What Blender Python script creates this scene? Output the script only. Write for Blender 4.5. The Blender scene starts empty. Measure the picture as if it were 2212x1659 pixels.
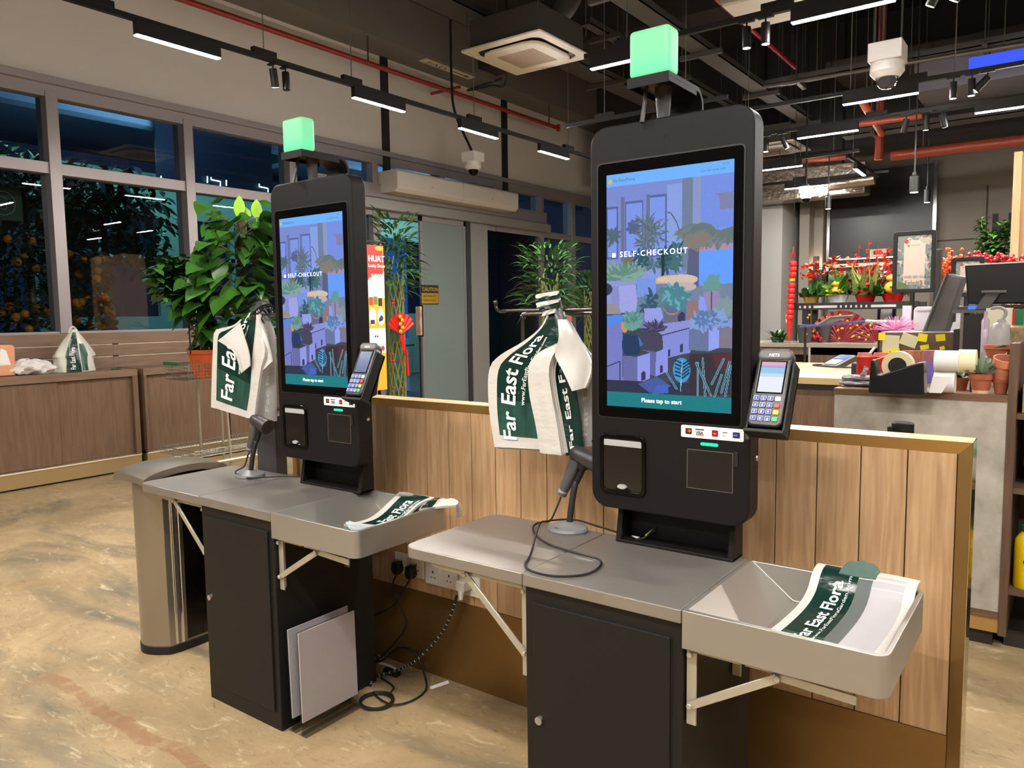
import bpy, bmesh, math, random
import numpy as np
from mathutils import Vector, Matrix

random.seed(7)
SC = bpy.context.scene
COL = SC.collection

# ------------------------------------------------------------------ camera
F_PX, CX, CY = 1660.0, 1106.0, 829.5
CAM = Vector((0, 0, 1.5))
R_ = Vector((0.8060584, 0.59167849, -0.01365318))
U_ = Vector((-0.04265835, 0.08109281, 0.99579326))
D_ = Vector((-0.59029663, 0.80208511, -0.09060557))
cd = bpy.data.cameras.new('camera')
cam = bpy.data.objects.new('camera', cd)
COL.objects.link(cam)
cd.sensor_width = 36
cd.lens = F_PX / 2212 * 36
cd.clip_start = 0.05
cd.clip_end = 100
m = Matrix((R_, U_, -D_)).transposed().to_4x4()
m.translation = CAM
cam.matrix_world = m
SC.camera = cam
SC.view_settings.view_transform = 'Standard'
SC.view_settings.look = 'None'
SC.view_settings.exposure = 0.0
SC.view_settings.gamma = 1.0
SC.view_settings.use_curve_mapping = False
w = bpy.data.worlds.new('night')
SC.world = w
w.use_nodes = True
w.node_tree.nodes['Background'].inputs[0].default_value = (0.012, 0.02, 0.05, 1)
w.node_tree.nodes['Background'].inputs[1].default_value = 1.0
try:
    SC.cycles.max_bounces = 8
    SC.cycles.diffuse_bounces = 3
    SC.cycles.glossy_bounces = 4
    SC.cycles.transparent_max_bounces = 12
    SC.cycles.caustics_reflective = False
    SC.cycles.caustics_refractive = False
    SC.cycles.sample_clamp_indirect = 4.0
    SC.cycles.use_light_tree = True
except Exception:
    pass

LAMP_L = 690.0        # radiance of the linear lamps' diffusers
SPOT_W = 45.0        # power of a track spotlight
OUT_W = 62.0         # power of the added fill lights outside the windows


def P(px, py, ax, val):
    """the place on the plane ax = val that the photo shows at (px, py)"""
    d = D_ + R_ * ((px - CX) / F_PX) - U_ * ((py - CY) / F_PX)
    i = 'xyz'.index(ax)
    t = (val - CAM[i]) / d[i]
    return CAM + d * t


def lin(c):
    return tuple(((x / 255) / 12.92 if x / 255 <= 0.04045 else ((x / 255 + 0.055) / 1.055) ** 2.4) for x in c)


# ------------------------------------------------------------------ materials
MATS = {}


def mat(name, col=(128, 128, 128), rough=0.5, metal=0.0, emit=None, es=1.0, noise=None, bump=None,
        spec=0.5, coat=0.0, alpha=1.0, trans=0.0, aniso=0.0, linear=False, sss=0.0):
    """noise = (scale, amount, (sx,sy,sz), second colour); bump = (scale, strength, (sx,sy,sz))"""
    if name in MATS:
        return MATS[name]
    mt = bpy.data.materials.new(name)
    mt.use_nodes = True
    nt = mt.node_tree
    b = nt.nodes['Principled BSDF']
    c = col if linear else lin(col)
    b.inputs['Base Color'].default_value = (*c, 1)
    b.inputs['Roughness'].default_value = rough
    b.inputs['Metallic'].default_value = metal
    b.inputs['Specular IOR Level'].default_value = spec
    b.inputs['Coat Weight'].default_value = coat
    b.inputs['Coat Roughness'].default_value = 0.05
    b.inputs['Alpha'].default_value = alpha
    b.inputs['Transmission Weight'].default_value = trans
    if aniso:
        b.inputs['Anisotropic'].default_value = aniso
    if sss:
        b.inputs['Subsurface Weight'].default_value = sss
        b.inputs['Subsurface Scale'].default_value = 0.01
    if emit is not None:
        b.inputs['Emission Color'].default_value = (*lin(emit), 1)
        b.inputs['Emission Strength'].default_value = es
    if noise or bump:
        tc = nt.nodes.new('ShaderNodeTexCoord')
    if noise:
        sc, amt, st, c2 = noise
        mp = nt.nodes.new('ShaderNodeMapping')
        mp.inputs['Scale'].default_value = st
        nt.links.new(tc.outputs['Object'], mp.inputs[0])
        nz = nt.nodes.new('ShaderNodeTexNoise')
        nz.inputs['Scale'].default_value = sc
        nz.inputs['Detail'].default_value = 5
        nz.inputs['Roughness'].default_value = 0.6
        nt.links.new(mp.outputs[0], nz.inputs[0])
        rp = nt.nodes.new('ShaderNodeValToRGB')
        rp.color_ramp.elements[0].position = 0.5 - 0.5 * amt
        rp.color_ramp.elements[1].position = 0.5 + 0.5 * amt
        rp.color_ramp.elements[0].color = (*c, 1)
        rp.color_ramp.elements[1].color = (*lin(c2), 1)
        nt.links.new(nz.outputs[0], rp.inputs[0])
        nt.links.new(rp.outputs[0], b.inputs['Base Color'])
    if bump:
        sc, stg, st = bump
        mp = nt.nodes.new('ShaderNodeMapping')
        mp.inputs['Scale'].default_value = st
        nt.links.new(tc.outputs['Object'], mp.inputs[0])
        nz = nt.nodes.new('ShaderNodeTexNoise')
        nz.inputs['Scale'].default_value = sc
        nz.inputs['Detail'].default_value = 4
        nt.links.new(mp.outputs[0], nz.inputs[0])
        bp = nt.nodes.new('ShaderNodeBump')
        bp.inputs['Strength'].default_value = stg
        bp.inputs['Distance'].default_value = 0.01
        nt.links.new(nz.outputs[0], bp.inputs['Height'])
        nt.links.new(bp.outputs[0], b.inputs['Normal'])
    MATS[name] = mt
    return mt


def glass(name, tint=(255, 255, 255), rough=0.0, ior=1.5, refl=1.0):
    if name in MATS:
        return MATS[name]
    mt = bpy.data.materials.new(name)
    mt.use_nodes = True
    nt = mt.node_tree
    nt.nodes.clear()
    o = nt.nodes.new('ShaderNodeOutputMaterial')
    t = nt.nodes.new('ShaderNodeBsdfTransparent')
    t.inputs[0].default_value = (*lin(tint), 1)
    g = nt.nodes.new('ShaderNodeBsdfGlossy')
    g.inputs['Roughness'].default_value = rough
    fr = nt.nodes.new('ShaderNodeFresnel')
    fr.inputs[0].default_value = ior
    mm = nt.nodes.new('ShaderNodeMath')
    mm.operation = 'MULTIPLY'
    mm.inputs[1].default_value = refl
    mx = nt.nodes.new('ShaderNodeMixShader')
    ge = nt.nodes.new('ShaderNodeNewGeometry')
    inv = nt.nodes.new('ShaderNodeMath')
    inv.operation = 'SUBTRACT'
    inv.inputs[0].default_value = 1.0
    nt.links.new(ge.outputs['Backfacing'], inv.inputs[1])
    m2 = nt.nodes.new('ShaderNodeMath')
    m2.operation = 'MULTIPLY'
    m2.use_clamp = True
    nt.links.new(fr.outputs[0], mm.inputs[0])
    nt.links.new(mm.outputs[0], m2.inputs[0])
    nt.links.new(inv.outputs[0], m2.inputs[1])
    nt.links.new(m2.outputs[0], mx.inputs[0])
    nt.links.new(t.outputs[0], mx.inputs[1])
    nt.links.new(g.outputs[0], mx.inputs[2])
    nt.links.new(mx.outputs[0], o.inputs[0])
    MATS[name] = mt
    return mt


def wood(name, c1, c2, rough=0.45, scale=3.0, stretch=(14, 14, 0.8), plank=0.0, off=0.0):
    """grain runs along the axis with the small stretch"""
    if name in MATS:
        return MATS[name]
    mt = bpy.data.materials.new(name)
    mt.use_nodes = True
    nt = mt.node_tree
    b = nt.nodes['Principled BSDF']
    b.inputs['Roughness'].default_value = rough
    tc = nt.nodes.new('ShaderNodeTexCoord')
    src = tc.outputs['Object']
    if plank:
        # every plank gets its own piece of grain
        sp = nt.nodes.new('ShaderNodeSeparateXYZ')
        nt.links.new(src, sp.inputs[0])
        ml = nt.nodes.new('ShaderNodeMath')
        ml.operation = 'MULTIPLY_ADD'
        ml.inputs[1].default_value = 1 / plank
        ml.inputs[2].default_value = off
        nt.links.new(sp.outputs[0], ml.inputs[0])
        fl = nt.nodes.new('ShaderNodeMath')
        fl.operation = 'FLOOR'
        nt.links.new(ml.outputs[0], fl.inputs[0])
        wn = nt.nodes.new('ShaderNodeTexWhiteNoise')
        wn.noise_dimensions = '1D'
        nt.links.new(fl.outputs[0], wn.inputs['W'])
        va = nt.nodes.new('ShaderNodeVectorMath')
        va.operation = 'MULTIPLY_ADD'
        va.inputs[1].default_value = (3, 3, 3)
        nt.links.new(wn.outputs['Color'], va.inputs[0])
        nt.links.new(src, va.inputs[2])
        src = va.outputs[0]
    mp = nt.nodes.new('ShaderNodeMapping')
    mp.inputs['Scale'].default_value = stretch
    nt.links.new(src, mp.inputs[0])
    nz = nt.nodes.new('ShaderNodeTexNoise')
    nz.inputs['Scale'].default_value = scale
    nz.inputs['Detail'].default_value = 8
    nz.inputs['Distortion'].default_value = 0.6
    nt.links.new(mp.outputs[0], nz.inputs[0])
    mp2 = nt.nodes.new('ShaderNodeMapping')
    mp2.inputs['Scale'].default_value = tuple(s * (0.35 if s < 5 else 0.42) for s in stretch)
    nt.links.new(src, mp2.inputs[0])
    n2 = nt.nodes.new('ShaderNodeTexNoise')
    n2.inputs['Scale'].default_value = scale
    n2.inputs['Detail'].default_value = 2
    nt.links.new(mp2.outputs[0], n2.inputs[0])
    sn = nt.nodes.new('ShaderNodeMath')
    sn.operation = 'MULTIPLY'
    sn.inputs[1].default_value = 46
    nt.links.new(n2.outputs[0], sn.inputs[0])
    si = nt.nodes.new('ShaderNodeMath')
    si.operation = 'SINE'
    nt.links.new(sn.outputs[0], si.inputs[0])
    ma = nt.nodes.new('ShaderNodeMath')
    ma.operation = 'MULTIPLY_ADD'
    ma.inputs[1].default_value = 0.07
    nt.links.new(si.outputs[0], ma.inputs[0])
    nt.links.new(nz.outputs[0], ma.inputs[2])
    rp = nt.nodes.new('ShaderNodeValToRGB')
    rp.color_ramp.elements[0].position = 0.3
    rp.color_ramp.elements[1].position = 0.72
    rp.color_ramp.elements[0].color = (*lin(c1), 1)
    rp.color_ramp.elements[1].color = (*lin(c2), 1)
    nt.links.new(ma.outputs[0], rp.inputs[0])
    nt.links.new(rp.outputs[0], b.inputs['Base Color'])
    MATS[name] = mt
    return mt


def attr_emit(name, strength=1.0, rough=0.06):
    """a display: shows the colours stored on its pixels"""
    if name in MATS:
        return MATS[name]
    mt = bpy.data.materials.new(name)
    mt.use_nodes = True
    nt = mt.node_tree
    b = nt.nodes['Principled BSDF']
    b.inputs['Base Color'].default_value = (0.005, 0.005, 0.005, 1)
    b.inputs['Roughness'].default_value = rough
    b.inputs['Specular IOR Level'].default_value = 0.15
    a = nt.nodes.new('ShaderNodeAttribute')
    a.attribute_name = 'pix'
    nt.links.new(a.outputs['Color'], b.inputs['Emission Color'])
    b.inputs['Emission Strength'].default_value = strength
    MATS[name] = mt
    return mt


def attr_col(name, rough=0.5):
    if name in MATS:
        return MATS[name]
    mt = bpy.data.materials.new(name)
    mt.use_nodes = True
    nt = mt.node_tree
    b = nt.nodes['Principled BSDF']
    b.inputs['Roughness'].default_value = rough
    a = nt.nodes.new('ShaderNodeAttribute')
    a.attribute_name = 'pix'
    nt.links.new(a.outputs['Color'], b.inputs['Base Color'])
    MATS[name] = mt
    return mt


black = mat('black_powder_coat', (21, 20, 18), 0.5, spec=0.35)
kblack = mat('kiosk_charcoal_paint', (22, 19, 19), 0.5, spec=0.2, bump=(260, 0.05, (1, 1, 1)))
gloss_black = mat('glossy_black', (8, 8, 8), 0.06, spec=0.18)
rubber = mat('black_rubber', (18, 18, 18), 0.55)
steel = mat('brushed_steel', (160, 154, 146), 0.36, 0.6, noise=(9, 0.9, (1, 30, 1), (140, 134, 126)), bump=(30, 0.05, (1, 60, 1)))
steel2 = mat('satin_steel', (164, 160, 152), 0.34, 0.65)
chrome = mat('chrome', (220, 220, 222), 0.12, 1.0)
zinc = mat('zinc_plate', (192, 187, 170), 0.4, 0.6)
binsteel = mat('bin_steel', (160, 150, 136), 0.28, 0.75, bump=(20, 0.05, (40, 40, 1)))
brass = mat('brushed_brass', (204, 164, 98), 0.36, 0.6, bump=(30, 0.04, (1, 1, 40)))
kick = mat('bronze_kick_plate', (140, 106, 58), 0.36, 0.6, noise=(3, 1.0, (1, 1, 1), (120, 90, 48)))
white = mat('white_plastic', (228, 224, 216), 0.4)
offwhite = mat('warm_white_plastic', (226, 218, 206), 0.45)
grey = mat('grey_plastic', (92, 90, 88), 0.4)
dgrey = mat('dark_grey_plastic', (60, 58, 57), 0.45)
lgrey = mat('light_grey_plastic', (168, 168, 166), 0.45)
alu = mat('window_aluminium', (158, 150, 150), 0.42, 0.35)
paper = mat('white_paper', (236, 232, 226), 0.7)
red = mat('red_satin', (196, 26, 22), 0.4)
gold = mat('gold_foil', (230, 170, 50), 0.3, 0.5)
pipe_red = mat('red_pipe_paint', (142, 36, 32), 0.4)
yellow = mat('yellow_plastic', (240, 204, 10), 0.35)
green_pl = mat('green_plastic', (20, 120, 70), 0.4)
terra = mat('terracotta', (180, 104, 70), 0.75, noise=(18, 1, (1, 1, 1), (160, 86, 54)))
orange_pot = mat('orange_plastic', (206, 96, 44), 0.45)
soil = mat('dark_soil', (40, 28, 20), 0.95)
black_metal = mat('black_metal', (22, 21, 20), 0.5, 0.2)
gal = mat('galvanised_metal', (84, 80, 74), 0.45, 0.5)
lamp_mat = mat('lamp_diffuser', (255, 255, 255), 0.5, emit=(255, 249, 243), es=LAMP_L)
spot_face = mat('spot_lens', (255, 255, 255), 0.5, emit=(255, 250, 240), es=14)
BB = (9, 0.7, (1, 1, 2.5))
bag_white = mat('bag_white_film', (200, 196, 188), 0.32, bump=BB)
bag_green = mat('bag_green_print', (11, 38, 33), 0.25, bump=BB, noise=(9, 1.0, (1, 1, 1), (17, 52, 44)))
bag_leaf = mat('bag_leaf_print', (50, 92, 78), 0.28, noise=(22, 0.5, (1.6, 1, 0.4), (14, 46, 40)))
bag_clear = mat('bag_milky_film', (186, 184, 180), 0.25, bump=BB)
bag_text = mat('bag_white_ink', (240, 240, 236), 0.35)
leafA = mat('leaf_fresh_green', (70, 118, 30), 0.32, noise=(7, 1, (1, 1, 1), (40, 88, 24)))
leafB = mat('leaf_deep_green', (38, 80, 30), 0.28, noise=(7, 1, (1, 1, 1), (66, 112, 44)))
leafC = mat('leaf_blade_green', (74, 116, 56), 0.4, noise=(7, 1, (1, 1, 1), (44, 82, 38)))
leafN = mat('leaf_lime', (150, 180, 40), 0.35)
leafD = mat('leaf_dark', (30, 58, 28), 0.5)
leafS = mat('leaf_grey_green', (120, 142, 120), 0.6)
leafV = mat('leaf_variegated', (200, 206, 120), 0.5, noise=(30, 0.3, (3, 3, 0.5), (70, 120, 50)))
stem = mat('plant_stem', (110, 110, 60), 0.6)
bark = mat('bark', (84, 62, 44), 0.8)
fruit_m = mat('kumquat_orange', (236, 120, 20), 0.4)
LG = mat('green_signal_light', (110, 215, 150), 0.4)


# ------------------------------------------------------------------ mesh builder
class MB:
    def __init__(s):
        s.v = []
        s.f = []
        s.mi = []
        s.cur = 0
        s.T = None

    def add(s, vs, fs):
        n = len(s.v)
        if s.T is not None:
            vs = [s.T @ Vector(v) for v in vs]
        s.v += [tuple(v) for v in vs]
        for f in fs:
            s.f.append(tuple(i + n for i in f))
            s.mi.append(s.cur)
        return s

    def m(s, i):
        s.cur = i
        return s

    def t(s, T):
        s.T = T
        return s

    def box(s, x0, x1, y0, y1, z0, z1):
        if x0 > x1: x0, x1 = x1, x0
        if y0 > y1: y0, y1 = y1, y0
        if z0 > z1: z0, z1 = z1, z0
        vs = [(x0, y0, z0), (x1, y0, z0), (x1, y1, z0), (x0, y1, z0), (x0, y0, z1), (x1, y0, z1), (x1, y1, z1), (x0, y1, z1)]
        return s.add(vs, [(0, 3, 2, 1), (4, 5, 6, 7), (0, 1, 5, 4), (1, 2, 6, 5), (2, 3, 7, 6), (3, 0, 4, 7)])

    def prism(s, poly, axis, a, b):
        """poly = 2D outline in the other two axes (in x,y,z order), extruded a..b along axis"""
        i = 'xyz'.index(axis)
        def mk(p, t):
            q = list(p)
            q.insert(i, t)
            return tuple(q)
        n = len(poly)
        vs = [mk(p, a) for p in poly] + [mk(p, b) for p in poly]
        fs = [tuple(range(n))[::-1], tuple(range(n, 2 * n))]
        for k in range(n):
            fs.append((k, (k + 1) % n, n + (k + 1) % n, n + k))
        return s.add(vs, fs)

    def tube(s, pts, r, seg=8, cap=True, closed=False):
        pts = [Vector(p) for p in pts]
        n = len(pts)
        rs = r if isinstance(r, (list, tuple)) else [r] * n
        up = None
        vs, fs = [], []
        for k in range(n):
            if closed:
                d = pts[(k + 1) % n] - pts[k - 1]
            else:
                d = pts[min(k + 1, n - 1)] - pts[max(k - 1, 0)]
            if d.length < 1e-9: d = Vector((0, 0, 1))
            d.normalize()
            if up is None:
                up = Vector((0, 0, 1)) if abs(d.z) < 0.9 else Vector((1, 0, 0))
            x = d.cross(up)
            if x.length < 1e-6: x = d.orthogonal()
            x.normalize()
            up = x.cross(d).normalized()
            for j in range(seg):
                a = 2 * math.pi * j / seg
                vs.append(pts[k] + (x * math.cos(a) + up * math.sin(a)) * rs[k])
        for k in range(n if closed else n - 1):
            k2 = (k + 1) % n
            for j in range(seg):
                j2 = (j + 1) % seg
                fs.append((k * seg + j, k * seg + j2, k2 * seg + j2, k2 * seg + j))
        if cap and not closed:
            fs.append(tuple(range(seg))[::-1])
            fs.append(tuple((n - 1) * seg + j for j in range(seg)))
        return s.add(vs, fs)

    def lathe(s, prof, c=(0, 0, 0), seg=24, axis='z', sx=1.0, sy=1.0):
        vs, fs = [], []
        n = len(prof)
        for (r, h) in prof:
            for j in range(seg):
                a = 2 * math.pi * j / seg
                p = (r * math.cos(a) * sx, r * math.sin(a) * sy, h)
                if axis == 'x': p = (p[2], p[0], p[1])
                if axis == 'y': p = (p[0], p[2], p[1])
                vs.append((p[0] + c[0], p[1] + c[1], p[2] + c[2]))
        for k in range(n - 1):
            for j in range(seg):
                j2 = (j + 1) % seg
                fs.append((k * seg + j, k * seg + j2, (k + 1) * seg + j2, (k + 1) * seg + j))
        if prof[0][0] > 1e-6: fs.append(tuple(range(seg))[::-1])
        if prof[-1][0] > 1e-6: fs.append(tuple((n - 1) * seg + j for j in range(seg)))
        return s.add(vs, fs)

    def grid(s, f, nu, nv):
        vs = [f(i / nu, j / nv) for j in range(nv + 1) for i in range(nu + 1)]
        fs = []
        for j in range(nv):
            for i in range(nu):
                a = j * (nu + 1) + i
                fs.append((a, a + 1, a + nu + 2, a + nu + 1))
        return s.add(vs, fs)

    def sheet(s, f, nu, nv, th, n=None):
        """a curved sheet f(u,v) with thickness th towards -n"""
        n = Vector(n) if n is not None else Vector((0, -1, 0))
        g = lambda u, v: Vector(f(u, v)) - n * th
        s.grid(f, nu, nv)
        s.grid(lambda u, v: g(1 - u, v), nu, nv)
        for (a, b) in (((0, 0), (1, 0)), ((1, 0), (1, 1)), ((1, 1), (0, 1)), ((0, 1), (0, 0))):
            k = nu if a[1] == b[1] else nv
            def e(u, v, a=a, b=b):
                q = (a[0] + (b[0] - a[0]) * u, a[1] + (b[1] - a[1]) * u)
                return f(*q) if v < 0.5 else g(*q)
            s.grid(lambda u, v, e=e: e(1 - u, v), k, 1)
        return s

    def ico(s, c, r, sub=1, sc=(1, 1, 1)):
        bm = bmesh.new()
        bmesh.ops.create_icosphere(bm, subdivisions=sub, radius=r)
        vs = [(v.co.x * sc[0] + c[0], v.co.y * sc[1] + c[1], v.co.z * sc[2] + c[2]) for v in bm.verts]
        bm.verts.index_update()
        fs = [tuple(v.index for v in f.verts) for f in bm.faces]
        bm.free()
        return s.add(vs, fs)

    def build(s, name, mats, parent=None, smooth=35, bevel=0.0, seg=2, sub=0):
        me = bpy.data.meshes.new(name)
        me.from_pydata(s.v, [], s.f)
        if not isinstance(mats, (list, tuple)): mats = [mats]
        for q in mats: me.materials.append(q)
        if len(mats) > 1:
            me.polygons.foreach_set('material_index', s.mi)
        if smooth:
            me.polygons.foreach_set('use_smooth', [True] * len(s.f))
            me.set_sharp_from_angle(angle=math.radians(smooth))
        me.update()
        o = bpy.data.objects.new(name, me)
        COL.objects.link(o)
        if bevel:
            bv = o.modifiers.new('bevel', 'BEVEL')
            bv.width = bevel
            bv.segments = seg
            bv.limit_method = 'ANGLE'
            bv.angle_limit = math.radians(40)
        if sub:
            sb = o.modifiers.new('sub', 'SUBSURF')
            sb.levels = sb.render_levels = sub
        if parent is not None:
            setp(o, parent)
        return o


def wmat(o):
    M = o.matrix_basis.copy()
    if o.parent:
        M = wmat(o.parent) @ o.matrix_parent_inverse @ M
    return M


def setp(o, parent):
    o.parent = parent
    o.matrix_parent_inverse = wmat(parent).inverted()


def thing(name, label, cat, loc=(0, 0, 0), group=None):
    o = bpy.data.objects.new(name, None)
    COL.objects.link(o)
    o.location = loc
    o.empty_display_size = 0.1
    return tag(o, label, cat, group)


def tag(o, label=None, cat=None, group=None, kind=None):
    if label: o['label'] = label
    if cat: o['category'] = cat
    if group: o['group'] = group
    if kind: o['kind'] = kind
    return o


def S(o):
    o['kind'] = 'structure'
    return o


def dup(root, loc=None, label=None, rotz=None, scale=None, name=None, group=None):
    r = root.copy()
    COL.objects.link(r)
    if name: r.name = name
    if loc is not None: r.location = loc
    if label: r['label'] = label
    if group: r['group'] = group
    if rotz is not None: r.rotation_euler = (0, 0, rotz)
    if scale is not None: r.scale = (scale, scale, scale)
    for ch in list(root.children):
        c = ch.copy()
        COL.objects.link(c)
        c.parent = r
        c.matrix_parent_inverse = ch.matrix_parent_inverse.copy()
        for g in list(ch.children):
            d = g.copy()
            COL.objects.link(d)
            d.parent = c
            d.matrix_parent_inverse = g.matrix_parent_inverse.copy()
    return r


def rrect(x0, x1, z0, z1, r, n=5):
    out = []
    for (cx, cz, a0) in ((x1 - r, z1 - r, 0), (x0 + r, z1 - r, 90), (x0 + r, z0 + r, 180), (x1 - r, z0 + r, 270)):
        for k in range(n + 1):
            a = math.radians(a0 + 90 * k / n)
            out.append((cx + r * math.cos(a), cz + r * math.sin(a)))
    return out


def ring(mb, outer, inner, axis, a, b):
    """frame between two outlines of equal count, extruded a..b"""
    i = 'xyz'.index(axis)
    def mk(p, t):
        q = list(p)
        q.insert(i, t)
        return tuple(q)
    n = len(outer)
    vs = [mk(p, a) for p in outer] + [mk(p, a) for p in inner] + [mk(p, b) for p in outer] + [mk(p, b) for p in inner]
    fs = []
    for k in range(n):
        k2 = (k + 1) % n
        fs += [(k, n + k, n + k2, k2), (2 * n + k, 2 * n + k2, 3 * n + k2, 3 * n + k),
               (k, k2, 2 * n + k2, 2 * n + k), (n + k, 3 * n + k, 3 * n + k2, n + k2)]
    mb.add(vs, fs)


def smooth_path(pts, n=6):
    """Catmull-Rom through the points"""
    pts = [Vector(p) for p in pts]
    out = []
    for i in range(len(pts) - 1):
        p0, p1, p2, p3 = pts[max(i - 1, 0)], pts[i], pts[i + 1], pts[min(i + 2, len(pts) - 1)]
        for k in range(n):
            t = k / n
            out.append(0.5 * ((2 * p1) + (p2 - p0) * t + (2 * p0 - 5 * p1 + 4 * p2 - p3) * t * t + (3 * p1 - p0 - 3 * p2 + p3) * t ** 3))
    out.append(pts[-1])
    return out


def poly_at(pts, t):
    L = [0]
    for a, b in zip(pts, pts[1:]): L.append(L[-1] + (b - a).length)
    d = t * L[-1]
    for i in range(len(pts) - 1):
        if d <= L[i + 1] or i == len(pts) - 2:
            k = (d - L[i]) / max(L[i + 1] - L[i], 1e-9)
            return pts[i].lerp(pts[i + 1], k)


def loft(left, right, wave=0.0, seed=0, n=(0, -1, 0)):
    """surface between two edges; u across, v along; a little crumple along n"""
    A = smooth_path(left, 5)
    B = smooth_path(right, 5)
    n = Vector(n)
    rr = random.Random(seed)
    ph = [rr.uniform(0, 6.28) for _ in range(4)]
    def f(u, v):
        p = poly_at(A, v).lerp(poly_at(B, v), u)
        if wave:
            e = math.sin(5 * u + 3 * v + ph[0]) * 0.5 + math.sin(11 * u - 4 * v + ph[1]) * 0.3 + math.sin(7 * v + 9 * u + ph[2]) * 0.3
            p = p + n * (wave * e)
        return p
    return f


def text(body, size, f, mt, parent=None, name='lettering', align='LEFT', bold=0.0, cuts=0, spacing=1.0, sx=1.0):
    """real letters; f maps their flat (x, y) to the surface they are printed on"""
    cu = bpy.data.curves.new(name, 'FONT')
    cu.body = body
    cu.size = size
    cu.align_x = align
    cu.offset = bold
    cu.space_character = spacing
    cu.resolution_u = 3
    ob = bpy.data.objects.new(name, cu)
    COL.objects.link(ob)
    dg = bpy.context.evaluated_depsgraph_get()
    me = bpy.data.meshes.new_from_object(ob.evaluated_get(dg))
    bpy.data.objects.remove(ob)
    bm = bmesh.new()
    bm.from_mesh(me)
    if cuts:
        bmesh.ops.triangulate(bm, faces=bm.faces[:])
        bmesh.ops.subdivide_edges(bm, edges=bm.edges[:], cuts=cuts, use_grid_fill=True)
    for v in bm.verts:
        v.co = Vector(f(v.co.x * sx, v.co.y))
    bm.to_mesh(me)
    bm.free()
    me.materials.clear()
    me.materials.append(mt)
    o = bpy.data.objects.new(name, me)
    COL.objects.link(o)
    if parent is not None: setp(o, parent)
    return o


def front(x, z, y):
    """letters lying in a plane facing the camera side (-y)"""
    return lambda a, b: (x + a, y, z + b)


# ------------------------------------------------------------------ picture canvas for displays and posters
class Canvas:
    def __init__(s, w, h, bg):
        s.w, s.h = w, h
        s.a = np.zeros((h, w, 3))
        s.a[:] = bg
        s.Y, s.X = np.mgrid[0:h, 0:w]
        s.X = (s.X + 0.5) / w
        s.Y = (s.Y + 0.5) / h

    def blend(s, mask, col, al=1.0):
        s.a[mask] = s.a[mask] * (1 - al) + np.array(col, float) * al

    def poly(s, pts, col, al=1.0):
        ins = np.zeros((s.h, s.w), bool)
        n = len(pts)
        for i in range(n):
            x0, y0 = pts[i]
            x1, y1 = pts[(i + 1) % n]
            if y0 == y1: continue
            c = ((y0 > s.Y) != (y1 > s.Y)) & (s.X < (x1 - x0) * (s.Y - y0) / (y1 - y0) + x0)
            ins ^= c
        s.blend(ins, col, al)

    def rect(s, x0, y0, x1, y1, col, al=1.0):
        s.blend((s.X >= x0) & (s.X < x1) & (s.Y >= y0) & (s.Y < y1), col, al)

    def ell(s, cx, cy, rx, ry, col, al=1.0):
        s.blend(((s.X - cx) / rx) ** 2 + ((s.Y - cy) / ry) ** 2 < 1, col, al)

    def line(s, pts, wd, col, al=1.0):
        asp = s.h / s.w
        mk = np.zeros((s.h, s.w), bool)
        for (x0, y0), (x1, y1) in zip(pts, pts[1:]):
            dx, dy = x1 - x0, (y1 - y0) * asp
            L = dx * dx + dy * dy + 1e-12
            t = np.clip(((s.X - x0) * dx + (s.Y - y0) * asp * dy) / L, 0, 1)
            mk |= (s.X - x0 - t * dx) ** 2 + ((s.Y - y0) * asp - t * dy) ** 2 < (wd / 2) ** 2
        s.blend(mk, col, al)

    def leaf(s, x, y, ang, ln, wd, col, al=1.0):
        asp = s.w / s.h
        d = (math.cos(ang), math.sin(ang) * asp)
        n = (-math.sin(ang), math.cos(ang) * asp)
        q = []
        for t, k in ((0, 0), (0.3, 0.8), (0.6, 1), (0.85, 0.6), (1, 0), (0.85, -0.6), (0.6, -1), (0.3, -0.8)):
            q.append((x + d[0] * ln * t + n[0] * wd * k, y + d[1] * ln * t + n[1] * wd * k))
        s.poly(q, col, al)

    def mesh(s, name, f, mt, parent=None):
        """f(u, v) with v from top to bottom"""
        w, h = s.w, s.h
        vs = [tuple(f(i / w, j / h)) for j in range(h + 1) for i in range(w + 1)]
        idx = np.arange(h * w)
        j, i = idx // w, idx % w
        a = j * (w + 1) + i
        fs = np.stack([a, a + w + 1, a + w + 2, a + 1], 1)
        me = bpy.data.meshes.new(name)
        me.from_pydata(vs, [], fs.tolist())
        c = np.clip(s.a, 0, 255) / 255
        c = np.where(c <= 0.04045, c / 12.92, ((c + 0.055) / 1.055) ** 2.4)
        at = me.color_attributes.new('pix', 'FLOAT_COLOR', 'CORNER')
        rgba = np.ones((h * w, 4, 4), np.float32)
        rgba[:, :, :3] = c.reshape(-1, 1, 3)
        at.data.foreach_set('color', rgba.ravel())
        me.materials.append(mt)
        o = bpy.data.objects.new(name, me)
        COL.objects.link(o)
        if parent is not None: setp(o, parent)
        return o


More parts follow.
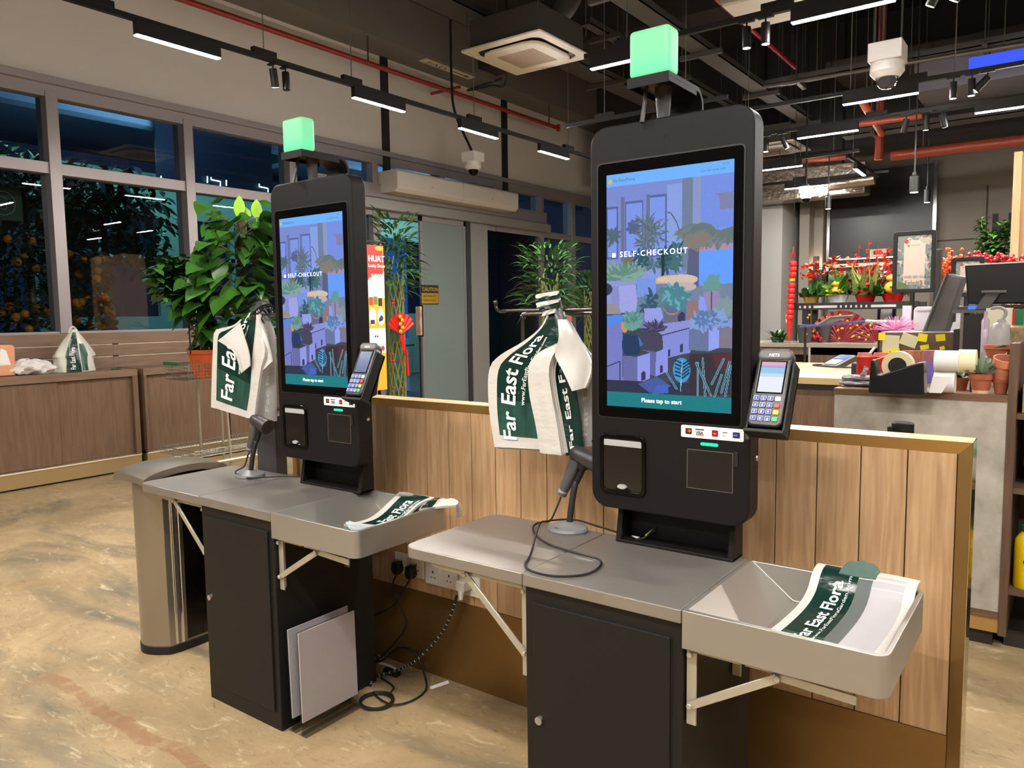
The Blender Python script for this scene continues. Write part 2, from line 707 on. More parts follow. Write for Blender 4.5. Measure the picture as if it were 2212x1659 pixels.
# ------------------------------------------------------------------ plant helpers
def leaf_mesh(mb, base, d, ln, wd, droop=0.4, shape='heart', fold=0.15, roll=0.0):
    base = Vector(base)
    d = Vector(d).normalized()
    side = d.cross(Vector((0, 0, 1)))
    if side.length < 1e-4: side = Vector((1, 0, 0))
    side.normalize()
    side = Matrix.Rotation(roll, 3, d) @ side
    nn = side.cross(d).normalized()
    prof = {'heart': [(0, 0.35), (0.07, 0.75), (0.2, 0.97), (0.36, 1.0), (0.54, 0.88), (0.72, 0.62), (0.88, 0.28), (1, 0.0)],
            'oval': [(0, 0.05), (0.2, 0.7), (0.45, 1.0), (0.7, 0.8), (0.9, 0.35), (1, 0.0)],
            'blade': [(0, 0.35), (0.25, 1.0), (0.5, 0.85), (0.75, 0.5), (1, 0.0)]}[shape]
    vs, fs = [], []
    for t, k in prof:
        c = base + d * (ln * t) + Vector((0, 0, -1)) * (droop * ln * t * t)
        vs += [c - side * wd * k + nn * (fold * wd * k), c, c + side * wd * k + nn * (fold * wd * k)]
    for i in range(len(prof) - 1):
        a = i * 3
        fs += [(a, a + 1, a + 4, a + 3), (a + 1, a + 2, a + 5, a + 4)]
    mb.add(vs, fs)


def rdir(rr, zmin=-0.2, zmax=0.9):
    a = rr.uniform(0, 2 * math.pi)
    z = rr.uniform(zmin, zmax)
    r = math.sqrt(max(0, 1 - z * z))
    return Vector((r * math.cos(a), r * math.sin(a), z))
# ================================================================== THE SETTING
def floor_material():
    mt = bpy.data.materials.new('worn_polished_concrete')
    mt.use_nodes = True
    nt = mt.node_tree
    L = nt.links.new
    b = nt.nodes['Principled BSDF']
    tc = nt.nodes.new('ShaderNodeTexCoord')

    def nz(scale, st=(1, 1, 1), det=6, dist=0.0, rot=0.0, rough=0.6):
        mp = nt.nodes.new('ShaderNodeMapping')
        mp.inputs['Scale'].default_value = st
        mp.inputs['Rotation'].default_value = (0, 0, rot)
        L(tc.outputs['Object'], mp.inputs[0])
        n = nt.nodes.new('ShaderNodeTexNoise')
        n.inputs['Scale'].default_value = scale
        n.inputs['Detail'].default_value = det
        n.inputs['Distortion'].default_value = dist
        n.inputs['Roughness'].default_value = rough
        L(mp.outputs[0], n.inputs[0])
        return n.outputs[0]

    def ramp(src, p0, p1, c0=(0, 0, 0), c1=(1, 1, 1)):
        r = nt.nodes.new('ShaderNodeValToRGB')
        r.color_ramp.elements[0].position = p0
        r.color_ramp.elements[1].position = p1
        r.color_ramp.elements[0].color = (*c0, 1)
        r.color_ramp.elements[1].color = (*c1, 1)
        L(src, r.inputs[0])
        return r.outputs[0]

    def mix(fac, a, bb, mode='MIX'):
        x = nt.nodes.new('ShaderNodeMix')
        x.data_type = 'RGBA'
        x.blend_type = mode
        if isinstance(fac, float): x.inputs[0].default_value = fac
        else: L(fac, x.inputs[0])
        for k, q in ((6, a), (7, bb)):
            if isinstance(q, tuple): x.inputs[k].default_value = (*q, 1)
            else: L(q, x.inputs[k])
        return x.outputs[2]

    tan = ramp(nz(1.3, (1, 1, 1), 10, 0.8, 0, 0.7), 0.32, 0.66, lin((148, 126, 92)), lin((182, 158, 120)))
    greyp = ramp(nz(0.75, (0.7, 1.9, 1), 6, 1.2, 0.5), 0.52, 0.66)
    c = mix(greyp, tan, lin((116, 106, 86)))
    ltp = ramp(nz(4.5, (1, 2.2, 1), 9, 2.0, 0.9, 0.75), 0.56, 0.7)
    c = mix(ltp, c, lin((206, 190, 156)))
    drk = ramp(nz(9, (1, 3.5, 1), 8, 2.5, 0.4, 0.7), 0.57, 0.70)
    c = mix(drk, c, lin((118, 96, 68)))
    spk = ramp(nz(26, (1, 2.6, 1), 4, 1.0, 1.1), 0.7, 0.75)
    c = mix(spk, c, lin((104, 84, 64)))
    # a long reddish scar in the slab, from far left towards the camera side
    sp = nt.nodes.new('ShaderNodeSeparateXYZ')
    L(tc.outputs['Object'], sp.inputs[0])
    a0, a1 = P(100, 1460, 'z', 0), P(430, 1655, 'z', 0)
    d = (a1 - a0).normalized()
    nrm = Vector((-d.y, d.x, 0))
    def dot(v, off):
        mx = nt.nodes.new('ShaderNodeVectorMath')
        mx.operation = 'DOT_PRODUCT'
        mx.inputs[1].default_value = v
        L(tc.outputs['Object'], mx.inputs[0])
        ad = nt.nodes.new('ShaderNodeMath')
        ad.operation = 'ADD'
        ad.inputs[1].default_value = off
        L(mx.outputs['Value'], ad.inputs[0])
        return ad.outputs[0]
    def math_(op, x, y):
        q = nt.nodes.new('ShaderNodeMath')
        q.operation = op
        for k, s in ((0, x), (1, y)):
            if isinstance(s, (int, float)): q.inputs[k].default_value = s
            else: L(s, q.inputs[k])
        return q.outputs[0]
    across = math_('ADD', dot(nrm, -nrm.dot(a0)), math_('MULTIPLY', math_('SUBTRACT', nz(5, (1, 1, 1), 5), 0.5), 0.12))
    band = math_('LESS_THAN', math_('ABSOLUTE', across, 0), 0.03)
    along = dot(d, -d.dot(a0))
    band = math_('MULTIPLY', band, math_('GREATER_THAN', along, 0.0))
    band = math_('MULTIPLY', band, ramp(nz(14, (1, 1, 1), 4), 0.3, 0.55))
    c = mix(math_('MULTIPLY', band, 0.7), c, lin((150, 108, 76)))
    L(c, b.inputs['Base Color'])
    rr = ramp(nz(2.5, (1, 1, 1), 6, 1), 0.3, 0.7, (0.3, 0.3, 0.3), (0.6, 0.6, 0.6))
    L(rr, b.inputs['Roughness'])
    bp = nt.nodes.new('ShaderNodeBump')
    bp.inputs['Strength'].default_value = 0.12
    bp.inputs['Distance'].default_value = 0.004
    L(nz(22, (1, 1.8, 1), 6, 1.0), bp.inputs['Height'])
    L(bp.outputs[0], b.inputs['Normal'])
    return mt


fm = floor_material()
S(MB().box(-8.2, 7.5, -8, 14.6, -0.1, 0).build('floor', fm, smooth=0))
pave = mat('outside_paving', (96, 104, 108), 0.5, noise=(4, 1, (1, 1, 1), (70, 80, 86)))
S(MB().box(-20, -8.2, -8, 20, -0.12, -0.02).build('floor_outside', pave, smooth=0))

ceil_m = mat('ceiling_dark_paint', (46, 42, 39), 0.8, noise=(3, 1, (1, 1, 1), (38, 34, 31)))
soff_m = mat('soffit_grey_paint', (104, 98, 90), 0.7)
wall_m = mat('wall_warm_white', (204, 196, 186), 0.6)
gwall = mat('wall_grey_panel', (134, 126, 116), 0.6)
dwall = mat('wall_dark', (60, 55, 50), 0.7)
S(MB().box(-8.2, 7.5, -8, 14.6, 5.9, 6.05).build('ceiling', ceil_m, smooth=0))
# soffit beam along the window wall and the beams across the slab
beam = MB()
beam.box(-8.0, -7.47, -8, 14.2, 5.1, 5.9)
S(beam.build('trim_1', soff_m, smooth=0))
for i, (yb, z0) in enumerate(((0.2, 5.3), (4.6, 5.3), (9.4, 5.2), (12.95, 3.95))):
    S(MB().box(-7.47, 7.5, yb, yb + 0.45, z0, 5.9).build('trim_%d' % (i + 2), ceil_m, smooth=0))

# ---- left wall: parapet, glazing band, plaster above
WX = -8.0
SILL, HEAD = 1.37, 3.68
S(MB().box(WX - 0.2, WX, -8, 7.7, 0, SILL - 0.02).box(WX - 0.2, WX, 12.05, 14.6, 0, 0.3).build('wall_left_base', gwall, smooth=0))
up = MB().box(WX - 0.2, WX, -8, 14.6, HEAD + 0.12, 5.9)
S(up.build('wall_left', wall_m, smooth=0))
col = MB()
for y0, y1 in ((7.86, 7.99), (10.66, 10.8)):
    col.box(WX, WX + 0.03, y0, y1, 3.4, 5.1)
S(col.build('trim_8', mat('joint_black', (20, 19, 18), 0.6), smooth=0))
# head rail with cove ledge
S(MB().box(WX - 0.1, WX + 0.05, -8, 14.5, HEAD + 0.06, HEAD + 0.13).box(WX - 0.12, WX + 0.01, -8, 14.5, HEAD - 0.06, HEAD + 0.06)
  .build('trim_9', alu, smooth=0, bevel=0.004))
win_glass = glass('window_glass', (206, 222, 222), 0.0, 1.52, 1.5)
ys = [-4.9, -3.5, -2.1, -0.7, 0.7, 2.1, 3.5, 4.9, 6.3, 7.7, 9.12, 10.45, 11.85, 12.95, 14.1]
for i in range(len(ys) - 1):
    a, b_ = ys[i], ys[i + 1]
    low = SILL if b_ <= 7.71 or a >= 11.8 else 3.0
    if a >= 11.8: low = 0.3
    fr = MB()
    fr.box(WX - 0.2, WX + 0.02, a - 0.055, a + 0.055, low, HEAD)
    if a >= 12.9: fr.box(WX - 0.2, WX + 0.02, b_ - 0.055, b_ + 0.055, low, HEAD)
    fr.box(WX - 0.16, WX, a + 0.05, b_ - 0.05, 2.90, 3.01)
    if low < 2: fr.box(WX - 0.16, WX, a + 0.05, b_ - 0.05, low - 0.02, low + 0.02)
    w_ = S(fr.build('window_%d' % (i + 1), alu, smooth=0, bevel=0.004))
    gl = MB()
    gl.box(WX - 0.10, WX - 0.09, a + 0.05, b_ - 0.05, 3.01, HEAD - 0.05)
    if low < 2: gl.box(WX - 0.10, WX - 0.09, a + 0.05, b_ - 0.05, low + 0.02, 2.90)
    gl.build('window_pane', win_glass, w_, smooth=0)

# ---- entrance: header band, jambs, sliding leaves
S(MB().prism([(WX - 0.02, 3.18), (WX + 0.14, 3.12), (WX + 0.14, 2.98), (WX - 0.02, 2.98)], 'y', 6.6, 11.95)
  .build('trim_10', mat('header_aluminium', (168, 164, 158), 0.38, 0.5), smooth=0, bevel=0.004))
S(MB().box(WX + 0.0, WX + 0.05, 6.6, 11.95, 3.12, 3.34).build('trim_11', alu, smooth=0))
def door(n, y0, y1, gm, fm_=alu, x=WX - 0.05):
    fr = MB()
    for a, b_ in ((y0, y0 + 0.05), (y1 - 0.05, y1)): fr.box(x - 0.02, x + 0.02, a, b_, 0, 2.98)
    fr.box(x - 0.02, x + 0.02, y0, y1, 0, 0.09).box(x - 0.02, x + 0.02, y0, y1, 2.9, 2.98)
    d_ = S(fr.build('door_%d' % n, fm_, smooth=0, bevel=0.003))
    MB().box(x - 0.006, x + 0.006, y0 + 0.05, y1 - 0.05, 0.09, 2.9).build('door_pane', gm, d_, smooth=0)
frost = mat('frosted_door_glass', (128, 142, 138), 0.35, spec=0.4)
dark_gl = glass('dark_door_glass', (120, 140, 150), 0.02, 1.52, 1.6)
door(1, 8.56, 9.62, frost, x=WX + 0.02)
door(2, 10.2, 11.95, dark_gl)
S(MB().box(WX - 0.15, WX + 0.06, 9.62, 9.72, 0, 2.98).build('trim_12', mat('dark_jamb', (54, 58, 60), 0.5), smooth=0))
S(MB().box(WX - 0.15, WX + 0.03, 9.72, 10.2, 0, 2.98).build('trim_13', mat('grey_jamb', (150, 148, 142), 0.45), smooth=0))
S(MB().box(WX - 0.2, WX, 7.65, 7.8, 0, 2.98).build('trim_14', alu, smooth=0))

# ---- far walls
BY = 14.2
S(MB().box(-8.2, 7.5, BY, BY + 0.2, 0, 5.9).build('wall_back', gwall, smooth=0))
S(MB().box(7.3, 7.5, -8, BY, 0, 5.9).build('wall_right', gwall, smooth=0))
S(MB().box(-8.2, 7.5, -8.2, -8, 0, 5.9).build('wall_front', mat('wall_beige', (200, 184, 160), 0.6), smooth=0))
# square column behind the right kiosk
pil = mat('pillar_white_paint', (150, 150, 146), 0.6)
x1 = P(1688, 600, 'y', 13.0).x
S(MB().box(x1 - 1.3, x1, 13.0, BY, 0, 3.95).build('wall_pillar', pil, smooth=0))
S(MB().box(P(1727, 500, 'y', 13.6).x, P(1748, 500, 'y', 13.6).x, 13.6, BY, 0, 5.9)
  .box(P(1748, 500, 'y', 13.9).x, P(1778, 500, 'y', 13.9).x, 13.9, BY, 0, 4.2)
  .build('wall_back_pier', gwall, smooth=0))
seam = MB()
for (xa, ya, xb, yb) in ((2018, 521, 2110, 514), (1727, 532, 1778, 530), (2134, 400, 2134, 640), (1905, 570, 1905, 640), (1850, 570, 1850, 640), (1965, 570, 1965, 640)):
    a, b_ = P(xa, ya, 'y', BY), P(xb, yb, 'y', BY)
    if xa == xb: seam.box(a.x - .01, a.x + .01, BY - .012, BY, min(a.z, b_.z), max(a.z, b_.z))
    else: seam.box(a.x, b_.x, BY - .012, BY, a.z - .01, a.z + .01)
S(seam.build('trim_15', mat('panel_joint', (64, 58, 52), 0.7), smooth=0))
tl, br = P(1797, 392, 'y', BY - 0.1), P(2012, 562, 'y', BY - 0.1)
sh = tag(MB().box(tl.x, br.x, BY - 0.1, BY, br.z, tl.z + 0.12).build('black_display_board', mat('board_black', (26, 29, 28), 0.35), smooth=0),
         'large black panel on the grey back wall above the plant rack', 'wall panel')
rl = MB()
for xx in (tl.x - 0.03, br.x + 0.03): rl.box(xx - 0.025, xx + 0.025, BY - 0.16, BY - 0.08, 0.2, tl.z + 0.15)
rl.build('side_rail', chrome, sh, smooth=0)
rl = MB().box(tl.x - 0.05, br.x + 0.05, BY - 0.2, BY - 0.05, br.z - 0.06, br.z)
rl.build('bottom_ledge', zinc, sh, smooth=0)
# upper bulkhead over the back wall
S(MB().box(-5.0, 7.3, 13.2, 13.5, 4.05, 5.9).build('trim_16', dwall, smooth=0))
S(MB().box(-3.0, 7.3, 11.6, 12.9, 4.85, 4.95).build('trim_17', dwall, smooth=0))
# floating grey bulkhead at the upper right
a, b_ = P(1985, 215, 'z', 3.95), P(2212, 180, 'z', 3.95)
S(MB().box(a.x, 3.0, 10.0, 11.2, 3.95, 4.3).build('trim_18', mat('bulkhead_grey', (98, 94, 100), 0.5), smooth=0))

# ================================================================== OUTSIDE, SEEN THROUGH THE GLASS
teal_w = mat('outside_teal_wall', (150, 196, 182), 0.7)
OX = -14.0
t1 = thing('neighbouring_shop_front', 'pale teal shop front with tall windows across the walkway outside the glass', 'building', (OX, 6, 0))
wf = MB()
zs = 1.55
wf.box(OX - 0.2, OX, 5.6, 20, 0, zs)
for y0, y1 in ((5.6, 5.75), (6.72, 6.8), (7.85, 8.35), (9.4, 9.5), (10.6, 11.1), (12.2, 12.3), (13.4, 13.9), (16, 16.4)):
    wf.box(OX - 0.2, OX, y0, y1, zs, 3.4)
wf.box(OX - 0.2, OX, 5.6, 20, 2.62, 2.7)
wf.box(OX - 0.2, OX, 5.6, 20, 3.4, 4.2)
wf.build('wall', teal_w, t1, smooth=0)
for y0, y1 in ((5.75, 6.72), (6.8, 7.85), (8.35, 9.4), (9.5, 10.6), (11.1, 12.2), (12.3, 13.4), (13.9, 16)):
    MB().box(OX - 0.12, OX - 0.1, y0, y1, zs, 3.4).build('pane', mat('dusk_pane', (30, 44, 66), 0.1), t1, smooth=0)
S(MB().box(-20, OX, -8, 20, -0.02, 0).build('floor_far', pave, smooth=0))
can = tag(MB().box(-17, -8.9, -2, 20, 5.0, 5.15).box(-9.3, -9.1, -2, 20, 4.7, 5.0).box(-12.3, -12.0, -2, 20, 4.55, 5.0)
          .box(-17, -8.9, 3.0, 3.3, 4.6, 5.0).box(-17, -8.9, 10.0, 10.3, 4.6, 5.0)
          .build('walkway_canopy', mat('canopy_blue_grey', (130, 146, 164), 0.6), smooth=0),
          'blue-grey walkway canopy overhead outside the windows', 'canopy')
nb = bpy.data.lights.new('teal_fill_light', 'AREA')  # unseen area light, added for the teal light on the shop front
nb.energy = OUT_W
nb.color = (0.62, 0.97, 0.95)
nb.shape = 'RECTANGLE'
nb.size, nb.size_y = 0.3, 5
for y in (7, 13):
    lo = bpy.data.objects.new('teal_fill_light', nb)
    COL.objects.link(lo)
    lo.location = (-12.9, y, 4.4)
nb2 = bpy.data.lights.new('blue_fill_light', 'AREA')  # unseen upward area light, added to brighten the canopy in blue
nb2.energy = OUT_W * 2.6
nb2.color = (0.45, 0.68, 1.0)
nb2.size = 1.0
for p in ((-10.5, 6.5, 3.6), (-11, 12.0, 3.0)):
    lo = bpy.data.objects.new('blue_fill_light', nb2)
    COL.objects.link(lo)
    lo.location = p
    lo.rotation_euler = (math.pi, 0, 0)
# neon outline lettering on the far canopy edge
nz_ = mat('neon_white', (255, 255, 255), 0.5, emit=(210, 225, 255), es=5)
neon = thing('neon_sign', 'thin white neon outline strokes on the far canopy edge outside', 'neon sign', P(480, 390, 'x', -11.8))
for pts in ([(448, 381), (448, 395)], [(456, 383), (456, 388), (476, 392), (476, 402)], [(489, 389), (489, 401)], [(560, 397), (560, 403), (579, 407), (579, 415)], [(348, 380), (348, 386)]):
    MB().tube([P(a, b_, 'x', -11.8) for a, b_ in pts], 0.012, 6).build('neon_stroke', nz_, neon)
q0, q1 = P(340, 378, 'x', -11.84), P(590, 420, 'x', -11.84)
MB().box(-11.88, -11.84, q0.y, q1.y, q1.z - .1, 5.0).build('backing_board', mat('sign_dark_blue', (16, 22, 40), .5), neon, smooth=0)

def oranges_tree(px, py, X, h, r, label, seed, n=34):
    rr = random.Random(seed)
    c = P(px, py, 'x', X)
    t = thing('kumquat_tree', label, 'fruit tree', (c.x, c.y, 0), 'kumquat trees outside the windows')
    fo = MB()
    def pos():
        z = rr.uniform(0.25, h)
        rad = r * (1.0 - 0.45 * (z / h) ** 2) * math.sqrt(rr.uniform(0.3, 1))
        a = rr.uniform(0, 6.283)
        return Vector((c.x + rad * math.cos(a), c.y + rad * math.sin(a), z))
    for _ in range(2600):
        leaf_mesh(fo, pos(), rdir(rr, -0.6, 0.8), rr.uniform(.07, .12), rr.uniform(.018, .03), 0.2, 'oval')
    fo.build('foliage', leafD, t)
    MB().tube([(c.x, c.y, 0), (c.x + .03, c.y, h * 0.8)], [0.04, 0.015], 8).build('trunk', bark, t)
    first = None
    for k in range(n):
        p = pos()
        if first is None:
            first = MB().ico((0, 0, 0), 0.043, 2, (1, 1, 1.1)).build('fruit', fruit_m, t)
            o = first
        else:
            o = first.copy()
            COL.objects.link(o)
        # push the fruit to the side of the crown towards the shop
        o.parent = t
        o.matrix_parent_inverse = Matrix()
        o.location = Vector((abs(p.x - c.x), p.y - c.y, p.z))
    lt = MB().lathe([(0.2, 0), (0.26, 0.3), (0.27, 0.33)], (c.x, c.y, 0), 20)
    lt.build('pot', red, t)
oranges_tree(30, 600, -9.1, 2.45, 0.52, 'kumquat tree heavy with orange fruit behind the leftmost window pane', 1, 46)
oranges_tree(186, 600, -8.85, 2.25, 0.33, 'kumquat tree with orange fruit behind the second pane, beside the teal shop front', 2, 40)
def dark_tree(px, X, h, r, label, seed, ptop):
    rr = random.Random(seed)
    c = P(px, 500, 'x', X)
    t = thing('street_tree', label, 'tree', (c.x, c.y, 0))
    fo = MB()
    for _ in range(1300):
        d = rdir(rr, -0.9, 1)
        p = Vector((c.x, c.y, h)) + Vector((d.x * r, d.y * r, d.z * r * ptop)) * rr.uniform(0.4, 1)
        leaf_mesh(fo, p, rdir(rr, -0.8, 0.5), rr.uniform(.14, .24), rr.uniform(.03, .05), 0.3, 'oval')
    fo.build('foliage', leafD, t)
    MB().tube([(c.x, c.y, 0), (c.x, c.y, h)], [0.09, 0.04], 8).build('trunk', bark, t)
dark_tree(225, -11.0, 2.9, 0.95, 'dark leafy tree outside behind the second window pane', 5, 0.9)
dark_tree(60, -12.9, 3.4, .95, 'dark leafy tree outside behind the first window pane', 6, 0.8)
# framed round emblem board outside the first pane
c = P(18, 440, 'x', -8.9)
fb = thing('emblem_board', 'dim square board with a round emblem behind the leftmost pane', 'board', (c.x, c.y, 0))
MB().box(c.x - .03, c.x, c.y - .3, c.y + .13, c.z - .17, c.z + .17).build('board', mat('emblem_board', (70, 68, 62), 0.6), fb, smooth=0)
rg = MB()
rg.tube([(c.x + .008, c.y - .06 + .12 * math.cos(a / 24 * 6.283), c.z + .12 * math.sin(a / 24 * 6.283)) for a in range(24)], 0.006, 6, closed=True)
rg.tube(smooth_path([(c.x + .008, c.y - .02, c.z + .05), (c.x + .008, c.y - .08, c.z + .06), (c.x + .008, c.y - .09, c.z + .01), (c.x + .008, c.y - .03, c.z - .01), (c.x + .008, c.y - .03, c.z - .06), (c.x + .008, c.y - .1, c.z - .05)]), 0.006, 6)
rg.build('emblem', mat('emblem_pale', (150, 146, 136), 0.6), fb)
MB().tube([(c.x - .015, c.y - .08, 0), (c.x - .015, c.y - .08, c.z - .17)], 0.015, 8).build('post', black_metal, fb)
# ================================================================== LOW WOOD PARTITION
PY = 2.295
oak = wood('oak_plank_laminate', (170, 134, 98), (200, 166, 126), 0.42, 3.2, (14, 14, 1.1), plank=0.118, off=2.03)
pt = thing('low_partition', 'long low oak-plank partition with brass frame and bronze kick plate behind both checkout machines', 'partition', (-1.4, 2.4, 0))
pk = MB()
x = -0.2395
k = 0
while x > -2.85:
    pk.box(x - 0.118 + 0.0015, x - 0.0015, PY, PY + 0.02, 0.344, 1.122)
    x -= 0.118
XL = x
pk.build('wood_planks', oak, pt, smooth=0, bevel=0.0012, seg=1)
MB().box(XL, -0.212, PY + 0.012, PY + 0.068, 0.0, 1.14).build('core', rubber, pt, smooth=0)
MB().box(XL, -0.2395, PY - 0.004, PY + 0.012, 0.0, 0.344).build('kick_plate', kick, pt, smooth=0, bevel=0.001)
tr = MB()
# splayed mitred frame: inner edge on the planks, outer edge proud of them
fy = PY - 0.022
def quad(mb, a, b, c, d): mb.add([a, b, c, d], [(0, 1, 2, 3)])
xo, xi, zo, zi = -0.203, -0.2385, 1.154, 1.118
tr.add([(XL, PY, zi), (xi, PY, zi), (xo, fy, zo), (XL, fy, zo), (XL, PY + 0.07, zo), (xo, PY + 0.07, zo), (XL, PY + 0.07, zi), (xo, PY + 0.07, zi)],
       [(0, 1, 2, 3), (3, 2, 5, 4), (4, 5, 7, 6)])
tr.build('top_trim', brass, pt, smooth=0)
tr = MB()
tr.add([(xi, PY, zi), (xi, PY, 0), (xo, fy, 0), (xo, fy, zo), (xo, PY + 0.07, 0), (xo, PY + 0.07, zo)], [(0, 1, 2, 3)])
tr.build('end_trim', mat('brushed_brass_dark', (176, 138, 82), 0.36, 0.6), pt, smooth=0)
MB().box(xo - .002, xo, fy, PY + .07, 0, zo).build('polished_side', mat('polished_brass', (190, 176, 140), 0.06, 0.95), pt, smooth=0)
MB().box(XL - 0.03, XL, PY - 0.01, PY + 0.07, 0, 1.15).build('left_end_trim', brass, pt, smooth=0)

# ================================================================== CHECKOUT CABINETS
CX0, CX1, CY0, CY1, CZ = -1.161, -0.709, 1.61, 2.06, 0.815
MX = CX0, CX1
cb = thing('checkout_cabinet', 'black steel cabinet with steel worktop under the right, nearer checkout machine', 'cabinet', (-0.935, 1.84, 0))
bd = MB().box(CX0 + 0.002, CX1 - 0.002, CY0 + 0.012, CY1 + 0.03, 0, CZ - 0.034)
bd.build('cabinet_body', black, cb, smooth=0, bevel=0.003)
dr = MB().box(CX0 + 0.03, CX1 - 0.03, CY0 + 0.004, CY0 + 0.014, 0.07, CZ - 0.075)
dro = dr.build('door', black, cb, smooth=0, bevel=0.002)
gp = MB()
ring(gp, [(CX0 + .027, .067), (CX1 - .027, .067), (CX1 - .027, CZ - .072), (CX0 + .027, CZ - .072)],
     [(CX0 + .031, .071), (CX1 - .031, .071), (CX1 - .031, CZ - .076), (CX0 + .031, CZ - .076)], 'y', CY0 + .0105, CY0 + .0125)
gp.build('door_gap', rubber, dro, smooth=0)
lk = P(1165, 1556, 'y', CY0)
MB().lathe([(0.0, 0.0), (0.011, 0.0), (0.012, 0.003), (0.012, 0.012)], (lk.x, CY0 - 0.006, lk.z), 20, 'y').build('lock', chrome, dro)
tp = MB().box(CX0 + 0.001, CX1 - 0.001, CY0, CY1, CZ - 0.034, CZ)
tp.build('countertop', steel, cb, smooth=0, bevel=0.003)
# folding shelf on the left
sh_ = MB()
xs0 = CX0 - 0.44
o = [(CX0 - 0.001, CY0), (CX0 - 0.001, CY1)] + [(xs0 + .04 - .04 * math.sin(a), CY1 - .04 + .04 * math.cos(a)) for a in [k * math.pi / 12 for k in range(7)]] \
    + [(xs0 + .04 - .04 * math.cos(a), CY0 + .04 - .04 * math.sin(a)) for a in [k * math.pi / 12 for k in range(7)]]
sh_.prism(o[::-1], 'z', CZ - 0.034, CZ)
sh_.build('folding_shelf', steel, cb, smooth=30, bevel=0.003)
def bar(mb, a, b_, wy=0.003, h=0.011):
    """flat bar from a to b in an xz plane"""
    a, b_ = Vector(a), Vector(b_)
    d = (b_ - a).normalized()
    n = Vector((-d.z, 0, d.x)) * h
    y = Vector((0, wy, 0))
    vs = [a - n - y, b_ - n - y, b_ + n - y, a + n - y, a - n + y, b_ - n + y, b_ + n + y, a + n + y]
    mb.add(vs, [(0, 1, 2, 3), (7, 6, 5, 4), (0, 4, 5, 1), (1, 5, 6, 2), (2, 6, 7, 3), (3, 7, 4, 0)])
for yy in (CY0 + 0.035, CY1 - 0.10):
    br_ = MB()
    bar(br_, (CX0 - .014, yy, CZ - .045), (CX0 - .014, yy, CZ - .30))
    br_.box(CX0 - .006, CX0 - .001, yy - .003, yy + .02, CZ - .30, CZ - .04)
    bar(br_, (CX0 - .02, yy, CZ - .047), (xs0 + .09, yy, CZ - .047), 0.003, 0.010)
    bar(br_, (CX0 - .014, yy - .008, CZ - .235), (xs0 + .22, yy - .008, CZ - .052), 0.003, 0.010)
    bar(br_, (xs0 + .22, yy - .006, CZ - .052), (xs0 + .10, yy - .006, CZ - .045), 0.003, 0.008)
    for c_ in ((CX0 - .014, CZ - .235), (xs0 + .22, CZ - .055), (CX0 - .014, CZ - .06)):
        br_.lathe([(0, 0), (.006, 0), (.006, .006)], (c_[0], yy - .016, c_[1]), 12, 'y')
    br_.build('shelf_bracket', zinc, cb, bevel=0.001, seg=1)
# tray on the right
TX0, TX1, TZ = CX1 + 0.001, -0.272, CZ
r = 0.03
def rr_out(i):
    """tray outline shrunk by i, rounded on the right only"""
    q = [(TX0 + i, CY0 + i)]
    rr_ = max(r - i, 0.012)
    q += [(TX1 - i - rr_ + rr_ * math.sin(a), CY0 + i + rr_ - rr_ * math.cos(a)) for a in [k * math.pi / 12 for k in range(7)]]
    q += [(TX1 - i - rr_ + rr_ * math.cos(a), CY1 - i - rr_ + rr_ * math.sin(a)) for a in [k * math.pi / 12 for k in range(7)]]
    q += [(TX0 + i, CY1 - i)]
    return q
def low():
    q = []
    for (px_, py_) in rr_out(0.012):
        q.append((px_ + (0.115 if px_ < TX0 + 0.05 else -0.012), py_ + (0.012 if py_ < 1.8 else -0.012)))
    return q
A, B_, C_ = rr_out(0), rr_out(0.012), low()
n = len(A)
vs = [(p[0], p[1], TZ - 0.092) for p in A] + [(p[0], p[1], TZ) for p in A] + [(p[0], p[1], TZ) for p in B_] + [(p[0], p[1], TZ - 0.085) for p in C_]
fs = [tuple(range(n))[::-1]]
for k in range(n):
    k2 = (k + 1) % n
    for l in range(3): fs.append((l * n + k, l * n + k2, (l + 1) * n + k2, (l + 1) * n + k))
fs.append(tuple(3 * n + k for k in range(n)))
MB().add(vs, fs).build('side_tray', steel2, cb, smooth=30, bevel=0.002)
for yy in (CY0 + 0.03, CY1 - 0.12):
    br_ = MB()
    bar(br_, (CX1 + .014, yy, TZ - .10), (CX1 + .014, yy, TZ - .285), 0.003, 0.012)
    br_.box(CX1 + .001, CX1 + .005, yy, yy + .024, TZ - .285, TZ - .095)
    br_.box(CX1 + .026, CX1 + .13, yy - .002, yy + .016, TZ - .108, TZ - .093).box(CX1 + .14, CX1 + .21, yy - .002, yy + .016, TZ - .108, TZ - .093)
    bar(br_, (CX1 + .014, yy - .008, TZ - .235), (CX1 + .215, yy - .008, TZ - .112), 0.003, 0.010)
    bar(br_, (CX1 + .21, yy - .004, TZ - .11), (CX1 + .375, yy - .004, TZ - .118), 0.003, 0.010)
    for c_ in ((CX1 + .014, TZ - .235), (CX1 + .215, TZ - .112), (CX1 + .014, TZ - .11)):
        br_.lathe([(0, 0), (.007, 0), (.007, .006)], (c_[0], yy - .017, c_[1]), 12, 'y')
    br_.build('tray_bracket', zinc, cb, bevel=0.001, seg=1)
dup(cb, (-0.935 - 1.556, 1.84 + 0.02, 0), 'black steel cabinet with steel worktop under the left, farther checkout machine')

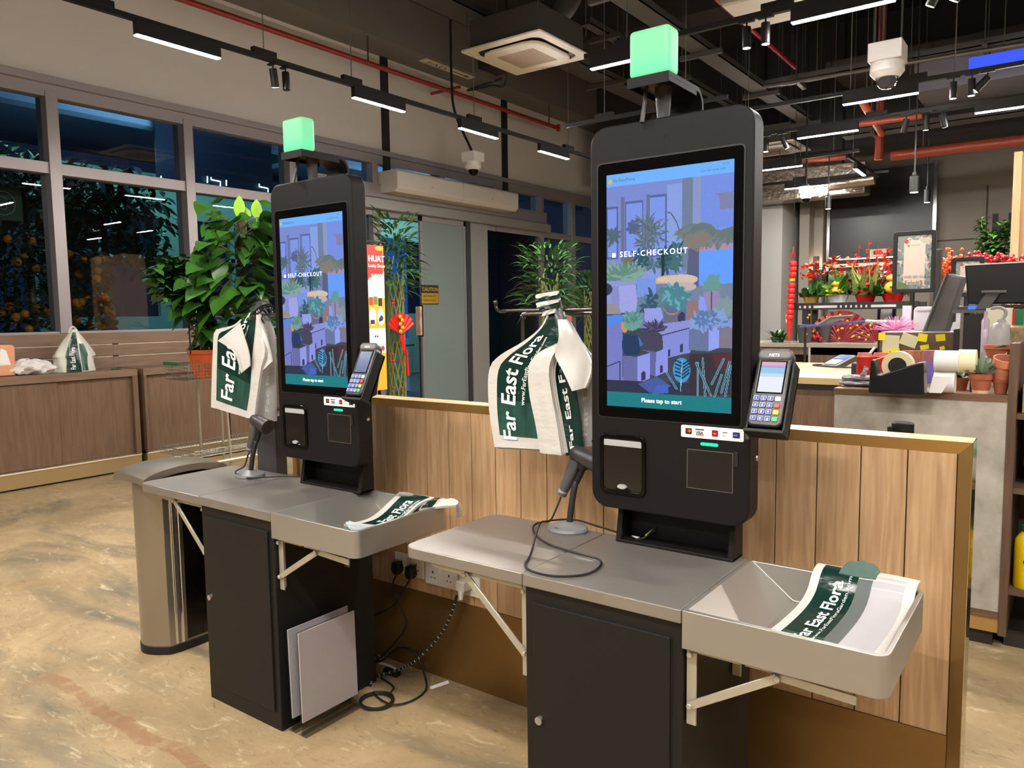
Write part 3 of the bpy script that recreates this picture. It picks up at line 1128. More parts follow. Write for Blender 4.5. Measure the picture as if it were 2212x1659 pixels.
# ================================================================== SELF-CHECKOUT KIOSK
KX0, KX1, KY, KZ0, KZ1 = -1.146, -0.672, 1.95, 0.930, 2.022
KC = (KX0 + KX1) / 2
ks = thing('self_checkout_kiosk', 'nearer, right self-checkout machine with tall touch screen and green signal light', 'self-checkout machine', (KC, 1.99, CZ))
sx0, sx1, sz0, sz1 = -1.092, -0.722, 1.232, 1.886      # lit display
gx0, gx1, gz0, gz1 = -1.120, -0.697, 1.200, 1.918      # glass
body = MB()
body.prism(rrect(KX0, KX1, KZ0, KZ1, 0.05, 8)[::-1], 'y', KY, KY + 0.072)
bo = body.build('housing', kblack, ks, smooth=30, bevel=0.006, seg=3)
rim = MB()
ring(rim, rrect(gx0 - .004, gx1 + .004, gz0 - .004, gz1 + .004, 0.014, 4), rrect(gx0, gx1, gz0, gz1, 0.011, 4), 'y', KY - .0015, KY + .002)
rim.build('screen_rim', mat('rim_black', (26, 25, 25), .4), ks)
MB().prism(rrect(gx0, gx1, gz0, gz1, 0.011, 4)[::-1], 'y', KY - 0.001, KY + 0.001).build('screen_glass', gloss_black, ks)

# --- what the display shows: the shop's plant corner
cv = Canvas(220, 392, (120, 140, 205))
def A_(x_, y_):      # from the enlarged upper half of the display
    u = (x_ - 135) / 1560.0
    top = 300 - 190 * u
    H_ = 2830 - (190 + 128 * 1.06) * -u * 0 + u * 0
    return (u, (y_ - top) / (2870 + 270 * u))
def B(x_, y_):       # from the enlarged lower half
    px, py = 1290 + x_ / 5.184, 600 + y_ / 5.184
    u = (px - 1310) / 270.0
    top = 382 - 34 * u
    bot = 876 + 22 * u
    return (u, (py - top) / (bot - top))
def A2(x_, y_):
    px, py = 1290 + x_ / 5.722, 330 + y_ / 5.722
    u = (px - 1312) / 274.0
    top = 382 - 34 * u
    bot = 876 + 22 * u
    return (u, (py - top) / (bot - top))
Q = lambda L, f=A2: [f(*p) for p in L]
cv.rect(0, 0, 1, 0.050, (112, 178, 255))
cv.rect(0, 0.050, 1, 0.4, (122, 140, 208))
cv.rect(0.62, 0.05, 0.70, 0.42, (112, 128, 158))
cv.rect(0.70, 0.05, 0.76, 0.42, (138, 152, 196))
cv.rect(0.76, 0.05, 1, 0.26, (118, 144, 226))
cv.rect(0.76, 0.26, 1, 0.62, (104, 158, 250))
cv.rect(0.5, 0.07, 0.62, 0.42, (136, 160, 225))
for x0, x1, y0 in ((0.0, 0.10, 0.135), (0.16, 0.31, 0.12), (0.35, 0.50, 0.105)):
    cv.rect(x0, y0, x1, 0.36, (86, 104, 160))
    cv.rect(x0 + .01, y0 + .01, x1 - .012, 0.35, (124, 150, 232))
for x0 in (0.125, 0.335): cv.rect(x0, 0.10, x0 + 0.03, 0.38, (104, 114, 150))
cv.rect(0, 0.37, 0.58, 0.41, (128, 140, 200))
cv.rect(0, 0.41, 0.45, 0.56, (140, 152, 215))
cv.poly(Q([(345, 1310), (465, 1280), (470, 1370), (350, 1400)]), (120, 110, 70))
cv.line(Q([(350, 1410), (480, 1370), (540, 1260)]), 0.012, (90, 70, 120))
cv.poly(Q([(1180, 1150), (1300, 1140), (1300, 1660), (1150, 1660)]), (90, 96, 130))
cv.poly(Q([(1310, 1220), (1690, 1190), (1690, 1660), (1300, 1660)]), (100, 158, 255))
cv.poly(Q([(1310, 1140), (1690, 1090), (1690, 1190), (1310, 1220)]), (172, 140, 176))
cv.poly(Q([(1460, 520), (1690, 500), (1690, 700), (1540, 710), (1530, 540)]), (128, 130, 170))
rr = random.Random(3)
def frond(x_, y_, f, n, ln, col, a0=0, a1=6.28, wd=0.008, al=0.9):
    c0 = f(x_, y_)
    for i in range(n):
        a = a0 + (a1 - a0) * (i + rr.random() * .6) / n
        cv.leaf(c0[0], c0[1], a, ln * rr.uniform(.7, 1.1), wd, col, al)
frond(200, 1030, A2, 10, 0.09, (80, 100, 110), wd=.014)
frond(500, 930, A2, 9, 0.07, (84, 96, 140), wd=.02)
for i in range(12): frond(700 + rr.randint(-120, 130), 860 + 25 * i, A2, 7, 0.11, (88, 104, 120) if i % 2 else (104, 122, 128), wd=.007)
cv.line(Q([(1080, 1010), (1030, 860), (960, 750), (920, 740)]), .008, (80, 90, 90))
for i in range(10): frond(1150 + 55 * i, 900 + rr.randint(-40, 80), A2, 6, 0.14, (104, 118, 118) if i % 2 else (118, 128, 130), 0.3, 2.9, .018)
frond(1280, 1010, A2, 9, 0.13, (132, 124, 116), 0.2, 3.0, .03)
for i in range(16): frond(640 + rr.randint(-90, 420), 1250 + rr.randint(-60, 160), A2, 6, 0.08, (44, 84, 96) if i % 2 else (70, 110, 112), wd=.012)
cv.rect(0.345, 0.49, 0.40, 0.60, (128, 158, 236))
cv.poly(Q([(840, 1220), (880, 1210), (880, 1560), (850, 1560)]), (30, 60, 60))
cv.poly(Q([(700, 1500), (750, 1480), (760, 1690), (660, 1690)]), (126, 156, 240))
cv.ell(*A2(930, 1575), 0.11, 0.022, (208, 178, 150))
cv.ell(*A2(930, 1560), 0.09, 0.010, (226, 196, 160))
cv.ell(*A2(930, 1665), 0.12, 0.022, (206, 190, 168))
# shelf level and pots of the lower half
cv.rect(0, 0.565, 1, 1, (64, 70, 84))
cv.poly(Q([(440, 60), (1100, 60), (1100, 560), (440, 560)], B), (112, 128, 172))
cv.poly(Q([(1100, 100), (1510, 60), (1500, 560), (1100, 560)], B), (116, 132, 158))
cv.ell(*B(960, 20), 0.13, 0.022, (210, 192, 176))
cv.ell(*B(960, 100), 0.12, 0.02, (196, 176, 176))
for i in range(14): frond(300 + rr.randint(-150, 160), 10 + rr.randint(-60, 50), B, 7, 0.13, (96, 136, 124) if i % 2 else (132, 166, 160), 3.3, 6.1, .012)
cv.poly(Q([(140, 90), (450, 70), (470, 250), (450, 380), (230, 390), (170, 260)], B), (158, 164, 226))
cv.poly(Q([(140, 90), (250, 84), (260, 388), (230, 390), (170, 260)], B), (136, 140, 200))
cv.poly(Q([(460, 0), (680, 0), (680, 180), (470, 210)], B), (120, 150, 225))
cv.poly(Q([(100, 280), (210, 280), (260, 330), (280, 400), (100, 400)], B), (150, 142, 150))
cv.ell(*B(60, 120), 0.08, 0.03, (50, 60, 80))
for i in range(12): frond(650 + rr.randint(-110, 110), 260 + rr.randint(-50, 60), B, 6, 0.09, (54, 84, 108) if i % 2 else (92, 132, 140), wd=.014)
cv.poly(Q([(550, 340), (740, 330), (765, 430), (750, 520), (640, 530), (560, 480)], B), (150, 158, 228))
cv.poly(Q([(770, 260), (1015, 240), (1020, 530), (770, 540)], B), (104, 104, 136))
for k in (0, 1, 2): cv.ell(*B(865, 320 + 24 * k), 0.075 - 0.012 * k, 0.024 - .004 * k, (170, 150, 110)); cv.ell(*B(865, 308 + 24 * k), 0.075 - 0.012 * k, 0.024 - .004 * k, (104, 104, 136))
cv.poly(Q([(930, 520), (930, 420), (970, 375), (1010, 400), (1010, 525)], B), (56, 56, 92))
for i in range(9): frond(900 + rr.randint(-130, 150), 190 + rr.randint(-30, 50), B, 6, 0.1, (110, 168, 186) if i % 2 else (72, 130, 140), 0, 6.3, .022)
cv.poly(Q([(1030, 260), (1150, 240), (1150, 460), (1030, 470)], B), (148, 118, 120))
cv.poly(Q([(1200, 160), (1360, 140), (1380, 250), (1350, 370), (1220, 360)], B), (150, 136, 176))
cv.poly(Q([(1160, 200), (1210, 220), (1240, 360), (1190, 400), (1150, 340)], B), (136, 158, 240))
cv.line(Q([(1290, 390), (1285, 120)], B), .008, (70, 80, 90))
frond(1290, 60, B, 12, 0.08, (104, 152, 150), wd=.02)
frond(1430, 330, B, 12, 0.09, (130, 150, 156), wd=.02)
# benches and cabinets
cv.poly(Q([(540, 540), (1070, 470), (1120, 450), (1510, 460), (1510, 560), (760, 640), (700, 600)], B), (140, 146, 214))
cv.poly(Q([(760, 640), (1070, 550), (1070, 840), (770, 910)], B), (132, 140, 216))
cv.line(Q([(760, 640), (1070, 560)], B), .008, (44, 52, 92))
cv.poly(Q([(820, 890), (820, 810), (850, 800), (850, 880)], B), (50, 60, 100))
cv.poly(Q([(955, 840), (955, 750), (985, 740), (985, 830)], B), (50, 60, 100))
cv.poly(Q([(100, 410), (325, 405), (325, 460), (270, 490), (100, 530)], B), (84, 136, 230))
cv.poly(Q([(100, 530), (290, 480), (300, 1290), (100, 1280)], B), (118, 124, 196))
cv.line(Q([(110, 985), (262, 930)], B), .008, (50, 56, 90))
cv.line(Q([(262, 930), (262, 1290)], B), .006, (50, 56, 90))
cv.ell(*B(320, 530), 0.03, 0.03, (196, 150, 90))
for i in range(7): frond(420, 470 + 20 * i, B, 5, 0.1, (78, 130, 128) if i % 2 else (110, 160, 150), 3.4, 6.0, .016)
cv.poly(Q([(320, 620), (480, 640), (510, 740), (500, 840), (440, 870), (330, 860), (290, 790), (290, 700)], B), (34, 58, 96))
cv.poly(Q([(480, 640), (535, 740), (500, 770)], B), (70, 110, 190))
for i in range(16): frond(650 + rr.randint(-40, 60), 590 + rr.randint(-20, 20), B, 5, 0.09, (60, 54, 84) if i % 2 else (84, 80, 116), 2.8, 6.6, .007)
cv.poly(Q([(560, 610), (700, 600), (735, 690), (720, 780), (640, 800), (550, 790), (530, 690)], B), (70, 66, 92))
cv.poly(Q([(300, 870), (470, 880), (470, 1190), (300, 1150)], B), (104, 108, 164))
cv.poly(Q([(470, 880), (620, 840), (620, 1130), (470, 1190)], B), (146, 152, 232))
cv.poly(Q([(520, 1160), (520, 1070), (545, 1040), (565, 1060), (568, 1140)], B), (50, 56, 92))
cv.poly(Q([(520, 800), (690, 830), (680, 1110), (620, 1090), (620, 840)], B), (96, 102, 156))
cv.poly(Q([(690, 830), (820, 780), (825, 1050), (680, 1110)], B), (140, 148, 230))
cv.poly(Q([(735, 1070), (735, 990), (755, 975), (768, 1000), (768, 1060)], B), (50, 56, 92))
cv.poly(Q([(1050, 560), (1260, 570), (1260, 830), (1050, 810)], B), (104, 116, 158))
cv.poly(Q([(1260, 570), (1370, 560), (1370, 790), (1260, 830)], B), (146, 162, 240))
for i in range(14): frond(1250 + rr.randint(-130, 160), 500 + rr.randint(-60, 40), B, 6, 0.07, (86, 122, 170) if i % 2 else (130, 160, 220), wd=.012)
cv.poly(Q([(1370, 560), (1510, 560), (1500, 800), (1370, 790)], B), (126, 120, 138))
cv.rect(0.0, 0.885, 0.75, 0.94, (46, 52, 76))
cv.poly(Q([(480, 1190), (700, 1110), (860, 1220), (620, 1300)], B), (70, 92, 160))
cv.poly(Q([(700, 1210), (830, 1200), (830, 1300), (640, 1310)], B), (70, 100, 190))
cv.poly(Q([(1060, 860), (1500, 840), (1490, 1330), (1060, 1330)], B), (56, 48, 58))
cv.poly(Q([(1300, 860), (1500, 840), (1490, 1100), (1330, 1000)], B), (84, 48, 60))
for (a_, b_) in (((1150, 1330), (1150, 960)), ((1230, 1330), (1200, 910)), ((1330, 1340), (1400, 1100)), ((1290, 1330), (1130, 960)), ((1400, 1300), (1480, 950)), ((1300, 1200), (1420, 920)), ((1440, 1340), (1490, 1000)), ((920, 1250), (810, 1070))):
    cv.line(Q([a_, b_], B), 0.016, (118, 176, 206))
    cv.line(Q([a_, b_], B), 0.008, (50, 86, 96))
cv.ell(*B(975, 1040), 0.068, 0.052, (70, 150, 206))
for k in range(5):
    cv.line(Q([(975, 960 + 40 * k), (905, 925 + 42 * k)], B), .012, (24, 54, 92))
    cv.line(Q([(975, 980 + 40 * k), (1055, 930 + 36 * k)], B), .012, (24, 54, 92))
cv.line(Q([(965, 1280), (980, 930)], B), .006, (150, 205, 226))
# bottom prompt bar
cv.rect(0, 0.937, 1, 1, (26, 124, 132))
cv.a += np.random.RandomState(1).normal(0, 3, cv.a.shape)
disp = attr_emit('display_picture', 1.0, 0.07)
dm = cv.mesh('display', lambda u, v: (sx0 + (sx1 - sx0) * u, KY - 0.0018, sz1 - (sz1 - sz0) * v), disp, ks)
wt = mat('display_white', (255, 255, 255), 0.3, emit=(232, 238, 255), es=1.0)
yt = mat('display_cream', (255, 255, 255), 0.3, emit=(224, 232, 190), es=0.95)
nt_ = mat('display_navy', (10, 10, 10), 0.3, emit=(66, 96, 150), es=0.9)
ty = KY - 0.0026
H_ = sz1 - sz0
text('SELF-CHECKOUT', 0.0215, front(sx0 + 0.042, sz1 - H_ * 0.352, ty), mat('display_pale_blue', (255, 255, 255), 0.3, emit=(196, 226, 255), es=1.0), dm, bold=0.0002, spacing=1.3)
MB().box(sx0 + .018, sx0 + .029, ty, ty + .0004, sz1 - H_ * .352, sz1 - H_ * .334).build('square_mark', wt, dm, smooth=0)
text('Please tap to start', 0.0165, front((sx0 + sx1) / 2 - 0.075, sz1 - H_ * 0.975, ty), yt, dm, bold=0.0002)
text('FarEastFlora', 0.0135, front(sx0 + 0.022, sz1 - H_ * 0.034, ty), nt_, dm)
text('SCO1', 0.007, front(sx1 - 0.03, sz1 - H_ * 0.018, ty), nt_, dm)
text('15 Jan 2022 05:40:10 PM', 0.007, front(sx1 - 0.092, sz1 - H_ * 0.036, ty), nt_, dm)
MB().lathe([(0, 0), (.0065, 0)], (sx0 + .012, ty, sz1 - H_ * .029), 16, 'y').build('logo_disc', mat('display_amber', (0, 0, 0), 0.3, emit=(230, 180, 60), es=1), dm)
# receipt scanner window, lower left
wx0, wx1, wz0, wz1 = -1.116, -0.968, 0.975, 1.150
f_ = MB()
ring(f_, rrect(wx0, wx1, wz0, wz1, 0.02, 4), rrect(wx0 + .012, wx1 - .012, wz0 + .012, wz1 - .012, 0.012, 4), 'y', KY - .006, KY + .001)
fw = f_.build('scan_window_frame', gloss_black, ks, bevel=0.002)
MB().prism(rrect(wx0 + .011, wx1 - .011, wz0 + .011, wz1 - .011, 0.01, 3)[::-1], 'y', KY - .0022, KY).build('scan_window', mat('smoked_window', (26, 24, 22), 0.08), fw)
MB().box(wx0 + .014, wx1 - .014, KY - .003, KY, wz1 - .034, wz1 - .016).build('grey_strip', lgrey, fw, smooth=0)
MB().lathe([(0, -.009), (.014, -.009), (.016, -.004), (.016, 0)], ((wx0 + wx1) / 2, KY, wz0 + .024), 20, 'y', 1, 0.45).build('button', lgrey, fw)
MB().prism([(-1.068, .979), (-1.016, .979), (-1.02, .99), (-1.034, .999), (-1.05, .999), (-1.064, .99)][::-1], 'y', KY - .0065, KY - .001).build('lip', gloss_black, fw)
# printer door, lower right
px0, px1, pz0, pz1 = -0.845, -0.716, 1.020, 1.128
f_ = MB()
ring(f_, [(px0, pz0), (px1, pz0), (px1, pz1), (px0, pz1)], [(px0 + .002, pz0 + .002), (px1 - .002, pz0 + .002), (px1 - .002, pz1 - .002), (px0 + .002, pz1 - .002)], 'y', KY - .001, KY + .001)
pd = f_.build('printer_door_gap', mat('gap_painted_highlight', (96, 84, 74), 0.4), ks, smooth=0)  # lighter ring: a highlight painted along the door gap
MB().box(px0 + .002, px1 - .002, KY - .0012, KY, pz0 + .002, pz1 - .002).build('printer_door', mat('printer_door_black', (24, 22, 21), 0.3), pd, smooth=0)
MB().box(px1 + .002, px1 + .014, KY - .003, KY, pz1 - .036, pz1 + .003).build('latch', rubber, pd, smooth=0, bevel=.001)
MB().prism(rrect(-.806, -.757, 1.141, 1.149, 0.0038, 3)[::-1], 'y', KY - .0025, KY).build('green_indicator', mat('green_led', (0, 200, 120), 0.4, emit=(30, 245, 165), es=1.3), ks)
# card strip
cs = MB().prism(rrect(-.862, -.688, 1.160, 1.193, 0.004, 3)[::-1], 'y', KY - .002, KY).build('card_label', mat('label_white', (240, 234, 236), 0.45), ks, smooth=0)
def lab(x0, x1, z0, z1, m_, nm): return MB().prism(rrect(x0, x1, z0, z1, 0.002, 2)[::-1], 'y', KY - .0028, KY - .002).build(nm, m_, cs, smooth=0)
navy = mat('label_navy', (28, 40, 110), 0.4)
lab(-.849, -.831, 1.169, 1.185, rubber, 'card_logo')
MB().lathe([(0, 0), (.0045, 0)], (-.843, KY - .0031, 1.178), 14, 'y').build('logo_disc', red, cs)
MB().lathe([(0, 0), (.0045, 0)], (-.837, KY - .0032, 1.178), 14, 'y').build('logo_disc', mat('logo_orange', (240, 150, 30), 0.4), cs)
text('VISA', 0.0105, front(-.819, 1.1715, KY - .0031), navy, cs, bold=.0003)
lab(-.821, -.796, 1.183, 1.1845, navy, 'stripe')
lab(-.819, -.797, 1.1685, 1.1695, mat('logo_orange'), 'stripe')
lab(-.774, -.757, 1.168, 1.185, mat('label_dark_red', (150, 20, 30), 0.4), 'card_logo')
text('tap', 0.006, front(-.770, 1.1745, KY - .0031), paper, cs)
lab(-.745, -.731, 1.180, 1.1815, lgrey, 'stripe')
text('pay', 0.008, front(-.745, 1.1705, KY - .0031), lgrey, cs)
lab(-.717, -.698, 1.1685, 1.184, navy, 'card_logo')
text('card', 0.006, front(-.7155, 1.1745, KY - .0031), paper, cs)
# webcam ring on the forehead, side lock
rg = MB()
rg.tube([(KC + .001 + .011 * math.cos(a), KY - .0005, 1.958 + .016 * math.sin(a)) for a in [k * math.pi / 12 - .3 for k in range(15)]], 0.0007, 6)
rg.build('camera_ring', mat('ring_dark', (26, 24, 24), 0.3), ks)
MB().lathe([(.0075, -.001), (.0075, .004), (.006, .006), (0, .006)], (KX1, KY + .045, 1.112), 16, 'x').build('side_lock', chrome, ks)
# stand on the rear of the counter
stn = MB()
zt_ = .96
for x0 in (KC - .185, KC + .16):
    stn.prism([(2.0, CZ), (2.075, CZ), (2.075, zt_), (2.026, zt_)], 'x', x0, x0 + .018)
stn.box(KC - .185, KC + .178, 2.0, 2.075, CZ, CZ + .010).box(KC - .167, KC + .16, 2.066, 2.075, CZ, zt_).box(KC - .167, KC + .16, 2.026, 2.075, zt_ - .01, zt_)
stn.build('stand', kblack, ks, smooth=0, bevel=.003)
stn = MB().box(KC - .12, KC + .12, 2.022, 2.05, .96, 1.95)
stn.build('back_cover', kblack, ks, smooth=0, bevel=.006)
# signal light on its arm
ax0, ax1 = -1.003, -0.882
pr = [(1.905, 2.100), (1.905, 2.134), (2.085, 2.134)] + [(2.085 + .055 * math.sin(a), 2.079 + .055 * math.cos(a)) for a in [k * math.pi / 12 for k in range(1, 7)]] + [(2.140, 1.90), (2.125, 1.90), (2.125, 2.079)] \
    + [(2.085 + .04 * math.sin(a), 2.079 + .04 * math.cos(a)) for a in [k * math.pi / 12 for k in range(6, -1, -1)]] + [(2.08, 2.100)]
arm = MB().prism([(1.905, 2.112), (1.905, 2.124), (2.085, 2.124)] + [(2.085 + .05 * math.sin(a), 2.074 + .05 * math.cos(a)) for a in [k * math.pi / 12 for k in range(1, 7)]] + [(2.135, 1.88), (2.123, 1.88), (2.123, 2.074)]
                 + [(2.085 + .038 * math.sin(a), 2.074 + .038 * math.cos(a)) for a in [k * math.pi / 12 for k in range(6, -1, -1)]], 'x', ax0, ax1)
arm.box(ax0, ax1, 1.902, 1.906, 2.096, 2.124).box(ax0, ax0 + .003, 1.905, 2.085, 2.098, 2.113).box(ax1 - .003, ax1, 1.905, 2.085, 2.098, 2.113)
arm.build('light_arm', kblack, ks, smooth=30, bevel=.001)
MB().tube([(ax0 + .03, 1.93, 2.01), (ax0 + .03, 1.93 + .03, 2.112)], 0.006, 8).tube([((ax0 + ax1) / 2, 2.0, 2.02), ((ax0 + ax1) / 2, 2.0, 2.112)], [0.016, 0.024], 16).build('light_post', dgrey, ks)
lgm = MATS['green_signal_light']
nt = lgm.node_tree
bs = nt.nodes['Principled BSDF']
tc = nt.nodes.new('ShaderNodeTexCoord'); sp = nt.nodes.new('ShaderNodeSeparateXYZ'); rp = nt.nodes.new('ShaderNodeValToRGB')
nt.links.new(tc.outputs['Generated'], sp.inputs[0]); nt.links.new(sp.outputs[2], rp.inputs[0])
rp.color_ramp.elements[0].color = (*lin((150, 232, 178)), 1); rp.color_ramp.elements[1].color = (*lin((132, 222, 160)), 1)
for p_, c_ in ((0.07, (118, 238, 172)), (0.12, (84, 244, 166)), (0.45, (120, 226, 160))):
    e_ = rp.color_ramp.elements.new(p_); e_.color = (*lin(c_), 1)
nt.links.new(rp.outputs[0], bs.inputs['Emission Color']); bs.inputs['Emission Strength'].default_value = 0.92
bs.inputs['Base Color'].default_value = (*lin((60, 110, 80)), 1)
lx0, lx1 = ax0 + .002, ax1 - .002
MB().box(lx0, lx1, 1.907, 1.972, 2.124, 2.246).build('signal_light', LG, ks, smooth=0, bevel=.012, seg=4)
# cradle arm for the payment terminal (part of the machine)
TC = Vector((-0.612, 1.925, 1.300))
TR = Matrix.Translation(TC) @ Matrix.Rotation(math.radians(-27), 4, 'X')
cr = MB()
cr.prism([(1.90, 1.175), (2.03, 1.20), (2.06, 1.32), (2.03, 1.38), (1.985, 1.36)], 'x', KX1 + .002, KX1 + .016)
cr.t(TR)
cr.box(-.047, .052, .024, .034, -.108, .07).box(.046, .052, -.012, .034, -.108, .075).box(-.047, -.041, -.004, .034, -.108, .02).box(-.047, .052, -.016, .034, -.116, -.106)
cr.t(None)
cr.build('terminal_cradle', black, ks, smooth=0, bevel=.002)
KD = Vector((-1.476, 0.0, 0))
k2 = dup(ks, (KC + KD.x, 1.99 + KD.y, CZ), 'farther, left self-checkout machine with tall touch screen and green signal light')

# ================================================================== PAYMENT TERMINALS
tm = thing('payment_terminal', 'black card terminal with white lit screen in the cradle of the right checkout machine', 'card terminal', TC)
tb = MB().t(TR)
tb.prism(rrect(-.043, .043, -.10, .102, 0.016, 5)[::-1], 'y', -.012, .022)
tb.build('terminal_body', mat('terminal_black', (30, 30, 33), 0.32), tm, smooth=30, bevel=.006, seg=3)
hd = MB().t(TR)
hd.prism(rrect(-.043, .043, .078, .108, 0.014, 4)[::-1], 'y', -.018, .02)
hdo = hd.build('printer_head', grey, tm, smooth=30, bevel=.006, seg=3)
text('NETS', .011, lambda a, b_: TR @ Vector((-.014 + a, -.0185, .086 + b_)), paper, hdo, bold=.0003)
MB().t(TR).box(-.033, .033, -.0132, -.012, -.012, .076).build('screen_bezel', gloss_black, tm, smooth=0)
cv = Canvas(40, 52, (236, 240, 250))
cv.rect(0, 0, 1, .13, (222, 176, 196)); cv.rect(0, .13, 1, .2, (176, 160, 220)); cv.rect(0, .2, 1, .38, (150, 206, 236)); cv.rect(0, .38, 1, .5, (200, 222, 240))
ts1 = cv.mesh('terminal_screen', lambda u, v: TR @ Vector((-.030 + .060 * u, -.0136, .073 - .082 * v)), disp, tm)
kb = mat('key_blue_lit', (28, 40, 120), 0.4, emit=(30, 50, 150), es=0.5)
kw = mat('key_white_lit', (210, 220, 240), 0.4, emit=(200, 214, 250), es=0.6)
kc = {'r': mat('key_red', (226, 52, 36), 0.4, emit=(200, 40, 20), es=.4), 'y': mat('key_yellow', (230, 200, 30), 0.4, emit=(200, 170, 20), es=.4), 'g': mat('key_green', (40, 190, 90), 0.4, emit=(30, 180, 80), es=.4)}
for r_ in range(4):
    for c_ in range(4):
        xk, zk = -.0275 + c_ * .0175, -.026 - r_ * .0178
        mk_ = kb if c_ < 3 else (kw, kc['r'], kc['y'], kc['g'])[r_]
        MB().t(TR).prism(rrect(xk - .0068, xk + .0068, zk - .0058, zk + .0058, .002, 2)[::-1], 'y', -.0155, -.012).build('key', mk_, tm, bevel=.0006, seg=1)
        if c_ < 3:
            ch = '123456789*0#'[r_ * 3 + c_]
            text(ch, .0085, lambda a, b_, xk=xk, zk=zk: TR @ Vector((xk - .0026 + a, -.0158, zk - .0032 + b_)), kw, tm, name='digit', bold=.0002)
            f_ = MB().t(TR)
            ring(f_, rrect(xk - .0068, xk + .0068, zk - .0058, zk + .0058, .002, 2), rrect(xk - .0062, xk + .0062, zk - .0052, zk + .0052, .0016, 2), 'y', -.0158, -.0154)
            f_.build('key_outline', kw, tm, smooth=0)
t2 = dup(tm, TC + KD, 'black card terminal with dim blue screen in the cradle of the left checkout machine')
for ch in t2.children:
    if ch.name.startswith('terminal_screen'):
        ch.data = ch.data.copy()
        ch.data.materials[0] = mat('dim_blue_screen', (20, 20, 30), 0.2, emit=(70, 100, 160), es=0.7)
# sticker on the side of the left terminal
MB().t(Matrix.Translation(KD) @ TR).box(.0432, .0436, -.008, .012, -.02, .085).build('side_strip', lgrey, t2, smooth=0)

# ================================================================== BARCODE SCANNERS
sc_ = thing('barcode_scanner', 'grey handheld barcode scanner on gooseneck stand beside the right checkout machine', 'barcode scanner', (-1.275, 2.02, CZ))
scg = mat('scanner_grey', (84, 82, 82), 0.35)
scd = mat('scanner_dark', (52, 50, 50), 0.4)
MB().lathe([(0, 0), (.064, 0), (.066, .006), (.062, .014), (.03, .024), (.016, .03), (0, .03)], (-1.275, 2.02, CZ), 36, 'z', 1, 0.92).build('base', mat('scanner_base_grey', (118, 118, 120), 0.4), sc_)
MB().lathe([(0, 0), (.012, 0), (.012, .0015), (0, .0015)], (-1.285, 1.978, CZ + .0165), 20, 'z', 1, .55).build('logo_plate', mat('base_logo_red', (110, 50, 50), 0.4), sc_)
Yn = 2.05
MB().tube(smooth_path([(-1.268, 2.02, CZ + .028), (-1.266, 2.03, .90), (-1.262, 2.045, .96), P(1246, 1040, 'y', Yn), P(1262, 1005, 'y', Yn)], 6), .010, 12).build('gooseneck', rubber, sc_)
h0, h1 = P(1214, 1068, 'y', Yn), P(1250, 983, 'y', Yn)
hn = MB().tube(smooth_path([h0, h0.lerp(h1, .3), h0.lerp(h1, .7), h1], 4), [.016] * 3 + [.018] * 3 + [.0195] * 2 + [.021] * 3 + [.023, .024], 16)
hn.build('handle', scg, sc_)
b0, b1 = h1 + Vector((-.012, -.004, .008)), h1 + Vector((.075, .0, -.020))
MB().tube([b0 + Vector((-.016, 0, .002)), b0 + Vector((-.008, 0, .001)), b0, b0.lerp(b1, .4), b0.lerp(b1, .8), b1], [.010, .020, .026, .028, .032, .033], 18).build('head', scd, sc_)
MB().tube([P(1258, 1012, 'y', Yn + .0), h1 + Vector((.02, 0, -.01))], [.018, .022], 12).build('holder_cup', rubber, sc_)
MB().tube([h0 + Vector((-.001, 0, -.001)), h0.lerp(h1, .12)], [.0155, .0165], 14).build('butt_cap', lgrey, sc_)
co = [(1212, 1072, 2.05), (1203, 1095, 2.03), (1188, 1125, 1.98)]
cp = [P(a, b_, 'y', y_) for a, b_, y_ in co] + [Vector(p) for p in ((-1.30, 1.90, .86), (-1.222, 1.74, .824), (-1.185, 1.66, .820), (-1.135, 1.625, .82), (-1.06, 1.632, .82), (-1.005, 1.70, .82), (-1.03, 1.80, .82), (-1.12, 1.825, .82), (-1.24, 1.85, .822), (-1.345, 1.93, .823), (-1.385, 2.02, .823), (-1.32, 2.115, .822), (-1.20, 2.09, .822), (-1.09, 2.06, .82))] + [Vector((-1.02, 2.03, .828)), Vector((-0.99, 2.06, .86))]
co_ = MB().tube(smooth_path(cp, 7), .0032, 8).build('cord', rubber, sc_)
MB().tube([(-1.062, 2.048, .8225), (-1.035, 2.036, .826)], .0042, 8).build('cord_label', paper, co_)
MB().tube([(-1.012, 2.037, .835), (-.995, 2.055, .853)], .0042, 8).build('cord_label', mat('label_lime', (200, 210, 100), .5), co_)
SO = Vector((-1.585, -0.055, 0))
s2 = dup(sc_, Vector((-1.275, 2.02, CZ)) + SO, 'grey handheld barcode scanner on gooseneck stand beside the left checkout machine')
for ch in list(s2.children):
    if ch.name.startswith('cord'):
        for g in list(ch.children): bpy.data.objects.remove(g)
        bpy.data.objects.remove(ch)
h0b = h0 + SO
MB().tube(smooth_path([h0b, h0b + Vector((-.012, 0, -.02)), h0b + Vector((-.03, -.01, -.07)), (h0b.x - .015, 1.93, .835), (h0b.x + .06, 1.92, .822), (-2.78, 1.93, .825), (-2.68, 2.0, .83), (-2.6, 2.07, .825)], 7), .0032, 8).build('cord', rubber, s2)

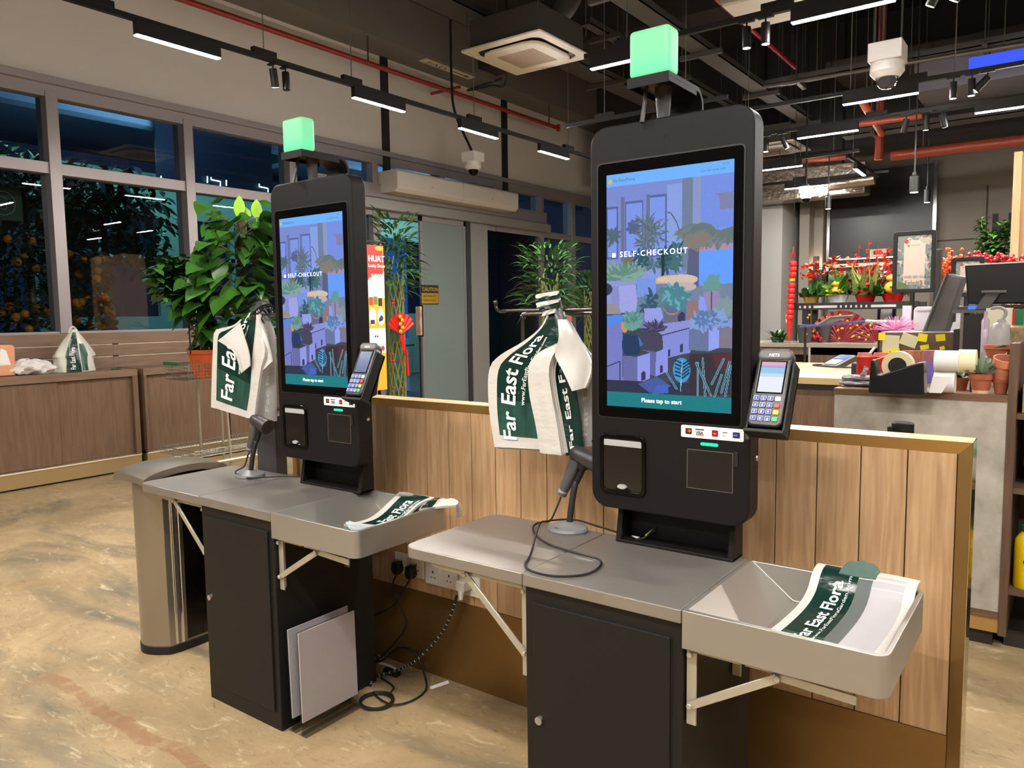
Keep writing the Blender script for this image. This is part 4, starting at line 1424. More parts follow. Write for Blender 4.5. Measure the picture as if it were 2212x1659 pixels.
# ================================================================== BAG RACKS
def rack(dx, label, post):
    t = thing('bag_rack', label, 'bag rack', (-1.2 + dx, 2.12, CZ))
    def hook(y, x0, xe, z):
        pts = [(x0, y, z)] + [(xe + .06, y, z), (xe + .04, y - .001, z - .002), (xe + .015, y - .003, z - .002), (xe + .002, y - .006, z + .010), (xe, y - .008, z + .026)]
        m_ = MB().tube(smooth_path([Vector(p) + Vector((dx, 0, 0)) for p in pts], 5), .0055, 10)
        m_.ico((xe + dx, y - .008, z + .028), .0075, 2)
        return m_.build('hook_bar', mat('rack_dark_chrome', (92, 88, 86), 0.22, 0.9), t)
    hook(2.06, -1.10, -1.575, 1.512)
    hook(2.16, -1.10, -1.42, 1.512)
    MB().tube(smooth_path([Vector(p) + Vector((dx, 0, 0)) for p in ((-1.10, 2.11, 1.50), (-1.47, 2.11, 1.50), (-1.50, 2.11, 1.485), (-1.505, 2.11, 1.45), (-1.505, 2.11, 1.12), (-1.49, 2.11, 1.10), (-1.10, 2.11, 1.09))], 4), .007, 10).build('frame', mat('rack_dark_chrome'), t)
    MB().box(-1.14 + dx, -1.09 + dx, 2.10, 2.16, 1.02, 1.56).build('back_bracket', black, t, smooth=0)
    if post:
        MB().box(P(556, 1000, 'y', 2.12).x, P(597, 1000, 'y', 2.12).x, 2.12, 2.18, 0, 1.06).build('post', mat('post_dark_grey', (62, 60, 60), .45), t, smooth=0, bevel=.004)
    return t
rack(0, 'dark metal bag rack behind the right checkout machine', False)
rack(-1.50, 'dark metal bag rack behind the left checkout machine', True)

# ================================================================== HANGING BAGS
def pv(L): return [P(a, b_, 'y', c_) for a, b_, c_ in L]
def subf(f, u0, u1, v0, v1, off, n=(0, -1, 0)):
    n = Vector(n)
    return lambda u, v: f(u0 + (u1 - u0) * u, v0 + (v1 - v0) * v) + n * off
def vtext(body, f, u_base, v_start, v_len, du, mt_, par, size=1.0):
    """letters running up the sheet (towards v=0), tops towards u=0"""
    # measured with size 1: average advance
    tmp = bpy.data.curves.new('t', 'FONT'); tmp.body = body; tmp.size = 1
    ob = bpy.data.objects.new('t', tmp); COL.objects.link(ob)
    bpy.context.view_layer.update()
    wlen = ob.dimensions.x
    bpy.data.objects.remove(ob)
    return text(body, 1.0, lambda a, b_: f(u_base - b_ * du, v_start - a / wlen * v_len) + Vector((0, -.0045, 0)), mt_, par, name='print_lettering', bold=.018 * size, cuts=1)

bg = thing('carrier_bag_bundle', 'green and white carrier bags hanging on the rack left of the right checkout machine', 'carrier bags', P(1190, 660, 'y', 2.06))
f1 = loft(pv([(1186, 668, 2.06), (1168, 706, 2.05), (1130, 738, 2.05), (1080, 768, 2.05), (1057, 800, 2.05), (1056, 880, 2.04), (1068, 966, 2.03)]),
          pv([(1214, 668, 2.06), (1214, 706, 2.05), (1212, 750, 2.04), (1208, 800, 2.04), (1206, 850, 2.04), (1200, 900, 2.03), (1192, 972, 2.03)]), .004, 1)
b0_ = MB().sheet(f1, 16, 24, .006).build('left_sheet', bag_white, bg)
MB().sheet(subf(f1, 0.0, 1, 0.02, 1.012, -.010), 12, 20, .006).build('sheet_layers', bag_white, bg)
g1 = subf(f1, .13, .98, 0.0, .925, .0012)
MB().grid(lambda u, v: g1(u, v), 14, 24).build('green_print', bag_green, b0_)
MB().grid(subf(f1, .13, .98, .70, .925, .0018), 12, 8).build('leaf_print', bag_leaf, b0_)
vtext('Far East Flora', f1, .42, .955, .76, .31, bag_text, b0_)
vtext('www.FarEastFloraGarden.com', f1, .56, .72, .52, .085, bag_text, b0_, .5)
fold = MB()
for k, (dx_, dy_) in enumerate(((0, 0), (4, .012), (9, .022), (14, .03))):
    fa = loft(pv([(1200 + dx_, 742, 2.0 + dy_), (1160 + dx_, 764, 1.99 + dy_), (1141 + dx_ * 1.1, 795, 1.985 + dy_), (1143 + dx_, 850, 1.985 + dy_), (1155 + dx_, 910, 1.985 + dy_), (1166 + dx_ * .6, 978 + k, 1.985 + dy_)]),
              pv([(1218 + dx_, 742, 2.01 + dy_), (1196 + dx_, 766, 1.99 + dy_), (1186 + dx_, 800, 1.985 + dy_), (1190 + dx_, 850, 1.985 + dy_), (1200 + dx_, 910, 1.985 + dy_), (1212 + dx_, 984 - 2 * k, 1.985 + dy_)]), .004, 10 + k)
    fold.sheet(fa, 8, 20, .004)
fold.build('white_fold', bag_white, bg)
f3 = loft(pv([(1188, 788, 2.03), (1198, 850, 2.03), (1208, 900, 2.03), (1222, 985, 2.02)]), pv([(1232, 780, 2.05), (1245, 850, 2.05), (1252, 900, 2.05), (1258, 978, 2.05)]), .003, 3)
s3_ = MB().sheet(f3, 8, 14, .006).build('middle_sheet', bag_green, bg)
vtext('Far East F', f3, .62, .95, .80, .40, bag_text, s3_)
f4 = loft(pv([(1210, 680, 2.07), (1226, 740, 2.07), (1240, 800, 2.07), (1243, 870, 2.07), (1240, 968, 2.06)]), pv([(1222, 680, 2.10), (1258, 740, 2.12), (1290, 790, 2.12), (1292, 870, 2.12), (1292, 962, 2.12)]), .004, 4)
s4_ = MB().sheet(f4, 10, 18, .006).build('right_sheet', bag_clear, bg)
vtext('Far Ea', f4, .58, .93, .40, .36, mat('faint_print', (214, 214, 208), .4), s4_)
f5 = loft(pv([(1202, 690, 2.0), (1206, 730, 1.99), (1198, 765, 1.985), (1215, 800, 1.99), (1236, 845, 2.0)]), pv([(1222, 690, 2.03), (1246, 728, 2.04), (1268, 768, 2.05), (1277, 800, 2.05), (1264, 838, 2.03)]), .005, 5)
MB().sheet(f5, 10, 14, .012).build('shoulder_fold', mat('bag_grey_white_film', (206, 202, 196), 0.22), bg)
f6 = loft(pv([(1180, 640, 2.05), (1196, 668, 2.04), (1202, 705, 2.03)]), pv([(1205, 640, 2.06), (1214, 668, 2.05), (1224, 705, 2.05)]), .003, 6)
MB().sheet(f6, 6, 10, .012).build('neck', mat('bag_dark_fold', (70, 76, 74), .22), bg)
kn = MB()
for k, (xa, ya, xb, yb) in enumerate(((1157, 636, 1206, 628), (1156, 645, 1208, 634), (1158, 655, 1208, 644), (1164, 664, 1206, 655), (1170, 674, 1200, 666))):
    kn.m(k % 2)
    fk = loft(pv([(xa, ya, 2.045 - .002 * k), (xa + 2, ya + 9, 2.04 - .002 * k)]), pv([(xb, yb, 2.045 - .002 * k), (xb - 2, yb + 9, 2.04 - .002 * k)]), .006, 20 + k)
    kn.sheet(fk, 8, 3, .006)
kn.build('knotted_handles', [bag_white, bag_green], bg)

# left bundle
bl = thing('carrier_bag_bundle', 'green and white carrier bags hanging on the rack left of the left checkout machine', 'carrier bags', P(560, 680, 'y', 2.06))
f1 = loft(pv([(520, 690, 2.05), (505, 702, 2.05), (480, 709, 2.05), (463, 716, 2.05), (460, 760, 2.04), (456, 880, 2.02)]),
          pv([(553, 690, 2.04), (552, 720, 2.03), (550, 760, 2.02), (548, 800, 2.02), (546, 840, 2.01), (536, 903, 2.0)]), .004, 31)
b0_ = MB().sheet(f1, 14, 20, .008).build('left_sheet', bag_white, bl)
MB().grid(subf(f1, .13, .95, 0, .93, .0012), 12, 20).build('green_print', bag_green, b0_)
MB().grid(subf(f1, .13, .95, .66, .93, .0018), 12, 8).build('leaf_print', bag_leaf, b0_)
vtext('Far East Flora', f1, .56, .90, .98, .42, bag_text, b0_)
vtext('www.FarEastFloraGarden.com', f1, .70, .62, .55, .09, bag_text, b0_, .5)
fl_ = loft(pv([(517, 698, 2.0), (498, 715, 1.99), (472, 736, 1.985)]), pv([(515, 712, 2.0), (540, 760, 1.985), (539, 790, 1.98)]), .0, 32)
def flap(u, v):
    a_ = [(518, 698, 2.0), (500, 713, 1.99), (472, 734, 1.985)]
    b_ = [(516, 705, 2.0), (530, 735, 1.99), (540, 788, 1.98)]
    A__, B__ = smooth_path(pv(a_), 4), smooth_path(pv(b_), 4)
    c_ = poly_at(smooth_path(pv([(472, 734, 1.985), (500, 752, 1.98), (515, 775, 1.98), (522, 806, 1.98)]), 4), v)
    return poly_at(A__, 1 - 0).lerp(c_, v) if False else None
fw_ = loft(pv([(518, 697, 2.0), (497, 716, 1.99), (471, 735, 1.985)]), pv([(518, 697, 2.0), (531, 740, 1.985), (540, 790, 1.98)]), 0, 1)
# triangular turned-down corner: from the top point to the lower edge
edge_lo = smooth_path(pv([(471, 736, 1.985), (500, 755, 1.98), (512, 775, 1.98), (521, 806, 1.98)]), 5)
edge_hi = smooth_path(pv([(518, 697, 2.0), (528, 730, 1.99), (538, 765, 1.98), (540, 790, 1.98)]), 5)
fcor = lambda u, v: poly_at(edge_lo, v).lerp(poly_at(edge_hi, v), u)
MB().sheet(fcor, 8, 12, .004).build('turned_corner', mat('bag_grey_white_film'), bl)
MB().grid(subf(fcor, 0, .2, 0, 1, .0015), 3, 12).build('corner_border', bag_white, bl)
f3 = loft(pv([(553, 668, 2.04), (551, 720, 2.02), (545, 780, 2.0), (541, 840, 1.99), (531, 902, 1.98)]), pv([(560, 668, 2.04), (567, 720, 2.02), (572, 762, 2.0), (562, 800, 1.99), (548, 905, 1.98)]), .003, 33)
MB().sheet(f3, 8, 18, .012).build('white_fold', bag_white, bl)
f4 = loft(pv([(556, 668, 2.07), (560, 740, 2.07), (562, 820, 2.07), (552, 905, 2.06)]), pv([(562, 668, 2.07), (590, 715, 2.09), (592, 820, 2.09), (594, 910, 2.09)]), .003, 34)
s4_ = MB().sheet(f4, 8, 16, .01).build('right_sheet', bag_clear, bl)
vtext('Far East Flor', f4, .72, .93, .75, .30, mat('faint_print'), s4_)
f5 = loft(pv([(560, 690, 2.02), (566, 730, 2.01), (572, 770, 2.01), (562, 806, 2.0)]), pv([(562, 690, 2.03), (574, 725, 2.02), (585, 770, 2.02), (586, 782, 2.01)]), .002, 35)
MB().sheet(f5, 6, 10, .006).build('shoulder_fold', mat('bag_grey_white_film'), bl)
kn = MB()
for k, (xa, ya, xb, yb) in enumerate(((538, 668, 560, 650), (545, 676, 572, 655), (556, 652, 576, 645), (552, 662, 566, 690), (565, 650, 572, 668))):
    kn.m(k % 2)
    kn.sheet(loft(pv([(xa, ya, 2.04), (xa + 6, ya + 9, 2.035)]), pv([(xb, yb, 2.04), (xb + 4, yb + 9, 2.035)]), .007, 40 + k), 6, 3, .006)
kn.build('knotted_handles', [mat('bag_dark_fold'), mat('rubbery_black', (30, 32, 32), .2)], bl)

# ================================================================== BAGS LYING IN THE TRAYS
def tray_bags(off, label, seed, var=0):
    t = thing('carrier_bag_stack', label, 'carrier bags', Vector((-0.45, 1.82, CZ - .08)) + off)
    def Z(L): return [P(a, b_, 'z', c_) for a, b_, c_ in L]
    def edge(xa, xb): return [Vector((xa + (xb - xa) * k, y_, z_)) for k, y_, z_ in ((0, 1.70, .746), (.35, 1.81, .748), (.7, 1.93, .760), (.85, 1.995, .782), (.93, 2.022, .815), (1, 2.045, .832), (1.05, 2.072, .834))]
    left = edge(P(1668, 1350, 'z', .742).x, P(1752, 1233, 'z', .83).x)
    right = edge(P(1918, 1400, 'z', .742).x, P(1976, 1276, 'z', .83).x)
    left = [p + off for p in left]
    right = [p + off for p in right]
    n = Vector((0, -.35, .94))
    f = loft(left, right, .0022, seed, n)
    base = MB().sheet(f, 20, 32, .004, n).build('top_bag', bag_white, t)
    for k in range(3):
        lo = MB()
        lo.sheet(subf(f, .01 * k, 1 - .01 * k, 0, .72 - .02 * k, -.004 - .002 * k, n), 12, 12, .002, n)
        lo.build('bag_layer', bag_white if k % 2 else bag_clear, t)
    MB().grid(subf(f, .09, .46, .0, .98, .0012, n), 10, 18).build('green_print', bag_green, base)
    MB().grid(subf(f, .09, .46, .0, .24, .0018, n), 10, 6).build('leaf_print', bag_leaf, base)
    MB().grid(subf(f, .46, .60, .05, 1, .0012, n), 6, 14).build('grey_band', mat('bag_grey_band', (96, 102, 100), .25), base)
    MB().grid(subf(f, .60, .90, .05, .93, .0010, n), 6, 14).build('pale_band', mat('bag_pale_band', (176, 174, 176), .25), base)
    text('Far East Flora', 1.0, lambda a, b_: f(.33 - b_ * .17, .15 + a / 6.6 * .83) + n * .004, bag_text, base, name='print_lettering', bold=.02, cuts=1)
    text('www.FarEastFloraGarden.com', 1.0, lambda a, b_: f(.40 - b_ * .05, .18 + a / 12.5 * .72) + n * .004, bag_text, base, name='print_lettering', cuts=1)
    def bump(u, v):
        e = max(0, math.sin(math.pi * u)) ** .5
        return f(.26 + .36 * u, .90 + .10 * v) + Vector((0, .02 * v * e, .003 + .016 * v ** 1.5 * e * (1 + .12 * math.sin(19 * u + 5 * v))))
    MB().sheet(bump, 24, 8, .008, n).build('handle_bump', mat('bag_milky_green', (84, 108, 100), .2, bump=BB), t)
    return t
tray_bags(Vector((0, 0, 0)), 'pile of green and white carrier bags lying in the steel tray of the right cabinet', 51)
tb2 = thing('carrier_bag_stack', 'green and white carrier bags in the steel tray of the left cabinet, spilling over', 'carrier bags', (-2.0, 1.85, CZ - .08))
def Z(L): return [P(a, b_, 'z', c_) for a, b_, c_ in L]
n = Vector((0.1, -.3, .94))
f = loft(Z([(742, 1132, .742), (800, 1118, .752), (846, 1078, .80), (862, 1062, .838)]), Z([(832, 1144, .742), (872, 1118, .760), (905, 1088, .81), (938, 1074, .838)]), .003, 61, n)
base = MB().sheet(f, 14, 18, .010, n).build('top_bag', bag_white, tb2)
MB().grid(subf(f, .22, .92, .12, .98, .0012, n), 10, 16).build('green_print', bag_green, base)
text('East Flora', 1.0, lambda a, b_: f(.78 - b_ * .42, .20 + a / 4.75 * .66) + n * .004, bag_text, base, name='print_lettering', bold=.02, cuts=1)
text('FarEastFloraGarden.com', 1.0, lambda a, b_: f(.93 - b_ * .13, .22 + a / 10.6 * .62) + n * .004, bag_text, base, name='print_lettering', cuts=1)
f2 = loft(Z([(905, 1100, .80), (925, 1080, .84), (948, 1076, .845)]), Z([(985, 1090, .835), (990, 1082, .842), (975, 1078, .845)]), .004, 62, n)
MB().sheet(f2, 8, 8, .008, n).build('rear_bag', bag_white, tb2)
MB().grid(subf(f2, .05, .35, 0, 1, .001, n), 4, 6).build('green_print', bag_green, tb2)
f2 = loft([P(975, 1078, 'z', .846), P(996, 1090, 'z', .82), P(1000, 1115, 'z', .77)], [P(948, 1075, 'z', .846), P(985, 1095, 'z', .822), P(988, 1118, 'z', .775)], .003, 63, (1, 0, 0))
MB().sheet(f2, 6, 8, .004, (1, 0, 0)).build('hanging_tail', bag_clear, tb2)
for k in range(3):
    f3 = loft(Z([(740 + 3 * k, 1120 + 6 * k, .742 - .002 * k), (770, 1128 + 5 * k, .745)]), Z([(760, 1142 + 2 * k, .74), (835, 1146, .744)]), .003, 65 + k, n)
    MB().sheet(f3, 8, 4, .003, n).build('bag_layer', mat('bag_pale_blue_film', (196, 208, 210), .2), tb2)

# ================================================================== STAINLESS BIN
bn = thing('pedal_bin', 'tall stainless steel rubbish bin with black side panels left of the left cabinet', 'rubbish bin', (-3.2, 1.98, 0))
def bin_out(e=0.0, x0=-3.455, x1=-3.205, y0=1.715, y1=2.06):
    q = []
    for k in range(9):
        t = k / 8
        q.append((x0 + .01 + (x1 - x0 - .02) * t, y0 + .045 - .06 * math.sin(math.pi * t) - e + (.0)))
    q += [(x1 + e, y0 + .09), (x1 + e, y1), (x0 - e, y1), (x0 - e, y0 + .09)]
    return q
MB().prism(bin_out(), 'z', 0.035, .785).build('bin_body', binsteel, bn, smooth=30, bevel=.004)
MB().prism(bin_out(.004), 'z', 0, .04).build('bin_base', rubber, bn, smooth=30, bevel=.004)
sd = MB().box(-3.207, -3.201, 1.84, 2.05, .05, .775).box(-3.201, -3.199, 1.915, 1.918, .05, .775)
sd.build('side_panel', mat('bin_side_black', (10, 9, 9), .12), bn, smooth=0)
MB().tube([(-3.204, 1.815, .045), (-3.204, 1.815, .78)], .009, 8).tube([(-3.206, 1.79, .045), (-3.206, 1.79, .78)], .006, 8).build('corner_trim', chrome, bn)
lid = MB()
def lf(u, v):
    return Vector((-3.462 + .264 * u, 1.675 + .40 * v, .812 + .035 * math.sin(math.pi * v) ** .6 + .01 * math.sin(math.pi * u)))
lid.sheet(lf, 12, 16, .03, (0, 0, 1))
lid.build('lid', binsteel, bn, smooth=50)
MB().box(-3.44, -3.22, 1.74, 2.04, .782, .80).build('lid_collar', rubber, bn, smooth=0)

# ================================================================== ACRYLIC SIGN PANELS ON THE FLOOR
acr = mat('frosted_white_acrylic', (244, 238, 242), 0.3)
acc = glass('clear_acrylic', (236, 236, 236), 0.02, 1.45)
def panel(x, y0, y1, h, lean, label, mt_, par=None):
    t = thing('acrylic_sign_holder', label, 'sign holder', (x, (y0 + y1) / 2, 0), 'blank sign holders on the floor')
    T = Matrix.Translation((x, 0, .004)) @ Matrix.Rotation(lean, 4, 'Y')
    MB().t(T).box(-.002, .002, y0, y1, .045, h).build('insert', mt_, t, smooth=0)
    MB().t(T).box(.003, .0055, y0 - .004, y1 + .004, 0.0, h + .004).box(-.0055, -.003, y0 - .004, y1 + .004, 0.0, h + .004).build('clear_cover', acc, t, smooth=0)
    MB().box(x - .022, x + .022, y0 - .004, y1 + .004, 0, .004).build('foot', acc, t, smooth=0)
panel(-2.236, 1.668, 1.95, .375, math.radians(-1.5), 'blank white acrylic sign holder leaning on the side of the left cabinet, the rear one', acr)
panel(-2.180, 1.668, 1.93, .375, math.radians(-1), 'blank white acrylic sign holder beside the left cabinet, the front one', mat('pinkish_acrylic', (246, 236, 238), .3))

# ================================================================== SOCKETS, PLUGS, CABLES
def socket(x0, x1, z0, z1, label, dbl=True):
    t = thing('wall_socket', label, 'power socket', ((x0 + x1) / 2, PY, (z0 + z1) / 2), 'sockets on the partition')
    MB().box(x0, x1, PY - .012, PY, z0, z1).build('face_plate', white, t, smooth=0, bevel=.003)
    xs = ((x0 * .75 + x1 * .25), (x0 * .25 + x1 * .75)) if dbl else ((x0 + x1) / 2,)
    for i, xx in enumerate(xs):
        h_ = MB()
        zc = (z0 + z1) / 2 - .004
        h_.box(xx - .0035, xx + .0035, PY - .0125, PY - .0118, zc + .008, zc + .018).box(xx - .013, xx - .006, PY - .0125, PY - .0118, zc - .012, zc - .008).box(xx + .006, xx + .013, PY - .0125, PY - .0118, zc - .012, zc - .008)
        h_.build('pin_holes', rubber, t, smooth=0)
        s_ = MB().box((x0 + x1) / 2 + (-.012 if i == 0 else .004), (x0 + x1) / 2 + (-.004 if i == 0 else .012), PY - .016, PY - .011, z1 - .036, z1 - .014)
        s_.build('switch', white, t, smooth=0, bevel=.001)
    return t
socket(-2.318, -2.150, .404, .494, 'white double wall socket with two black plugs, leftmost of the sockets on the partition')
socket(-2.142, -1.968, .392, .482, 'empty white double wall socket, middle of the sockets on the partition')
socket(-1.958, -1.852, .385, .475, 'white wall socket with a white adaptor, rightmost of the sockets on the partition', False)
def plug(x, z, label, cpts, mt_, r=.0035):
    t = thing('power_plug', label, 'plug', (x, PY - .02, z))
    MB().prism([(x - .024, z - .01), (x - .018, z + .024), (x + .018, z + .024), (x + .024, z - .01), (x + .014, z - .03), (x - .014, z - .03)][::-1], 'y', PY - .046, PY - .0125).build('plug_body', mt_, t, smooth=0, bevel=.006)
    MB().tube(smooth_path([(x, PY - .035, z - .03)] + cpts, 7), r, 8).build('cable', rubber, t)
plug(-2.286, .437, 'black plug in the left socket, left of the two', [(-2.284, PY - .06, .36), (-2.25, PY - .05, .27), (-2.22, PY - .05, .21), (-2.25, PY - .06, .15), (-2.36, 2.2, .03), (-2.45, 2.2, .01)], rubber)
plug(-2.208, .432, 'black plug in the left socket, right of the two', [(-2.212, PY - .06, .37), (-2.28, PY - .07, .28), (-2.40, 2.18, .20), (-2.44, 2.16, .1), (-2.46, 2.16, .012)], rubber)
tw = thing('power_adaptor', 'white travel adaptor in the right socket with a black and white braided cable', 'adaptor', (-1.915, PY - .02, .44))
MB().box(-1.937, -1.893, PY - .06, PY - .0125, .415, .455).build('adaptor_body', white, tw, smooth=0, bevel=.004)
MB().tube([(-1.915, PY - .05, .416), (-1.905, PY - .065, .385)], [.013, .008], 10).build('white_plug', white, tw)
brd = mat('braided_cable', (24, 24, 24), .6)
brd.node_tree.nodes['Principled BSDF'].inputs['Base Color'].default_value = (0.01, 0.01, 0.01, 1)
bp_ = smooth_path([(-1.925, PY - .065, .40), (-1.955, PY - .08, .30), (-2.02, PY - .09, .20), (-2.10, 2.17, .11), (-2.19, 2.17, .05), (-2.28, 2.12, .012), (-2.25, 2.06, .008)], 10)
bc = MB().tube(bp_, .0052, 8).build('cable', brd, tw)
fl2 = MB()
for k in range(3, len(bp_) - 2, 1):
    d = (bp_[k + 1] - bp_[k]).normalized()
    if k % 2: continue
    fl2.tube([bp_[k], bp_[k] + d * .0025], .0055, 8)
fl2.build('white_flecks', paper, bc)
coil = []
for k in range(60):
    a = k / 60 * 2 * math.pi * 4.5
    coil.append((-2.135 + (.062 + .006 * math.sin(a * .37)) * math.cos(a), 1.985 + (.062 + .006 * math.cos(a * .5)) * math.sin(a), .005 + .002 * (k / 12)))
pw = thing('power_cable', 'coiled black power cable on the floor behind the sign holders', 'cable', (-2.15, 2.0, 0))
tail = [(-2.07, 1.99, .014), (-2.03, 2.06, .006), (-2.04, 2.16, .006), (-2.10, 2.22, .03), (-2.17, 2.24, .10), (-2.26, 2.235, .10), (-2.34, 2.21, .03), (-2.42, 2.18, .006)]
MB().tube(smooth_path(coil + tail, 3), .0038, 8).build('cable', rubber, pw)
MB().tube(smooth_path([(-2.12, 2.04, .02), (-2.16, 2.1, .012), (-2.26, 2.13, .01)], 6), .004, 8).build('cable_tail', rubber, pw)
wc = tag(MB().tube(smooth_path([(-2.46, 2.24, .012), (-2.38, 2.22, .012), (-2.30, 2.225, .012), (-2.24, 2.20, .02)], 8), .006, 8).build('white_cable', white),
         'short white cable lying on the floor between the cabinets at the partition foot', 'cable')
tag(MB().box(-2.30, -2.22, 2.175, 2.205, 0, .02).build('inline_connector', rubber, smooth=0, bevel=.004), 'small black inline connector on the floor at the partition foot', 'connector')
a, b_ = P(930, 1488, 'z', 0), P(968, 1475, 'z', 0)
tag(MB().tube([(a.x, a.y, .002), (b_.x, b_.y, .002)], .009, 4).build('white_strip', paper, smooth=0), 'short white plastic strip on the floor at the partition foot', 'strip')
cab = MB()
tag(MB().tube(smooth_path([(-2.44, 2.20, .008), (-2.40, 2.14, .02), (-2.35, 2.2, .03), (-2.42, 2.22, .05), (-2.46, 2.16, .04), (-2.38, 2.12, .01), (-2.33, 2.16, .008)], 8), .004, 8).build('tangled_cable', rubber),
    'tangle of thin black cable on the floor behind the left cabinet', 'cable')
# ================================================================== TRACK LIGHTING
LZ = 3.30          # underside of the linear lamps
TZ_ = 3.385        # underside of the tracks
hang = mat('steel_wire', (120, 118, 114), 0.4, 0.6)
def bar_lamp(label, group='linear track lamps'):
    t = thing('linear_track_lamp', label, 'track light', (0, 0, 0), group)
    MB().box(-.30, .30, -.022, .022, .004, .10).build('lamp_housing', black_metal, t, smooth=0, bevel=.002)
    MB().box(-.295, .295, -.019, .019, -.002, .004).build('diffuser', lamp_mat, t, smooth=0)
    return t
first_lamp = [None]
def lamp_at(x, y, along, label, group='linear track lamps'):
    if first_lamp[0] is None:
        o = bar_lamp(label, group)
        first_lamp[0] = o
    else:
        o = dup(first_lamp[0], label=label, group=group)
    o.location = (x, y, LZ)
    o.rotation_euler = (0, 0, math.pi / 2 if along == 'y' else 0)
    return o
def track(a, b_, label, feeds=(), wires=()):
    """a, b_ = (x, y) ends; feeds = distances with a black feed box"""
    a, b_ = Vector((*a, TZ_)), Vector((*b_, TZ_))
    t = thing('lighting_track', label, 'lighting track', a)
    d = (b_ - a).normalized()
    if abs(d.x) > .5: MB().box(a.x, b_.x, a.y - .017, a.y + .017, TZ_, TZ_ + .035).build('rail', black_metal, t, smooth=0)
    else: MB().box(a.x - .017, a.x + .017, a.y, b_.y, TZ_, TZ_ + .035).build('rail', black_metal, t, smooth=0)
    for s_ in feeds:
        c = a + d * s_
        e = .10
        dx, dy = (e, .022) if abs(d.x) > .5 else (.022, e)
        MB().box(c.x - dx, c.x + dx, c.y - dy, c.y + dy, TZ_ + .03, TZ_ + .075).build('joint_box', black_metal, t, smooth=0, bevel=.003)
    for s_ in wires:
        c = a + d * s_
        MB().tube([c + Vector((0, 0, .05)), (c.x, c.y, 5.895)], .004, 6).build('hanger_wire', hang, t)
    return t
spot_proto = [None]
def spot(x, y, yaw, tilt, label, group='track spotlights', lit=True, light=True, z=TZ_):
    """a cylinder spotlight under the track"""
    t = thing('track_spotlight', label, 'spotlight', (x, y, z), group)
    MB().box(x - .05, x + .05, y - .014, y + .014, z - .012, z).tube([(x, y, z - .01), (x, y, z - .05)], .006, 8).build('track_adaptor', black_metal, t, smooth=30)
    T = Matrix.Translation((x, y, z - .05)) @ Matrix.Rotation(yaw, 4, 'Z') @ Matrix.Rotation(tilt, 4, 'X')
    MB().t(T).lathe([(0, .01), (.026, .01), (.028, 0), (.028, -.12), (.025, -.122)], (0, 0, 0), 20).build('spot_barrel', black_metal, t)
    MB().t(T).lathe([(0, -.1235), (.024, -.1235)], (0, 0, 0), 20).build('spot_lens', spot_face if lit else gloss_black, t)
    if lit and light:
        ld = bpy.data.lights.new('spot_beam', 'SPOT')
        ld.energy = SPOT_W
        ld.spot_size = math.radians(62)
        ld.spot_blend = 0.6
        ld.color = (1.0, 0.93, 0.84)
        ld.shadow_soft_size = 0.03
        lo = bpy.data.objects.new('spot_beam', ld)
        COL.objects.link(lo)
        lo.matrix_world = T @ Matrix.Translation((0, 0, -.13))
    return t

XA = -4.91
track((XA, -6.5), (XA, 9.6), 'long black track running along the window wall, left of the picture', feeds=(8.95, 10.15, 11.0, 12.6, 14.35), wires=(8.95, 10.15, 11.0, 12.6, 14.35))
for k, y in enumerate((2.98, 4.81, 6.17, 7.54)):
    lamp_at(XA, y, 'y', ('nearest lit linear lamp on the window-side track, upper left', 'second lit linear lamp on the window-side track', 'third lit linear lamp on the window-side track, above the security camera', 'farthest lit linear lamp on the window-side track, beside the right machine')[k])
a = P(590, 160, 'x', XA)
spot(XA, a.y, 0.6, .35, 'unlit-looking black spotlight on the window-side track, left of its pair', light=False)
a = P(617, 165, 'x', XA)
spot(XA, a.y, 0.2, .05, 'black spotlight on the window-side track, right of its pair', light=False, lit=False)
YC = 5.12
track((-3.05, YC), (3.6, YC), 'nearest black cross track above the right machine', feeds=(.35, 1.42,), wires=(.35, 1.42, 3.2))
lamp_at(-2.70, YC, 'x', 'lit linear lamp just left of the right green signal light')
lamp_at(-1.24, YC, 'x', 'large lit linear lamp at the top edge, right of centre')
lamp_at(1.2, YC, 'x', 'linear lamp on the nearest cross track beyond the right edge')
for px, py, l_ in ((1613, 60, 'left one of two lit spotlights hanging from the nearest cross track'), (1654, 50, 'right one of two lit spotlights hanging from the nearest cross track')):
    a = P(px, py, 'y', YC); spot(a.x, YC, 0, .03, l_)
for px, py, l_ in ((2020, -20, 'lit spotlight tilted left at the top edge of the picture, the left one'), (2072, -20, 'lit spotlight tilted left at the top right edge, the right one')):
    a = P(px, py, 'y', YC); spot(a.x + .03, YC, 1.3, .5, l_)
YD = 7.39
track((-2.6, YD), (3.6, YD), 'second black cross track behind the right machine', feeds=(1.4,), wires=(.9, 1.7, 3.0))
lamp_at(-1.46, YD, 'x', 'lit linear lamp under the right security camera')
lamp_at(0.9, YD, 'x', 'linear lamp on the second cross track beyond the right edge')
for px, py, yw, tl_, l_ in ((2060, 165, 0, .05, 'left one of three lit spotlights at the right edge'), (2100, 160, 0, .02, 'middle one of three lit spotlights at the right edge'), (2134, 155, 1.6, .75, 'right one of three lit spotlights at the right edge, tilted sideways')):
    a = P(px, py, 'y', YD); spot(a.x, YD, yw, tl_, l_)
YE = 8.50
track((-4.3, 6.83), (-2.6, 6.83), 'short black track behind the right machine, at its left edge', feeds=(.45,), wires=(.45, 1.3))
track((-3.6, YE), (3.6, YE), 'third black cross track behind the right machine', feeds=(.6, 1.9), wires=(.6, 1.9, 3.3))
lamp_at(-2.17, YE, 'x', 'lit linear lamp just right of the top of the right machine')
lamp_at(-0.56, YE, 'x', 'lit linear lamp touching the right edge of the picture')
